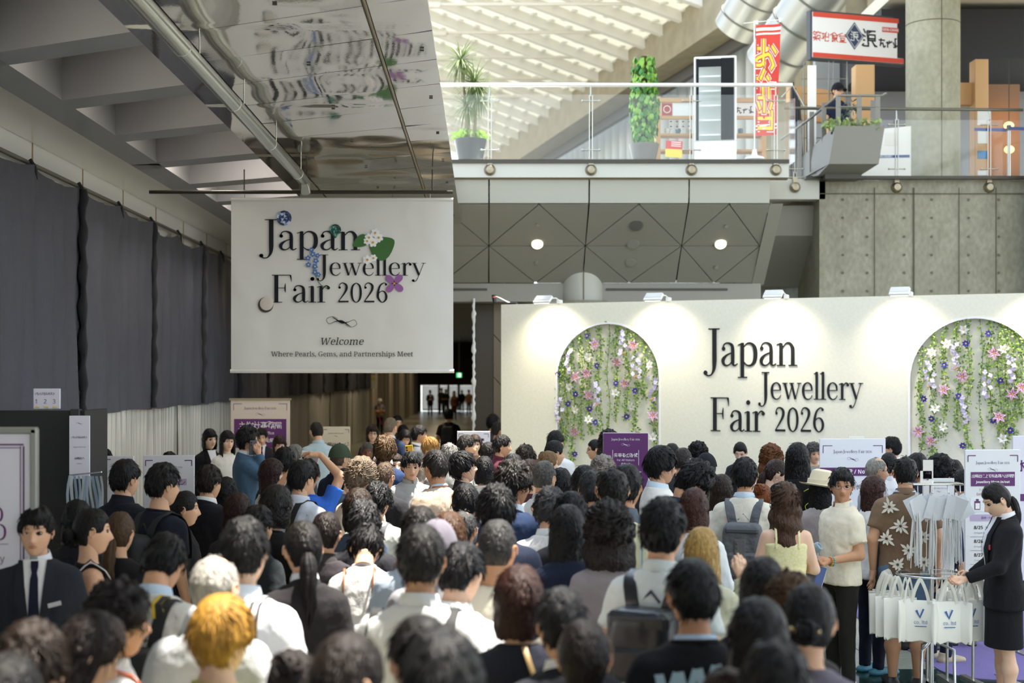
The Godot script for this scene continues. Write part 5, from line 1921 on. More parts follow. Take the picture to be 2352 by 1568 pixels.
func corridor() -> void:
	var conc := mat("dim concrete", "a39c8c", .8)
	var dark := mat("dark bronze panel", "4a443c", .35, .2)
	var lid := mat("dark ceiling panel", "5b5850", .5)
	var m := MB.new()
	m.box(V(-2.4, 4.82, -62), V(6.4, .15, 78))
	struct("ceiling_corridor", m, lid)
	m = MB.new()
	m.box(V(.62, 2.4, -64), V(.5, 4.8, 78))
	struct("wall_corridor_right", m, dark)
	m = MB.new()
	m.box(V(-5.6, 2.4, -80), V(.3, 4.8, 44))
	struct("wall_corridor_left", m, conc)
	# pilasters down the left side
	for k in 8:
		var d := 58.5 + k * 5.2
		m = MB.new()
		m.box(V(-4.95, 2.4, -d), V(.9, 4.8, 1.5))
		m.box(V(-4.6, 2.4, -d - 1.6), V(.25, 4.8, .5))
		struct("pillar", m, conc if k % 2 == 0 else mat("warm concrete", "8a8170", .8))
	# column faced with bronze sheets at the corridor's right side
	m = MB.new()
	m.box(V(.13, 1.85, -24.9), V(.62, 3.7, .9))
	var col := struct("pillar", m, dark)
	part_box("facing", V(.29, 1.85, -24.43), V(.25, 3.7, .03), mat("bronze facing", "7b7060", .3, .3), col)
	for k in 4:
		m = MB.new()
		m.tube([V(.165, .9 + k * .72, -24.41), V(.415, .62 + k * .72, -24.41)], .006, 5)
		put("joint", m, mat("dark joint", "2c2823", .7), col)
	# far end: glazed doors
	var tint := mat("tinted glass", "a9c0c4", .2)
	tint.transparency = BaseMaterial3D.TRANSPARENCY_ALPHA
	tint.albedo_color.a = .6
	m = MB.new()
	m.box(V(-2.4, 3.3, -100.2), V(6.6, 3.0, .3))
	for q in [[-5.0, 1.2], [-3.15, .10], [-2.50, .10], [-1.78, .10], [-.2, .6]]:
		m.box(V(q[0], .9, -100.2), V(q[1], 1.9, .3))
	struct("wall_far", m, mat("far wall", "3a3834", .6))
	for k in 4:
		var d := struct("door", MB.new(), mat("far frame", "2e2f31", .4)) if false else null
		var x: float = [-3.75, -2.82, -2.14, -1.15][k]
		var wd: float = [1.1, .55, .6, 1.1][k]
		m = MB.new()
		for sx in [-1.0, 1.0]:
			m.box(V(x + sx * wd * .5, .95, -100.05), V(.05, 1.8, .06))
		m.box(V(x, 1.82, -100.05), V(wd, .06, .06))
		m.box(V(x, .08, -100.05), V(wd, .10, .06))
		var dn := struct("door_%d" % (k + 1), m, mat("far frame", "2e2f31", .4))
		part_box("pane", V(x, .95, -100.05), V(wd - .05, 1.66, .012), tint, dn)
	# row of lamps added in the ceiling to brighten the corridor
	for k in 7:
		var t := thing("added_corridor_lamp", "flat square lamp added in the dark ceiling to brighten the corridor", "lamp", V(-2.6, 4.74, -30.0 - k * 9.5), 0, "added ceiling lamps along the corridor")
		part_box("housing", V(0, .0, 0), V(.66, .05, .66), mat("lamp rim", "e6e3d8", .4), t)
		part_box("diffuser", V(0, -.028, 0), V(.6, .006, .6), lamp_mat("corridor glow", "ffeccb", 2.0), t)
		var l := AreaLight3D.new()
		l.name = "lamp_light"
		l.area_size = Vector2(.6, .6)
		l.light_color = hexc("ffe6bf")
		l.light_energy = 5.0
		l.area_range = 30.0
		l.area_attenuation = 2.0
		l.shadow_enabled = true
		t.add_child(l)
		l.position = V(0, -.05, 0)
		l.rotation.x = -PI / 2
	# green emergency exit sign
	var ex := thing("exit_sign", "green lit emergency exit sign hanging in the corridor", "sign", V(-1.5, 2.48, -86))
	part_box("case", Vector3.ZERO, V(.34, .30, .08), mat("sign case", "d8dcd6", .5), ex, .01)
	part_box("face", V(0, 0, .045), V(.30, .26, .01), lamp_mat("exit green", "3fc46a", 1.6), ex)
	part_box("white_field", V(.03, 0, .052), V(.12, .20, .006), lamp_mat("exit white", "eafff0", 1.6), ex)
	part_tube("rod", [V(0, .15, 0), V(0, 2.3, 0)], .012, mat("sign case", "d8dcd6", .5), ex, 6)
	# white wrapped post with plastic knots
	var post := thing("wrapped_post", "white plastic-wrapped post at the mouth of the corridor", "post", V(-0.171, 0.009, -23.571))
	var pts := []
	var rr := []
	for q in 60:
		var t := q / 59.0
		pts.append(V(.006 * sin(q * 2.3), t * 3.62, .006 * cos(q * 1.7)))
		rr.append(.022 + (.016 if int(q) % 9 < 2 else 0.0) + .006 * sin(q * 3.1))
	part_tube("wrap", pts, rr, mat("white wrap", "e9e9e6", .25), post, 8)
	# yellow and white notices on the pillar at the corner of the hoarding
	var no := thing("pillar_notice", "white notice with a yellow patch on the concrete pillar by the corridor", "notice", V(-4.48, 2.25, -58.4))
	part_box("sheet", V(.02, 0, .68), V(.24, .72, .01), mat("paper", "e4e2da", .8), no)
	part_box("patch", V(.02, .03, .687), V(.13, .13, .008), mat("yellow print", "e2c63a", .7), no)
	part_box("red_lines", V(.02, .22, .687), V(.16, .05, .006), mat("red print", "b4483e", .7), no)

func roof() -> void:
	# white translucent roof on raking rafters beyond the balcony
	var fab := mat("translucent roof", "f4f4ee", .7)
	fab.backlight_enabled = true
	fab.backlight = Color(.62, .62, .59)
	var raf := mat("rafter", "d3d0c6", .7)
	var conc := mat("pale concrete", "bdb7a6", .85)
	conc.albedo_texture = noise_tex("concrete", .02, hexc("b0a996"), hexc("c9c3b3"), 5)
	tri_tex(conc, V(.3, .3, .3), true)
	var A := V(0.000, 13.597, -73.333)
	var B := V(6.640, 13.997, -44.000)
	var along := (B - A)
	var m := MB.new()
	var lf := V(-1, .37, 0)
	m.slab(A, B, B + lf * 26, A + lf * 26, Vector3.DOWN, .05)
	var rf := struct("roof", m, fab)
	for k in 18:
		var e := A + along * (k / 17.0)
		m = MB.new()
		var v := V(0, -.34, .0)
		var w := along.normalized() * .13
		m.slab(e - w + v, e + w + v, e + w + v + lf * 26, e - w + v + lf * 26, Vector3.DOWN, .34)
		put("rafter", m, raf, rf)
	# bright glazed domes between the rafters
	var dome := MB.new()
	dome.ball(Vector3.ZERO, V(.16, .05, .16), 10, 6)
	var mm := MultiMesh.new()
	mm.transform_format = MultiMesh.TRANSFORM_3D
	mm.mesh = dome.mesh()
	var spots := []
	for k in 51:
		for q in 40:
			if k % 3 != 1 or q % 2 == 0:
				spots.append(A + along * ((k + .5) / 51.0) + lf * (q * .62 + .3 * (k % 2)) + V(0, -.03, 0))
	mm.instance_count = spots.size()
	for q in spots.size():
		mm.set_instance_transform(q, Transform3D(Basis(), spots[q]))
	var mi := MultiMeshInstance3D.new()
	mi.name = "roof_domes"
	mi.multimesh = mm
	mi.material_override = fab
	mi.set_meta("kind", "stuff")
	rf.add_child(mi)
	# thin tie rods across
	for k in 9:
		var y: float = [10, 75, 132, 181, 222, 262, 292, 318, 340][k]
		var s := (867.0 - y) / 11.9
		var d := 3300.0 / s
		m = MB.new()
		m.tube([V(-10, 14.2, -d), V(7.5, 14.25, -d)], .06, 6)
		m.tube([V(-2.2 + .1 * k, 14.2, -d), V(-1.4 + .1 * k, 14.2, -d)], .11, 8)
		struct("tie_rod", m, mat("tie rod", "d2cdbf", .6))
	# slanting concrete edge beam
	m = MB.new()
	var dn := along.normalized()
	var sd := V(dn.z, 0, -dn.x) * -1.0
	if sd.x < 0:
		sd = -sd
	m.slab(A - dn * 2, B + dn * 6, B + dn * 6 + V(0, -1.3, 0), A - dn * 2 + V(0, -1.3, 0), -sd, .9)
	var eb := struct("beam", m, conc)
	m = MB.new()
	m.slab(A + sd * .95 + V(0, -1.25, 0) - dn * 2, B + sd * .95 + V(0, -1.25, 0) + dn * 6, B + sd * .95 + V(0, -1.65, 0) + dn * 6, A + sd * .95 + V(0, -1.65, 0) - dn * 2, -sd, .2)
	put("gutter", m, mat("dark gutter", "4d4a43", .7), eb)
	# ribbed concrete wall beyond the edge beam
	var ribm := mat("grey rib", "b9bab4", .75)
	m = MB.new()
	var C := A + sd * 3.2
	var E := B + sd * 1.9 + dn * 2
	m.slab(C + V(0, -14, 0), E + V(0, -14, 0), E + V(0, 6, 0), C + V(0, 6, 0), -sd, .3)
	var rw := struct("wall_upper_right", m, ribm)
	for k in 30:
		var e := C.lerp(E, k / 29.0)
		var g := MB.new()
		g.tube([V(e.x, 5.6, e.z) - sd * .15, V(e.x, 19, e.z) - sd * .15], .26, 10)
		put("rib", g, ribm, rw)
	m = MB.new()
	m.box(V(14.5, 11, -36.5), V(15, 14, .4))
	var ub := struct("wall_upper_back", m, conc)
	for k in 9:
		part_box("pilaster", V(8.0 + k * .9, 11, -36.2), V(.35, 14, .3), conc, ub)
	# gable with glazing at the far end
	m = MB.new()
	var gz := -78.0
	m.tube([V(-8, 9.2, gz), V(-3.6, 12.6, gz), V(.6, 9.4, gz)], .28, 6)
	m.tube([V(-8, 9.7, gz), V(.6, 9.7, gz)], .16, 6)
	m.tube([V(-3.3, 6, gz), V(-3.3, 12.2, gz)], .28, 6)
	for k in 7:
		m.tube([V(-8 + k * 1.2, 6, gz), V(-8 + k * 1.2, 11, gz)], .04, 5)
	var gb := struct("window_1", m, mat("gable frame", "aab0ae", .6))
	part_box("pane", V(-4, 9, gz - .2), V(10, 7, .03), glass_mat(), gb)
	# air ducts above the restaurant
	var duct := mat("duct metal", "a9aaa4", .32, .6)
	for q in [[V(6.327, 9.224, -31.731), V(7.482, 11.075, -30.000), .60], [V(6.021, 10.632, -34.375), V(6.880, 12.200, -33.000), .55]]:
		var g := thing("air_duct", "large round sheet-metal duct slanting above the restaurant" if q[2] > .58 else "second round metal duct just behind the larger one", "duct", q[0])
		var to: Vector3 = q[1] - q[0]
		part_tube("tube", [Vector3.ZERO, to], q[2], duct, g, 24)
		for k in 4:
			part_tube("flange", [to * (.15 + .24 * k), to * (.162 + .24 * k)], q[2] + .03, mat("duct flange", "6b6a62", .5, .4), g, 24)
	# unseen roof added to block direct sun on the right, gap left above queue
	m = MB.new()
	m.box(V(9.2, 13.6, -11), V(12.0, .06, 40))
	var nr := struct("roof_near_shade", m, fab)
	for k in 11:
		part_box("rafter", V(9.2, 13.4, 8 - k * 3.8), V(12, .35, .18), raf, nr)
	# unseen slab over the camera, added to shade the foreground heads
	m = MB.new()
	m.box(V(2.0, 5.3, 1.9), V(16, .5, 10.2))
	struct("ceiling_shading_slab", m, mat("taupe enamel", "8d8880", .45))
	# unseen glazing behind the camera and at right, added to let skylight in
	var frame := mat("front frame", "8f918e", .5, .3)
	m = MB.new()
	for k in 14:
		m.box(V(-5 + k * 1.6, 5, 24), V(.12, 10, .2))
	for k in 5:
		m.box(V(5, k * 2.4, 24), V(21, .12, .2))
	var gf := struct("added_window_2", m, frame)  # added front, glazed so sky light reaches the crowd from behind the camera
	part_box("pane", V(5, 5, 24), V(21, 10, .02), glass_mat(), gf)
	m = MB.new()
	for k in 16:
		m.box(V(16, 5, 23 - k * 3.2), V(.2, 10, .14))
	for k in 4:
		m.box(V(16, .1 + k * 3.2, 0), V(.2, .14, 48))
	var gr := struct("added_window_3", m, frame)  # added side glazing, lets the bright horizon light the left walls
	part_box("pane", V(16, 5, 0), V(.02, 10, 48), glass_mat(), gr)
	m = MB.new()
	m.box(V(-5.1, 4, 9), V(.3, 8, 30))
	struct("wall_left_rear", m, mat("back wall", "b9b6ac", .8))
	# warm lamps up in the coffers of the low ceiling
	for k in 22:
		var d := 7.4 + k * 1.80
		var t := thing("coffer_lamp", "warm square lamp recessed high in a coffer of the low ceiling", "lamp", V(-3.1, H + .55, -d - .15), 0, "lamps in the coffers")
		part_box("housing", V(0, -.01, 0), V(.36, .04, .36), mat("lamp rim", "e6e3d8", .4), t)
		part_box("diffuser", V(0, -.032, 0), V(.32, .006, .32), lamp_mat("coffer glow", "ffe8c2", 3.0), t)
		var l := AreaLight3D.new()
		l.name = "lamp_light"
		l.area_size = Vector2(.32, .32)
		l.light_color = hexc("fff4e6")
		l.light_energy = .4 if k < 5 else 2.0
		l.area_range = 20.0
		l.area_attenuation = 2.0
		l.shadow_enabled = true
		t.add_child(l)
		l.position = V(0, -.05, 0)
		l.rotation.x = -PI / 2

# ------------------------------------------------------------------ hanging banner
func banner() -> void:
	var rail := thing("banner_rail", "thin dark rail hanging from the pipe with the banner clipped to it", "rail", V(-3.845, 4.460, -16.500))
	part_tube("bar", [Vector3.ZERO, V(3.485, .0, 0)], .022, mat("dark rail", "39352f", .35, .5), rail, 10)
	for x in [218, 362, 650]:
		part_tube("hanger", [V(x / 200.0, .02, 0), V(x / 200.0, .26, 0)], .008, mat("dark rail", "39352f", .35, .5), rail, 6)
	var b := thing("hanging_banner", "large white fabric welcome banner with gemstones and flowers among its letters", "banner", V(-1.630, 3.390, -16.500))
	var w := 2.55
	var h := 2.01
	var cl := mat("banner cloth", "dcdad5", .75, 0.0, .3)
	cl.normal_enabled = true
	cl.normal_texture = noise_tex("folds", 0.012, Color.BLACK, Color.WHITE, 3, 9.0)
	cl.normal_scale = .22
	tri_tex(cl, V(.35, .35, .35))
	var rows := []
	for r in 15:
		var row := PackedVector3Array()
		for c in 25:
			var x := w * (c / 24.0 - .5)
			var y := h * (r / 14.0 - .5)
			row.append(V(x, y, .010 * sin(x * 3.1 + y * 1.6) * (1.0 - r / 15.0)))
		rows.append(row)
	var m := MB.new()
	m.grid(rows)
	var back := []
	for r in rows:
		var row := PackedVector3Array()
		for p in r:
			row.append(p - V(0, 0, .004))
		back.append(row)
	m.grid(back)
	put("cloth", m, cl, b)
	part_tube("top_hem", [V(-w / 2, h / 2 - .02, 0), V(w / 2, h / 2 - .02, 0)], .020, cl, b, 8)
	part_tube("bottom_bar", [V(-w / 2 - .01, -h / 2 + .02, 0), V(w / 2 + .01, -h / 2 + .02, 0)], .022, cl, b, 8)
	for x in [-1.12, 1.01]:
		m = MB.new()
		m.tube([V(x, h / 2 - .03, .0), V(x, h / 2 + .10, .0), V(x + .02, h / 2 + .10, .0)], .006, 5)
		put("clip", m, mat("clip steel", "8d8d88", .3, .7), b)
	var ink := mat("banner ink", "26282d", .8, 0.0, .2)
	var z := .016
	fair_title(b, Transform3D(Basis(), V(0, 0, z)), 1.0, .0, ink, [["Japan", -.897, .402, .0432, 1.11], ["Jewellery", -.26, .111, .0293, 1.11], ["Fair", -.81, -.1975, .0386, 1.08], ["2026", -.0575, -.1975, .0375, .93]])
	scroll(b, .36, V(-.005, -.42, z), ink)
	type_fit(b, "Welcome", .49, V(.0, -.645, z), ink, true, false, .22)
	type_fit(b, "Where Pearls, Gems, and Partnerships Meet", 1.63, V(.0, -.79, z), ink)
	# printed jewels and flowers, flat on the cloth
	gem(b, V(-.665, .77, z + .003), .088, ["1d2a4a", "3f5688", "8fa6d0", "2a3a66", "c8d4ea"], false)
	gem(b, V(-.078, .63, z + .003), .075, ["123a34", "1f5a4e", "2f7d68", "0e2b28", "6fae9c"], true)
	m = MB.new()
	disc(m, V(-.876, -.225, z + .001), .088, 24)
	put("printed_pearl_edge", m, mat("pearl edge", "3a3632", .8), b)
	m = MB.new()
	m.ball(V(-.866, -.212, z + .0), V(.082, .082, .006), 24, 10)
	put("printed_pearl", m, mat("pearl print", "cfc6b9", .25), b)
	var leaf := mat("leaf print", "3f6b35", .8)
	for q in [[.47, .44, -.35, .21, .13], [.21, .50, 2.75, .14, .065]]:
		m = MB.new()
		var poly := PackedVector2Array()
		for k in 17:
			var t := k / 16.0 * TAU
			poly.append(Vector2(q[0], q[1]) + Vector2(cos(t) * q[3] * .72, sin(t) * q[4] * (1.0 - .45 * cos(t))).rotated(q[2] + .9))
		m.prism(poly, z, z + .002)
		put("printed_leaf", m, leaf, b)
	for q in [[.38, .60, .052], [.31, .545, .052], [.42, .545, .055], [.355, .49, .055], [.29, .505, .045], [.29, .29, .055], [.36, .31, .045]]:
		petals(b, V(q[0], q[1], z + .003), q[2], 6, mat("white petal print", "f0efee", .8), mat("stamen print", "d09a3a", .8), "printed_flower")
	for q in [[-.39, .31, .034], [-.335, .355, .034], [-.30, .28, .036], [-.385, .235, .034], [-.31, .215, .034], [-.35, .405, .03], [-.28, .34, .03], [-.31, .15, .036], [-.27, .12, .03]]:
		petals(b, V(q[0], q[1], z + .003), q[2], 5, mat("blue petal print", "4d74b8", .8), mat("yellow eye print", "e0d27a", .8), "printed_flower")
	for k in 4:
		m = MB.new()
		var poly := PackedVector2Array()
		for q in 15:
			var t := q / 14.0 * TAU
			poly.append(Vector2(.60, .02) + (Vector2(.062, 0) + Vector2(cos(t) * .066, sin(t) * .038 * (1.0 + .3 * cos(t)))).rotated(.95 + k * PI / 2 - .12))
		m.prism(poly, z + .003, z + .005)
		put("printed_petal", m, mat("purple petal print", "84508c" if k % 2 else "94609c", .8), b)
	m = MB.new()
	disc(m, V(.60, .02, z + .006), .013, 10)
	put("printed_stamen", m, mat("stamen print", "d09a3a", .8), b)
	m = MB.new()
	stroke(m, curve([V(-.33, .2, .008), V(-.28, .05, .008), V(-.21, -.02, .008), V(-.15, -.03, .006)], 4), 0.0, Transform3D(Basis(), V(0, 0, z + .002)))
	put("printed_stem", m, leaf, b)

func disc(m: MB, c: Vector3, r: float, n: int) -> void:
	var poly := PackedVector2Array()
	for q in n:
		poly.append(Vector2(c.x, c.y) + Vector2.from_angle(TAU * q / n) * r)
	m.prism(poly, c.z, c.z + .001)

func petals(parent: Node, c: Vector3, r: float, n: int, pm: Material, cm: Material, called: String) -> void:
	var m := MB.new()
	for k in n:
		var poly := PackedVector2Array()
		for q in 9:
			var t := q / 8.0 * TAU
			poly.append(Vector2(c.x, c.y) + (Vector2(r * .52, 0) + Vector2(cos(t) * r * .5, sin(t) * r * .38)).rotated(TAU * k / n + c.x * 9.0))
		m.prism(poly, c.z + .0006 * k, c.z + .001 + .0006 * k)
	var o := put(called, m, pm, parent)
	m = MB.new()
	disc(m, c + V(0, 0, .006), r * .26, 10)
	put("printed_eye", m, cm, o)

# a cut stone as printed facets
func gem(parent: Node, c: Vector3, r: float, tones: Array, drop: bool) -> void:
	var n := 12
	var node := Node3D.new()
	node.name = "printed_gem"
	parent.add_child(node, true)
	for ring in 3:
		var r0: float = [0.0, .42, .72][ring] * r
		var r1: float = [.42, .72, 1.0][ring] * r
		for k in n:
			var a0 := TAU * (k + .5 * ring) / n
			var a1 := TAU * (k + 1 + .5 * ring) / n
			var P := []
			for e in [[r0, a0], [r1, a0], [r1, a1], [r0, a1]]:
				var v := V(cos(e[1]) * e[0], sin(e[1]) * e[0], 0)
				if drop:
					v.x *= .92
					v.y *= 1.25 if v.y < 0 else .95
					if v.y < 0:
						v.x *= 1.0 + v.y / (r * 1.9)
				P.append(c + v)
			var m := MB.new()
			m.quad(P[0], P[1], P[2], P[3], Vector3.BACK)
			put("printed_facet", m, mat("gem " + tones[(k * 7 + ring * 3) % 5], tones[(k * 7 + ring * 3) % 5], .5), node)

# ------------------------------------------------------------------ balcony over the hall
func concrete(key: String, lo: String, hi: String, s := .35) -> StandardMaterial3D:
	if M.has(key):
		return M[key]
	var m := mat(key, "ffffff", .85, 0.0, .3)
	m.albedo_texture = noise_tex(key, .011, hexc(lo), hexc(hi), 6, 0.0, FastNoiseLite.TYPE_SIMPLEX_SMOOTH, 512)
	m.detail_enabled = true
	m.detail_albedo = noise_tex("pits", .06, Color(.86, .86, .85), Color(1, 1, 1), 4, 0.0, FastNoiseLite.TYPE_SIMPLEX_SMOOTH, 512)
	m.detail_blend_mode = BaseMaterial3D.BLEND_MODE_MUL
	m.detail_uv_layer = BaseMaterial3D.DETAIL_UV_1
	return tri_tex(m, V(s, s * .6, s), true)

# glass panel between two points of the deck edge, with its rail
func rail_post(at: Vector3, parent: Node, high: float, bronze: Material, chrome: Material) -> void:
	for dx in [-.022, .022]:
		part_tube("rod", [at + V(dx, -.10, .03), at + V(dx, high - .16, .03)], .009, chrome, parent, 6)
	part_tube("neck", [at + V(0, high - .18, .03), at + V(0, high, .0)], [.014, .010], chrome, parent, 6)
	for y in [high - .25, .14]:
		var m := MB.new()
		m.tube([at + V(-.13, y, .03), at + V(.13, y, .03)], .010, 6)
		for dx in [-.13, .13]:
			m.ball(at + V(dx, y, .035), V(.018, .018, .018), 8, 6)
		put("clamp", m, chrome, parent)
	var m := MB.new()
	m.lathe([Vector2(.0, .05), Vector2(.055, .045), Vector2(.075, .02), Vector2(.09, -.01), Vector2(.09, -.05)], at + V(0, -.165, .04), 20, Basis(Vector3.RIGHT, PI / 2))
	m.box(at + V(0, -.06, .03), V(.075, .12, .03))
	put("anchor_ball", m, bronze, parent)

func balcony() -> void:
	var white := mat("white fascia", "c3c4bb", .42)
	var grey := mat("grey soffit", "8f8d84", .38)
	var joint := mat("tan joint", "6f6650", .7)
	var edge := mat("dark edge", "3a382f", .4)
	var bronze := mat("bronze ball", "9a917d", .30, .8)
	var chrome := mat("brushed steel", "b9bab4", .28, .8)
	var conc := concrete("hall concrete", "959283", "aaa797")
	# deck and its front: rows of (y, distance) from the edge down and back
	var x0 := -1.6
	var x1 := 4.66
	var m := MB.new()
	m.box(V(1.5, 5.60, -27.6), V(6.3, .10, 11.2))
	m.box(V(1.5, 5.05, -27.8), V(5.6, .9, 8))
	var deck := struct("floor_balcony", m, white)
	part_box("dark_edge", V((x0 + x1) / 2, 5.635, -22.0), V(x1 - x0, .055, .12), edge, deck)
	part_box("fascia", V((x0 + x1) / 2, 5.50, -22.03), V(x1 - x0, .215, .10), white, deck)
	part_box("shadow_gap", V((x0 + x1) / 2, 5.385, -22.08), V(x1 - x0, .03, .10), joint, deck)
	# second band and the raking soffit, in panels split by joints
	var f := [[5.37, 22.06, 4.52], [5.01, 22.10, 4.52], [4.40, 22.95, 4.46], [3.86, 23.60, 4.42]]
	var xs := [-1.46, .075, 1.615, 3.15, 4.40]
	for c in 5:
		var a: float = xs[c - 1] if c > 0 else -3.0
		var b: float = xs[c]
		m = MB.new()
		m.slab(V(a + .012, 5.37, -22.06), V(b - .012, 5.37, -22.06), V(b - .012, 5.015, -22.10), V(a + .012, 5.015, -22.10), V(0, 0, 1), .05)
		put("band_panel", m, mat("pale band", "acaca0", .42), deck)
		# triangles of the soffit: two rows, a node in the middle of each side
		var mid := (a + b) * .5
		var tr := [[V(a, 5.0, -22.12), V(mid, 5.0, -22.12), V(a, 4.43, -22.92)], [V(mid, 5.0, -22.12), V(b, 5.0, -22.12), V(b, 4.43, -22.92)],
			[V(mid, 5.0, -22.12), V(b, 4.43, -22.92), V(a, 4.43, -22.92)], [V(a, 4.43, -22.92), V(b, 4.43, -22.92), V(mid, 3.88, -23.60)],
			[V(a, 4.43, -22.92), V(mid, 3.88, -23.60), V(a, 3.88, -23.60)], [V(b, 4.43, -22.92), V(b, 3.88, -23.60), V(mid, 3.88, -23.60)]]
		for t in tr:
			var g: Vector3 = (t[0] + t[1] + t[2]) / 3.0
			var p := []
			for v in t:
				var d: Vector3 = g - v
				p.append(v + d.normalized() * .020)
			m = MB.new()
			m.quad(p[0], p[1], p[2], p[0], V(0, -.8, .6))
			for e in 3:
				m.quad(p[e], p[(e + 1) % 3], p[(e + 1) % 3] + V(0, .03, -.02), p[e] + V(0, .03, -.02), (p[e] + p[(e + 1) % 3]) * .5 - g)
			put("soffit_panel", m, grey, deck)
	m = MB.new()
	m.slab(V(-3.0, 5.06, -22.20), V(4.40, 5.06, -22.20), V(4.40, 3.94, -23.72), V(-3.0, 3.94, -23.72), V(0, -.8, .6), .06)
	put("soffit_backing", m, joint, deck)
	m = MB.new()
	m.quad(V(4.40, 5.0, -22.12), V(4.40, 3.88, -23.60), V(4.62, 3.86, -23.75), V(4.62, 5.02, -22.2), V(.3, -.6, .6))
	m.quad(V(4.62, 5.02, -22.2), V(4.62, 3.86, -23.75), V(4.62, 5.02, -26), V(4.62, 5.02, -22.3), V(1, 0, 0))
	put("edge_strip", m, grey, deck)
	# beam below the soffit with a slot
	m = MB.new()
	m.box(V(.9, 3.73, -23.9), V(7.3, .30, .55))
	var beam := struct("beam", m, grey)
	for q in [[-.9, 1.9], [3.0, 2.0]]:
		part_box("air_slot", V(q[0], 3.78, -23.615), V(q[1], .035, .02), edge, beam)
	# downlights, sprinklers and a speaker grille in the soffit
	var tilt := Basis(Vector3.RIGHT, -.96)
	for q in [[1234, 559, 1, .100], [1655, 559, 1, .100], [1461, 516, 2, .115], [1454, 559, 3, .10], [1449, 602, 3, .085], [1235, 515, 0, .03], [1232, 602, 0, .03], [1668, 518, 0, .03], [1645, 612, 0, .03]]:
		var kk := (867.0 - float(q[1])) / 3300.0
		var dd := 25.867 / (1.0 + 1.4035 * kk) if q[1] < 565 else 25.516 / (1.0 + 1.236 * kk)
		var p := V((float(q[0]) - 1112.0) / 3300.0 * dd, 2.33 + kk * dd - .006, -dd + .006)
		m = MB.new()
		var rr: float = q[3]
		var flat := Basis(Vector3.RIGHT, PI * .5 + .69)
		if q[2] == 1:
			var t := tag(put("downlight", MB.new_disc(p, rr, flat, .02), mat("lamp rim", "e6e3d8", .4)), "round lit downlight in the sloping grey soffit, " + ("left of the two" if q[0] < 1400 else "right of the two"), "downlight", "downlights in the sloping soffit")
			put("lamp_glass", MB.new_disc(p + V(0, -.012, .016), rr * .86, flat, .012), lamp_mat("warm lamp", "fff0cf", 2.6), t)
			var l := SpotLight3D.new()
			l.name = "downlight_beam"
			l.light_color = hexc("ffe9c4")
			l.light_energy = 1.2
			l.light_size = .08
			l.spot_angle = 50.0
			l.spot_range = 14.0
			l.spot_attenuation = 2.0
			l.shadow_enabled = true
			t.add_child(l)
			l.position = p + V(0, -.05, .06)
			l.rotation.x = -PI / 2
		elif q[2] == 0:
			put("sprinkler", MB.new_disc(p, rr, flat, .04), chrome, deck)
		else:
			var o := put("ceiling_grille", MB.new_disc(p, rr, flat, .016), mat("grille %d" % q[2], "6e6d69" if q[2] == 2 else "8a897f", .6), deck)
			put("ring", MB.new_disc(p + V(0, -.004, .006), rr * .88, flat, .016), mat("grille face %d" % q[2], "55544f" if q[2] == 2 else "807e75", .7), o)
	# drum capital and column under the balcony
	m = MB.new()
	m.lathe([Vector2(.345, 4.35), Vector2(.345, 3.60), Vector2(.0, 3.60)], V(1.619, -0.008, -23.741), 32)
	for q in m.v.size():
		m.v[q].y = m.v[q].y
	var cap := struct("column", m, mat("pale drum", "b9bab0", .45))
	m = MB.new()
	m.lathe([Vector2(.42, 3.60), Vector2(.42, .0), Vector2(.0, .0)], V(1.619, -0.008, -23.741), 32)
	put("shaft", m, conc, cap)
	part_box("joint", V(1.619, -0.008, -23.741) + V(0, 3.95, .345), V(.02, .68, .012), joint, cap)
	# glass balustrade, left run
	var run := thing("glass_balustrade", "glass balustrade with steel rail along the balcony edge, under the plants", "balustrade", Vector3.ZERO)
	for k in 4:
		rail_post(V([.087, 1.633, 3.17, 4.46][k], 5.67, -22.0), run, 1.14, bronze, chrome)
	part_tube("handrail", [V(-2.5, 6.81, -22.0), V(4.72, 6.81, -22.0)], .030, mat("white rail", "e8e8e4", .3, .3), run, 10)
	for q in [[-2.4, .06], [.115, 1.605], [1.66, 3.14], [3.20, 4.43]]:
		part_box("pane", V((float(q[0]) + float(q[1])) / 2, 6.17, -22.0), V(float(q[1]) - float(q[0]), .98, .012), glass_mat(), run)
	part_box("pane", V(4.75, 6.12, -22.35), V(.012, .98, .8), glass_mat(), run)
	part_box("pane", V(4.62, 6.12, -22.05), V(.30, .98, .012), glass_mat(), run)
	part_tube("stay", [V(4.55, 6.62, -22.0), V(4.72, 6.80, -22.0), V(4.92, 6.50, -22.1)], .014, chrome, run, 6)
	# right part: deck behind, on bare concrete
	m = MB.new()
	m.box(V(9.2, 2.75, -26.0), V(7.2, 5.75, 4.0))
	var cw := struct("wall_concrete", m, conc)
	var cz := -23.985
	for px in [2009, 2099, 2203, 2288]:
		part_box("joint", V((px - 1112) / 137.6, 2.8, cz), V(.008 if px != 2099 else .022, 5.4, .012), mat("concrete joint", "5a5744", .9), cw)
	part_box("joint", V(7.3, 5.40, cz), V(3.4, .012, .012), mat("concrete joint", "5a5744", .9), cw)
	for px in [1936, 1992, 2077, 2140, 2225, 2294]:
		for py in [458, 500, 543, 585, 626, 668]:
			var mm := MB.new()
			mm.ball(V((px - 1112) / 137.6, 2.33 + (867.0 - py) / 137.6, cz + .005), V(.022, .022, .005), 10, 6)
			put("tie_hole", mm, mat("tie hole", "6a6756", .9), cw)
	part_box("dark_edge", V(7.2, 5.655, -23.93), V(3.7, .05, .16), edge, cw)
	# pale fascia and shaded soffit in the corner between
	m = MB.new()
	m.box(V(5.2, 5.48, -24.15), V(1.0, .34, .3))
	var corner := struct("trim_1", m, white)
	m = MB.new()
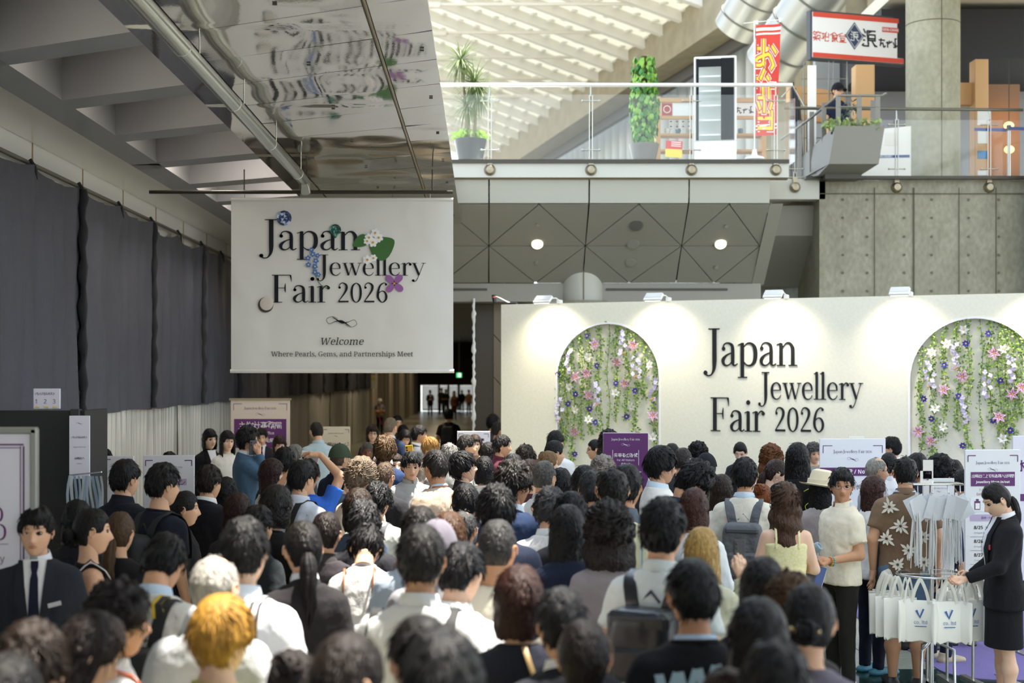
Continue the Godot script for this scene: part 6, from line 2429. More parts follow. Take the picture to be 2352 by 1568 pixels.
	m.slab(V(4.8, 5.25, -24.4), V(5.7, 5.25, -24.4), V(5.7, 4.75, -24.5), V(4.75, 4.75, -24.5), V(0, 0, 1), .1)
	m.slab(V(4.75, 4.75, -24.5), V(5.7, 4.75, -24.5), V(5.7, 3.95, -25.6), V(4.45, 3.95, -25.6), V(0, -.7, .7), .1)
	put("recess_soffit", m, grey, corner)
	m = MB.new()
	m.slab(V(4.3, 0, -26.2), V(5.7, 0, -25.6), V(5.7, 4.2, -25.6), V(4.3, 4.2, -26.2), V(0, 0, 1), .2)
	struct("wall_recess", m, concrete("grey fair concrete", "9a9a96", "bcbcb8"))
	rail_post(V(5.19, 5.67, -24.0), run, .0 + .25, bronze, chrome)
	var run2 := thing("glass_balustrade", "second glass balustrade with dark rail before the big concrete column", "balustrade", Vector3.ZERO)
	for px in [2058, 2270]:
		rail_post(V((px - 1112) / 137.4, 5.67, -24.0), run2, 1.13, bronze, chrome)
	part_tube("handrail", [V(5.0, 6.83, -24.0), V(9.0, 6.80, -24.0)], .026, mat("dark rail steel", "6c6b62", .35, .6), run2, 10)
	for q in [[6.0, 6.84], [6.92, 8.38], [8.46, 9.2]]:
		part_box("pane", V((float(q[0]) + float(q[1])) / 2, 6.14, -24.0), V(float(q[1]) - float(q[0]), .98, .012), glass_mat(), run2)
	part_box("pane", V(5.05, 6.10, -24.0), V(.5, 1.0, .012), glass_mat(), run2)
	# columns
	m = MB.new()
	m.lathe([Vector2(.455, 5.6), Vector2(.455, 13)], V((2160 - 1112) / 134.5, 0, -24.95), 40)
	var col := struct("column", m, concrete("column concrete", "a09e88", "bcb9a6"))
	part_box("joint", V(7.80, 9.2, -24.497), V(.014, 7, .01), mat("concrete joint", "5a5744", .9), col)
	m = MB.new()
	m.tube([V(7.79, 8.44, -24.95), V(7.79, 8.455, -24.95)], .457, 40)
	put("joint", m, mat("concrete joint", "5a5744", .9), col)
	m = MB.new()
	m.lathe([Vector2(.46, 0), Vector2(.46, 14)], V(9.33, 0, -23.5), 32)
	var pc := struct("column", m, mat("pale painted column", "d4d5cb", .6))
	m = MB.new()
	m.tube([V(9.33, 6.27, -23.5), V(9.33, 6.30, -23.5)], .463, 32)
	put("joint", m, edge, pc)

# ------------------------------------------------------------------ what stands on the upper level
func leaf_mesh(w: float, h: float, bend: float) -> ArrayMesh:
	var key := "leaf %.3f %.3f %.3f" % [w, h, bend]
	if T.has(key):
		return T[key]
	var m := MB.new()
	var rows := []
	for r in 6:
		var t := r / 5.0
		var e := sin(PI * pow(t, .75)) * w * .5 + .0008
		var z := bend * t * t
		rows.append(PackedVector3Array([V(-e, -h * t, z - e * .25), V(0, -h * t, z), V(e, -h * t, z - e * .25)]))
	m.grid(rows)
	T[key] = m.mesh()
	return T[key]

func pot(parent: Node, r0: float, r1: float, h: float, m: Material) -> void:
	var g := MB.new()
	g.lathe([Vector2(.0, .0), Vector2(r0, .0), Vector2(r0 * 1.04, .03), Vector2(r1, h - .02), Vector2(r1, h), Vector2(r1 - .025, h), Vector2(r1 - .03, h - .06), Vector2(.0, h - .06)], Vector3.ZERO, 32)
	put("pot", g, m, parent)
	g = MB.new()
	g.lathe([Vector2(r1 - .032, h - .05), Vector2(.0, h - .04)], Vector3.ZERO, 24)
	put("soil", g, mat("soil", "2f251d", .95), parent)

func foliage(parent: Node, called: String, mesh_: Mesh, places: Array, m: Material) -> void:
	var mm := MultiMesh.new()
	mm.transform_format = MultiMesh.TRANSFORM_3D
	mm.mesh = mesh_
	mm.instance_count = places.size()
	for q in places.size():
		mm.set_instance_transform(q, places[q])
	var o := MultiMeshInstance3D.new()
	o.name = called
	o.multimesh = mm
	o.material_override = m
	o.set_meta("kind", "stuff")
	parent.add_child(o, true)

func leafy(key: String, hex: String) -> StandardMaterial3D:
	var m := mat(key, hex, .45)
	m.backlight_enabled = true
	m.backlight = hexc(hex).lightened(.15) * .55
	return m

func upper_shops() -> void:
	var Y := 5.65
	# dracaena in a dark pot
	var p := thing("potted_dracaena", "tall dracaena with two tufts of drooping blades in a glossy dark pot", "plant", V(-.215, Y, -22.6))
	pot(p, .175, .255, .42, mat("dark glossy pot", "3a3d40", .2))
	var bark := mat("pale bark", "8d8468", .8)
	part_tube("stem", [V(-.03, .38, 0), V(-.07, .8, .02), V(-.10, 1.2, 0), V(-.15, 1.66, 0)], [.035, .028, .02, .014], bark, p, 8)
	part_tube("stem", [V(.05, .38, .03), V(.08, .8, .0), V(.10, 1.15, .03), V(.02, 1.36, 0)], [.03, .024, .018, .014], bark, p, 8)
	var tufts := []
	for c in [[V(-.15, 1.68, 0), 170, .36], [V(.06, 1.30, .03), 190, .36], [V(.12, 1.12, .0), 150, .34], [V(-.05, .95, .0), 90, .36]]:
		for k in int(c[1]):
			var a := rng.randf() * TAU
			var e := rng.randf_range(-1.0, 1.3)
			var d := V(cos(a) * cos(e), sin(e), sin(a) * cos(e))
			var y := -d
			var x := y.cross(Vector3.UP).normalized()
			tufts.append(Transform3D(Basis(x, y, x.cross(y)) .scaled_local(V(1, c[2] * rng.randf_range(.8, 1.2) / .36, 1)), c[0]))
	foliage(p, "blades", leaf_mesh(.016, .38, -.16), tufts, leafy("dracaena green", "6b7d4a"))
	var low := []
	for k in 120:
		var a := rng.randf() * TAU
		var r := rng.randf_range(.08, .30)
		low.append(Transform3D(Basis.from_euler(V(rng.randf_range(-.9, .9), a, rng.randf_range(-.7, .7))), V(cos(a) * r, .42 + rng.randf_range(.0, .16) * (1.2 - r * 2.0) + .03, sin(a) * r)))
	foliage(p, "ground_leaves", leaf_mesh(.06, .075, .01), low, leafy("lime green", "9fc73e"))
	# pothos pole
	p = thing("potted_pothos", "bushy climbing pothos on a pole in a grey tapered pot", "plant", V(2.51, Y, -22.55))
	pot(p, .165, .235, .34, mat("grey pot", "77736e", .35))
	part_tube("moss_pole", [V(0, .3, 0), V(0, 1.72, 0)], .05, mat("moss pole", "5a4a30", .95), p, 8)
	for v in 2:
		var lv := []
		for k in 340:
			var a := rng.randf() * TAU
			var h := rng.randf_range(.36, 1.74)
			var r := .10 + .10 * sin(PI * clampf((h - .1) / 1.75, 0, 1)) + rng.randf_range(-.03, .05)
			var b := Basis(Vector3.UP, -a + PI / 2) * Basis.from_euler(V(rng.randf_range(-.5, .2), rng.randf_range(-.5, .5), rng.randf_range(-.5, .5)))
			lv.append(Transform3D(b.scaled_local(Vector3.ONE * rng.randf_range(.75, 1.25)), V(cos(a) * r, h, sin(a) * r)))
		foliage(p, "leaves", leaf_mesh(.064, .088, -.015), lv, leafy(["pothos green", "pothos light"][v], ["3f7a30", "7fae3c"][v]))
	# shop shelf in pale wood
	var wood := mat("pale wood", "c99f6e", .55)
	var sh := thing("shop_shelf", "pale wooden shop shelf with a white header board and a red emblem", "shelf", V(3.70, Y, -23.55))
	for x in [-.86, .86]:
		part_box("upright", V(x, .63, 0), V(.07, 1.26, .30), wood, sh)
	part_box("header", V(0, 1.20, 0), V(1.86, .07, .32), wood, sh)
	part_box("header_board", V(0, 1.05, .12), V(1.66, .22, .03), mat("white board", "ecebe6", .5), sh)
	part_box("lower_rail", V(0, .92, .10), V(1.72, .05, .08), wood, sh)
	for y in [.12, .38, .64]:
		part_box("shelf_board", V(0, y, 0), V(1.66, .035, .30), wood, sh)
	part_box("emblem", V(-.72, 1.05, .139), V(.17, .20, .008), mat("red print", "b4483e", .7), sh)
	var g := MB.new()
	g.lathe([Vector2(.05, -.004), Vector2(.062, -.004), Vector2(.062, .004), Vector2(.05, .004)], V(-.72, 1.05, .145), 20, Basis(Vector3.RIGHT, PI / 2))
	put("emblem_ring", g, mat("white board", "ecebe6", .5), sh)
	brush_on(sh, "ちゃん", .10, .014, V(.55, 1.04, .138), mat("black print", "232326", .7))
	for k in 8:
		var gg := MB.new()
		gg.lathe([Vector2(.0, 0), Vector2(.035, .0), Vector2(.05, .06), Vector2(.04, .09), Vector2(.0, .09)], V(3.0 + k * .17, Y + .66, -23.5), 12)
		tag(put("bowl", gg, mat("bowl %d" % (k % 3), ["d9d6cc", "5d7a8c", "a9a390"][k % 3], .3)), "small ceramic bowl on the middle board of the pale wooden shelf", "bowl", "bowls on the shop shelf")
	for k in 6:
		var hk := thing("hanging_tag", "small dark hanging ornament in a row on the back of the shop shelf", "ornament", V(3.05 + k * .1, Y + .70, -23.46), 0, "ornaments hung in the shop shelf")
		for q in 4:
			var b := MB.new()
			b.ball(V(0, .16 - q * .04, 0), V(.02, .012, .012), 8, 6)
			put("bead", b, mat("ornament %d" % (q % 2), ["6e4a3c", "d3cbb9"][q % 2], .5), hk)
	# little card on the deck
	var card := thing("price_card", "red and yellow price card leaning by the grey pot", "card", V(2.939, 5.742, -22.297))
	var cb := Basis(Vector3.RIGHT, -.12) * Basis(Vector3.BACK, -.06)
	for q in [["lower_half", .07, "e8d04e"], ["upper_half", .20, "cf4a46"]]:
		g = MB.new()
		g.box(cb * V(0.0, q[1], 0), V(.26, .13, .012), cb)
		put(q[0], g, mat("card " + q[2], q[2], .6), card)
	for k in 3:
		g = MB.new()
		g.box(cb * V(.03, .245 - .03 * k, .008), V(.15, .012, .004), cb)
		put("text_line", g, mat("card line", "f3e9e2", .7), card)
	# refrigerated showcase
	var fr := thing("display_fridge", "tall white refrigerated display case with slanted glass shelves", "fridge", V(3.68, Y, -22.85), -.18)
	var fw := mat("white enamel", "eceeec", .3)
	var fb := mat("black trim", "101114", .35, 0.0, .3)
	part_box("base", V(0, .20, 0), V(.66, .40, .62), fw, fr, .02)
	part_box("top", V(0, 1.70, 0), V(.66, .05, .62), fw, fr, .015)
	for x in [-.315, .315]:
		part_box("post", V(x, 1.05, .29), V(.03, 1.32, .04), fw, fr, .008)
		part_box("post", V(x, 1.05, -.29), V(.03, 1.32, .04), fw, fr, .008)
	part_box("front_frame", V(.19, 1.05, .305), V(.20, 1.28, .02), fb, fr)
	part_box("front_frame", V(-.275, 1.05, .305), V(.04, 1.28, .02), fb, fr)
	part_box("front_frame", V(-.08, 1.62, .305), V(.36, .12, .02), fb, fr)
	part_box("front_pane", V(-.08, .99, .305), V(.35, 1.14, .008), glass_mat(), fr)
	part_box("side_pane", V(-.325, 1.05, 0), V(.006, 1.24, .52), glass_mat(), fr)
	part_box("back_panel", V(0, 1.05, -.30), V(.60, 1.26, .02), mat("pale back", "dfe4e2", .4), fr)
	for k in 5:
		g = MB.new()
		g.box(V(-.02, .55 + k * .23, .02), V(.56, .012, .50), Basis(Vector3.RIGHT, .22))
		var s := put("shelf", g, mat("frosted shelf", "dbe5e2", .25), fr)
		part_box("shelf_lip", V(-.02, .50 + k * .23, .262), V(.56, .025, .008), fw, s)
	for k in 6:
		part_box("vent_slat", V(-.333, .08 + k * .03, .05), V(.01, .012, .4), mat("vent grey", "8f9290", .5), fr)
	# advertising flag
	var fl := thing("nobori_flag", "tall red flag with large yellow brush characters on a white pole", "flag", V(4.253, 5.762, -22.603))
	var wp := mat("white pole", "eeeeea", .4)
	part_tube("pole", [V(.0, .0, 0), V(.0, 2.18, 0)], .012, wp, fl, 8)
	part_tube("cross_bar", [V(-.17, 2.14, 0), V(.44, 2.20, 0)], .008, wp, fl, 6)
	g = MB.new()
	g.lathe([Vector2(.0, .0), Vector2(.16, .0), Vector2(.15, .03), Vector2(.05, .06), Vector2(.03, .16), Vector2(.0, .16)], Vector3.ZERO, 20)
	put("foot", g, wp, fl)
	var rows := []
	var wav := func(x: float, y: float) -> float: return .016 * sin(y * 7.0 + x * 9.0) + .02 * sin(x * 14.0)
	for r in 25:
		var row := PackedVector3Array()
		for c in 9:
			var x := .02 + .40 * c / 8.0
			var y := .36 + 1.74 * r / 24.0
			x -= .07 * (1.0 - r / 24.0) * (c / 8.0)
			row.append(V(x, y + x * .10, wav.call(x, y)))
		rows.append(row)
	g = MB.new()
	g.grid(rows)
	put("cloth", g, mat("flag red", "d8493f", .85), fl)
	var fy := mat("flag yellow", "edd64f", .85)
	var fo := mat("flag white", "f1ece6", .85)
	for q in [[2.03, .05], [1.955, .03], [.52, .03], [.465, .022]]:
		g = MB.new()
		rows = []
		for r in 2:
			var row := PackedVector3Array()
			for c in 9:
				var y := float(q[0]) + float(q[1]) * (r - .5)
				var x := .02 + (.40 - .07 * (1.0 - (y - .36) / 1.74)) * c / 8.0
				row.append(V(x, y + x * .10, wav.call(x, y) + .004))
			rows.append(row)
		g.grid(rows)
		put("stripe", g, fo, fl)
	for k in 3:
		for pass_ in 3:
			g = MB.new()
			brush(g, ["お", "弁", "当"][k], .34, [.095, .068, .040][pass_], Transform3D(Basis.from_scale(V(.86, 1.35, 1)), V(.185 - .012 * k, 1.66 - .47 * k, 0)), 0.0)
			for q in g.v.size():
				g.v[q].z = wav.call(g.v[q].x, g.v[q].y - g.v[q].x * .1) + .006 + .004 * pass_
			put("lettering", g, [fo, mat("flag red", "d8493f", .85), fy][pass_], fl)
	for x in [.04, .22, .40]:
		part_box("loop", V(x, 2.15 + x * .1, .0), V(.03, .06, .03), fo, fl)
	# sign board of the restaurant
	var sg := thing("restaurant_sign", "white signboard with red bands and a blue diamond crest above the restaurant", "sign", V(6.810, 8.513, -26.190), .30)
	var sw := 1.88
	part_box("frame", V(0, 0, -.06), V(sw + .08, .90, .14), mat("dark frame", "3d4046", .5), sg, .01)
	part_box("face", V(0, 0, .02), V(sw, .82, .02), mat("sign white", "eceef0", .5), sg)
	for y in [.365, -.365]:
		part_box("red_band", V(0, y, .034), V(sw, .085, .008), mat("sign red", "d24a36", .6), sg)
	brush_on(sg, "築地食堂", .165, .0145, V(-.60, -.02, .035), mat("sign red", "d24a36", .6), 1.04)
	g = MB.new()
	g.prism(PackedVector2Array([Vector2(.0, -.25), Vector2(.19, 0), Vector2(.0, .25), Vector2(-.19, 0)]), .032, .040, Transform3D(Basis(), V(-.09, .03, 0)))
	put("crest", g, mat("crest blue", "31425f", .6), sg)
	g = MB.new()
	for k in 4:
		var a := V([.0, .165, .0, -.165][k] - .09, [.217, 0, -.217, 0][k] + .03, .008)
		var b := V([.165, .0, -.165, .0][k] - .09, [0, -.217, 0, .217][k] + .03, .008)
		stroke(g, [a, b], 0.0, Transform3D(Basis(), V(0, 0, .042)))
	put("crest_line", g, mat("sign white", "eceef0", .5), sg)
	brush_on(sg, "源", .17, .012, V(-.09, .03, .043), mat("sign white", "eceef0", .5))
	brush_on(sg, "源", .31, .030, V(.22, .02, .035), mat("sign black", "2f3136", .6))
	brush_on(sg, "ちゃん", .155, .026, V(.63, -.05, .035), mat("sign black", "2f3136", .6), 1.0)
	part_box("red_plate", V(.66, .19, .034), V(.34, .09, .006), mat("sign red", "d24a36", .6), sg)
	type_on(sg, "GEN-CHAN", .066, V(.66, .19, .040), mat("sign white", "eceef0", .5), false, true)
	# restaurant front: timber frames, dark ceiling, inner wall
	var dark := mat("dark bulkhead", "26272a", .7)
	var m := MB.new()
	m.box(V(9.5, 8.65, -28.4), V(4.4, .9, 4.0))
	struct("beam_restaurant", m, dark)
	m = MB.new()
	m.box(V(9.5, 9.35, -26.0), V(4.2, .25, 4.6))
	struct("ceiling_restaurant", m, mat("cream ceiling", "c9c6b8", .7))
	m = MB.new()
	m.box(V(9.5, 7.3, -29.6), V(5.4, 3.6, .2))
	struct("wall_restaurant", m, mat("grey shop wall", "9a9c9e", .7))
	m = MB.new()
	m.box(V(5.5, 5.58, -27.35), V(9, .1, 6))
	struct("floor_restaurant", m, mat("shop floor", "8c8577", .5))
	var tm := thing("timber_frame", "pale timber door frame of the restaurant left of the concrete column", "frame", V(6.75, Y, -25.6))
	part_box("post", V(.0, 1.1, 0), V(.34, 2.25, .3), wood, tm, .01)
	g = MB.new()
	g.box(V(-.75, 1.75, -.4), V(1.3, .30, .10), Basis(Vector3.UP, .5))
	g.box(V(-.70, 1.35, -.4), V(1.2, .10, .10), Basis(Vector3.UP, .5))
	put("rails", g, wood, tm)
	for k in 3:
		part_box("mullion", V(-.3 - .28 * k, .75, -.30 - .15 * k), V(.03, 1.3, .04), mat("dark mullion", "3b3a38", .5), tm)
	tm = thing("timber_frame", "pale timber frame and door of the restaurant right of the concrete column", "frame", V(8.72, Y, -25.5))
	part_box("post", V(.06, 1.15, 0), V(.24, 2.3, .3), wood, tm, .01)
	part_box("lintel", V(-.35, 1.72, -.1), V(.75, .40, .16), wood, tm, .01)
	part_box("rear_panel", V(.55, 1.0, -.6), V(.9, 2.0, .06), mat("brown timber", "75583e", .6), tm)
	for k in 3:
		part_box("notice", V(.07, .93 - .32 * k, .155), V(.17, [.24, .14, .08][k], .006), mat("notice %d" % k, ["e6e6e2", "3b82b8", "dfe3e6"][k], .7), tm)
	part_box("notice", V(.10, 1.28, .155), V(.24, .30, .006), mat("notice 0", "e6e6e2", .7), tm)
	for q in [[2318, 288, "upper"], [2319, 343, "lower"]]:
		var lp := thing("pendant_lamp", "round glowing " + q[2] + " pendant lamp in the restaurant", "lamp", V((float(q[0]) - 1112) / 128.0, 2.33 + (867.0 - float(q[1])) / 128.0, -25.8), 0, "pendant lamps in the restaurant")
		g = MB.new()
		g.ball(Vector3.ZERO, V(.088, .07, .088), 20, 12)
		put("globe", g, lamp_mat("amber globe", "ffc978", 2.2), lp)
		part_tube("cord", [V(0, .06, 0), V(0, 1.2 if q[2] == "upper" else 1.6, 0)], .004, mat("dark mullion", "3b3a38", .5), lp, 5)
		var l := OmniLight3D.new()
		l.name = "globe_light"
		l.light_color = hexc("ffc47a")
		l.light_energy = .25
		l.light_size = .07
		l.omni_range = 12.0
		l.omni_attenuation = 2.0
		l.shadow_enabled = true
		lp.add_child(l)
	for q in [[2277, 68, "nearer"], [2338, 30, "farther"]]:
		var t := thing("downlight", "recessed " + q[2] + " lamp in the cream restaurant ceiling", "downlight", V((float(q[0]) - 1112) / 132.0, 9.222, -26.0 + (.9 if q[2] == "nearer" else .3)))
		put("lamp_glass", MB.new_disc(V(0, -.004, 0), .085, Basis(), .012), lamp_mat("warm lamp", "fff0cf", 2.6), t)
		put("rim", MB.new_disc(V(0, .002, 0), .10, Basis(), .008), mat("lamp rim", "e6e3d8", .4), t)
	var cam := thing("dome_camera", "black dome security camera under the cream restaurant ceiling", "camera", V(8.62, 9.2, -25.2))
	put("base", MB.new_disc(V(0, .0, 0), .11, Basis(), .04), mat("camera white", "d8d8d2", .4), cam)
	g = MB.new()
	g.ball(V(0, -.02, 0), V(.075, .085, .075), 16, 10)
	put("dome", g, mat("black glass", "17181b", .12), cam)
	# queue post with blue belt
	var st := thing("belt_post", "grey queue post with a blue belt on the upper level", "post", V(8.93, Y, -24.45))
	part_tube("post", [Vector3.ZERO, V(0, .95, 0)], .028, mat("brushed steel", "b9bab4", .28, .8), st, 12)
	put("head", MB.new_disc(V(0, .93, 0), .04, Basis(), .09), mat("post head", "55585c", .5), st)
	put("foot", MB.new_disc(V(0, .01, 0), .16, Basis(), .02), mat("post head", "55585c", .5), st)
	g = MB.new()
	g.box(V(.35, .90, .05), V(.72, .055, .004), Basis(Vector3.BACK, -.04))
	g.box(V(-.28, .915, -.1), V(.55, .055, .004), Basis(Vector3.BACK, -.02))
	put("belt", g, mat("belt blue", "2f4f92", .7), st)
	# white partition with a blue stripe behind the planter
	var pt := thing("white_partition", "white standing partition with a blue lettered stripe behind the planter", "partition", V(6.92, Y, -24.85), -.12)
	g = MB.new()
	g.prism(PackedVector2Array([Vector2(-.42, .06), Vector2(.45, .14), Vector2(.45, 1.02), Vector2(-.42, .95)]), -.01, .01)
	put("panel", g, mat("white board", "ecebe6", .5), pt)
	g = MB.new()
	g.box(V(.0, .50, .013), V(.85, .045, .004))
	put("stripe", g, mat("belt blue", "2f4f92", .7), pt)
	type_on(pt, "TOKYO BIG SIGHT", .04, V(-.06, .50, .018), mat("sign white", "eceef0", .5), true, true)
	part_box("notice_sheet", V(.12, .80, .014), V(.22, .22, .004), mat("paper", "e4e2da", .8), pt)
	for x in [-.4, .42]:
		part_box("foot", V(x, .06, 0), V(.04, .12, .3), mat("post head", "55585c", .5), pt)
	# steel planter cantilevered over the edge, with a rail round it
	var pl := thing("steel_planter", "grey steel planter box with variegated leaves at the balcony corner", "planter", V(5.95, 5.72, -23.75))
	var gm := mat("planter grey", "7d7c76", .4, .3)
	m = MB.new()
	m.slab(V(-.38, .06, .55), V(.42, .06, .55), V(.50, .66, .62), V(-.30, .66, .62), V(0, 0, 1), .03)
	m.slab(V(-.38, .06, .55), V(-.30, .66, .62), V(-.62, .30, -.6), V(-.62, -.05, -.6), V(-1, 0, 0), .03)
	m.slab(V(.42, .06, .55), V(.50, .66, .62), V(.50, .66, -.6), V(.42, .06, -.6), V(1, 0, 0), .03)
	m.slab(V(-.38, .06, .55), V(.42, .06, .55), V(.25, -.06, .1), V(-.45, -.06, .1), V(0, -1, .3), .03)
	m.slab(V(-.45, -.06, .1), V(.25, -.06, .1), V(.25, -.06, -.6), V(-.62, -.06, -.6), V(0, -1, 0), .03)
	put("box", m, gm, pl)
	part_box("soil", V(.05, .56, .0), V(.78, .04, 1.1), mat("soil", "2f251d", .95), pl)
	part_box("stand", V(-.05, -.07, -.1), V(.6, .10, .5), mat("dark edge", "3a382f", .4), pl)
	var lv := []
	for k in 220:
		var x := rng.randf_range(-.42, .45)
		lv.append(Transform3D(Basis.from_euler(V(rng.randf_range(-1.0, 1.0), rng.randf() * TAU, rng.randf_range(-1.0, 1.0))).scaled_local(Vector3.ONE * rng.randf_range(.7, 1.3)), V(x, .62 + rng.randf_range(.02, .20), rng.randf_range(.1, .62))))
	foliage(pl, "leaves", leaf_mesh(.05, .085, .02), lv, leafy("variegated green", "8fa464"))
	foliage(pl, "sprig", leaf_mesh(.02, .09, .0), lv.slice(0, 60).map(func(t): return Transform3D(t.basis, V(.05 + t.origin.x * .3, t.origin.y + .18 + rng.randf() * .18, t.origin.z - .2))), leafy("dark sprig", "44543a"))
	var ral := thing("steel_railing", "grey flat-bar railing round the planter at the balcony corner", "railing", V(5.95, 5.72, -23.75))
	for q in [[-.62, .0, -.5], [-.50, .1, -.15], [-.38, .2, .2], [-.22, .28, .5], [.12, .28, .5], [.42, .28, .5], [.45, .28, .1]]:
		part_box("bar", V(q[0], .45 + q[1] * .8, q[2]), V(.075, 1.0, .02), gm, ral)
	part_tube("top_rail", [V(-.85, .70, -.9), V(-.55, .90, -.2), V(-.22, 1.17, .5), V(.48, 1.17, .5), V(.55, 1.20, .55)], .022, gm, ral, 8)
	part_tube("lower_rail", [V(-.22, .99, .5), V(.45, .99, .5)], .014, gm, ral, 8)
	# bundle of dark stands behind the glass corner, and the steel pointed mast
	var bn := thing("folded_stands", "bundle of black folded stands leaning behind the glass corner", "stand", V(5.35, Y, -24.6))
	for k in 4:
		part_tube("leg", [V(-.1 + k * .07, 0, 0), V(-.05 + k * .035, 1.75 - .1 * k, -.1)], .028, mat("stand black", "222326", .5), bn, 8)
	part_box("white_edge", V(.24, 1.0, .1), V(.14, 2.0, .04), mat("white board", "ecebe6", .5), bn)
	var wr := thing("wire_rack", "grey wire rack with pointed uprights behind the man in the cap", "rack", V(6.05, Y, -25.3))
	for x in [-.42, .02, .10, .34]:
		part_tube("upright", [V(x, 0, 0), V(x, 1.9, 0), V(x, 2.25, 0)], [.018, .016, .004], gm, wr, 6)
	for k in 5:
		part_tube("cross_wire", [V(-.45, .9 + k * .26, 0), V(.36, .9 + k * .26, 0)], .008, gm, wr, 5)
	# cafe board and far machines seen under the roof
	var ex := thing("cafe_board", "black board with orange capital letters far behind the balcony glass", "board", V(2.35, Y - .12, -33.0))
	part_box("panel", V(0, .40, 0), V(.88, .55, .05), mat("board black", "34383c", .6), ex)
	type_on(ex, "EXPRESS", .20, V(.0, .58, .03), mat("orange letters", "e0902e", .6), false, true, .2)
	g = MB.new()
	for s in [-.32, .32]:
		g.box(V(s, .35, .03), V(.02, .34, .006))
	put("red_line", g, mat("red print", "b4483e", .7), ex)
	for x in [.16, .72]:
		var gw := thing("ribbed_barrier", "pale ribbed barrier before the cafe board, " + ("left one" if x < .5 else "right one"), "barrier", V(2.2 + x, Y, -32.2))
		g = MB.new()
		g.lathe([Vector2(.0, 0), Vector2(.15, 0), Vector2(.15, .40), Vector2(.11, .48), Vector2(.0, .5)], Vector3.ZERO, 18)
		put("shell", g, mat("barrier grey", "a9adaf", .5), gw)
		for k in 5:
			part_box("rib", V(0, .08 + k * .08, .145), V(.16, .02, .02), mat("barrier rib", "6f7478", .5), gw)

# garlands: niche, place along the wall, lowest point, flowers (kind, offset, height)
const VINES := [
	[0, 0.888, 1.194, "b:-0.015:2.374 o:0.010:1.876"],
	[0, 0.980, 1.382, "b:0.044:1.964"],
	[0, 1.085, 0.901, "b:0.056:2.098 b:0.042:1.255 l:0.051:2.335 l:0.047:1.570 w:-0.036:2.201 w:0.056:1.878 o:-0.045:2.564"],
	[0, 1.216, 1.448, ""],
	[0, 1.333, 1.511, "b:-0.014:2.916 b:0.016:1.895 l:-0.026:2.390 l:-0.001:2.084 w:0.002:2.625 w:-0.001:1.738"],
	[0, 1.476, 1.575, "b:-0.015:2.499 b:-0.044:1.700 l:-0.053:2.797 o:-0.011:2.100"],
	[0, 1.611, 1.608, ""],
	[0, 1.733, 1.732, "b:0.007:2.249 l:0.018:2.553 w:-0.006:2.117"],
	[0, 1.893, 1.741, "b:-0.006:1.791 l:-0.027:2.249 w:-0.068:2.576 o:-0.043:2.817"],
	[0, 2.020, 1.522, "b:-0.003:2.149 l:-0.041:2.784 w:-0.049:1.924 o:0.016:2.497"],
	[0, 2.139, 2.009, ""],
	[0, 2.290, 1.346, "l:-0.022:1.803 w:-0.062:2.504 w:-0.022:1.510 o:-0.014:2.188"],
	[1, 5.837, 1.387, "b:0.039:2.061 l:-0.036:1.640"],
	[1, 5.983, 1.250, "b:-0.010:1.805 l:-0.017:1.518 w:-0.017:2.651 w:0.028:1.937 o:-0.032:2.371"],
	[1, 6.127, 1.560, "b:0.002:2.487 l:-0.006:2.170 w:-0.013:1.699 w:0.031:2.757"],
	[1, 6.292, 1.674, "b:0.006:2.094 l:0.050:2.348 o:-0.016:2.602"],
	[1, 6.408, 1.371, "b:-0.022:2.763 b:-0.059:1.471 w:-0.044:2.940 o:-0.029:1.925"],
	[1, 6.566, 1.347, ""],
	[1, 6.670, 1.748, "b:-0.015:2.883 b:0.043:1.798 l:0.050:2.638 o:-0.030:2.248"],
	[1, 6.785, 1.544, "b:0.022:2.294 l:0.000:1.830"],
	[1, 6.868, 1.326, "w:-0.039:1.564 w:-0.039:2.690 o:0.047:2.446"],
	[1, 6.971, 1.602, "b:-0.049:1.672 l:-0.028:2.127"],
	[1, 7.043, 1.822, "l:0.014:2.204"],
]

func arch_outline(u0: float, r: float, top: float) -> Array:
	var out := []
	for q in 25:
		var a := PI - PI * q / 24.0
		out.append(Vector2(u0 + r + cos(a) * r, top - r + sin(a) * r))
	return out

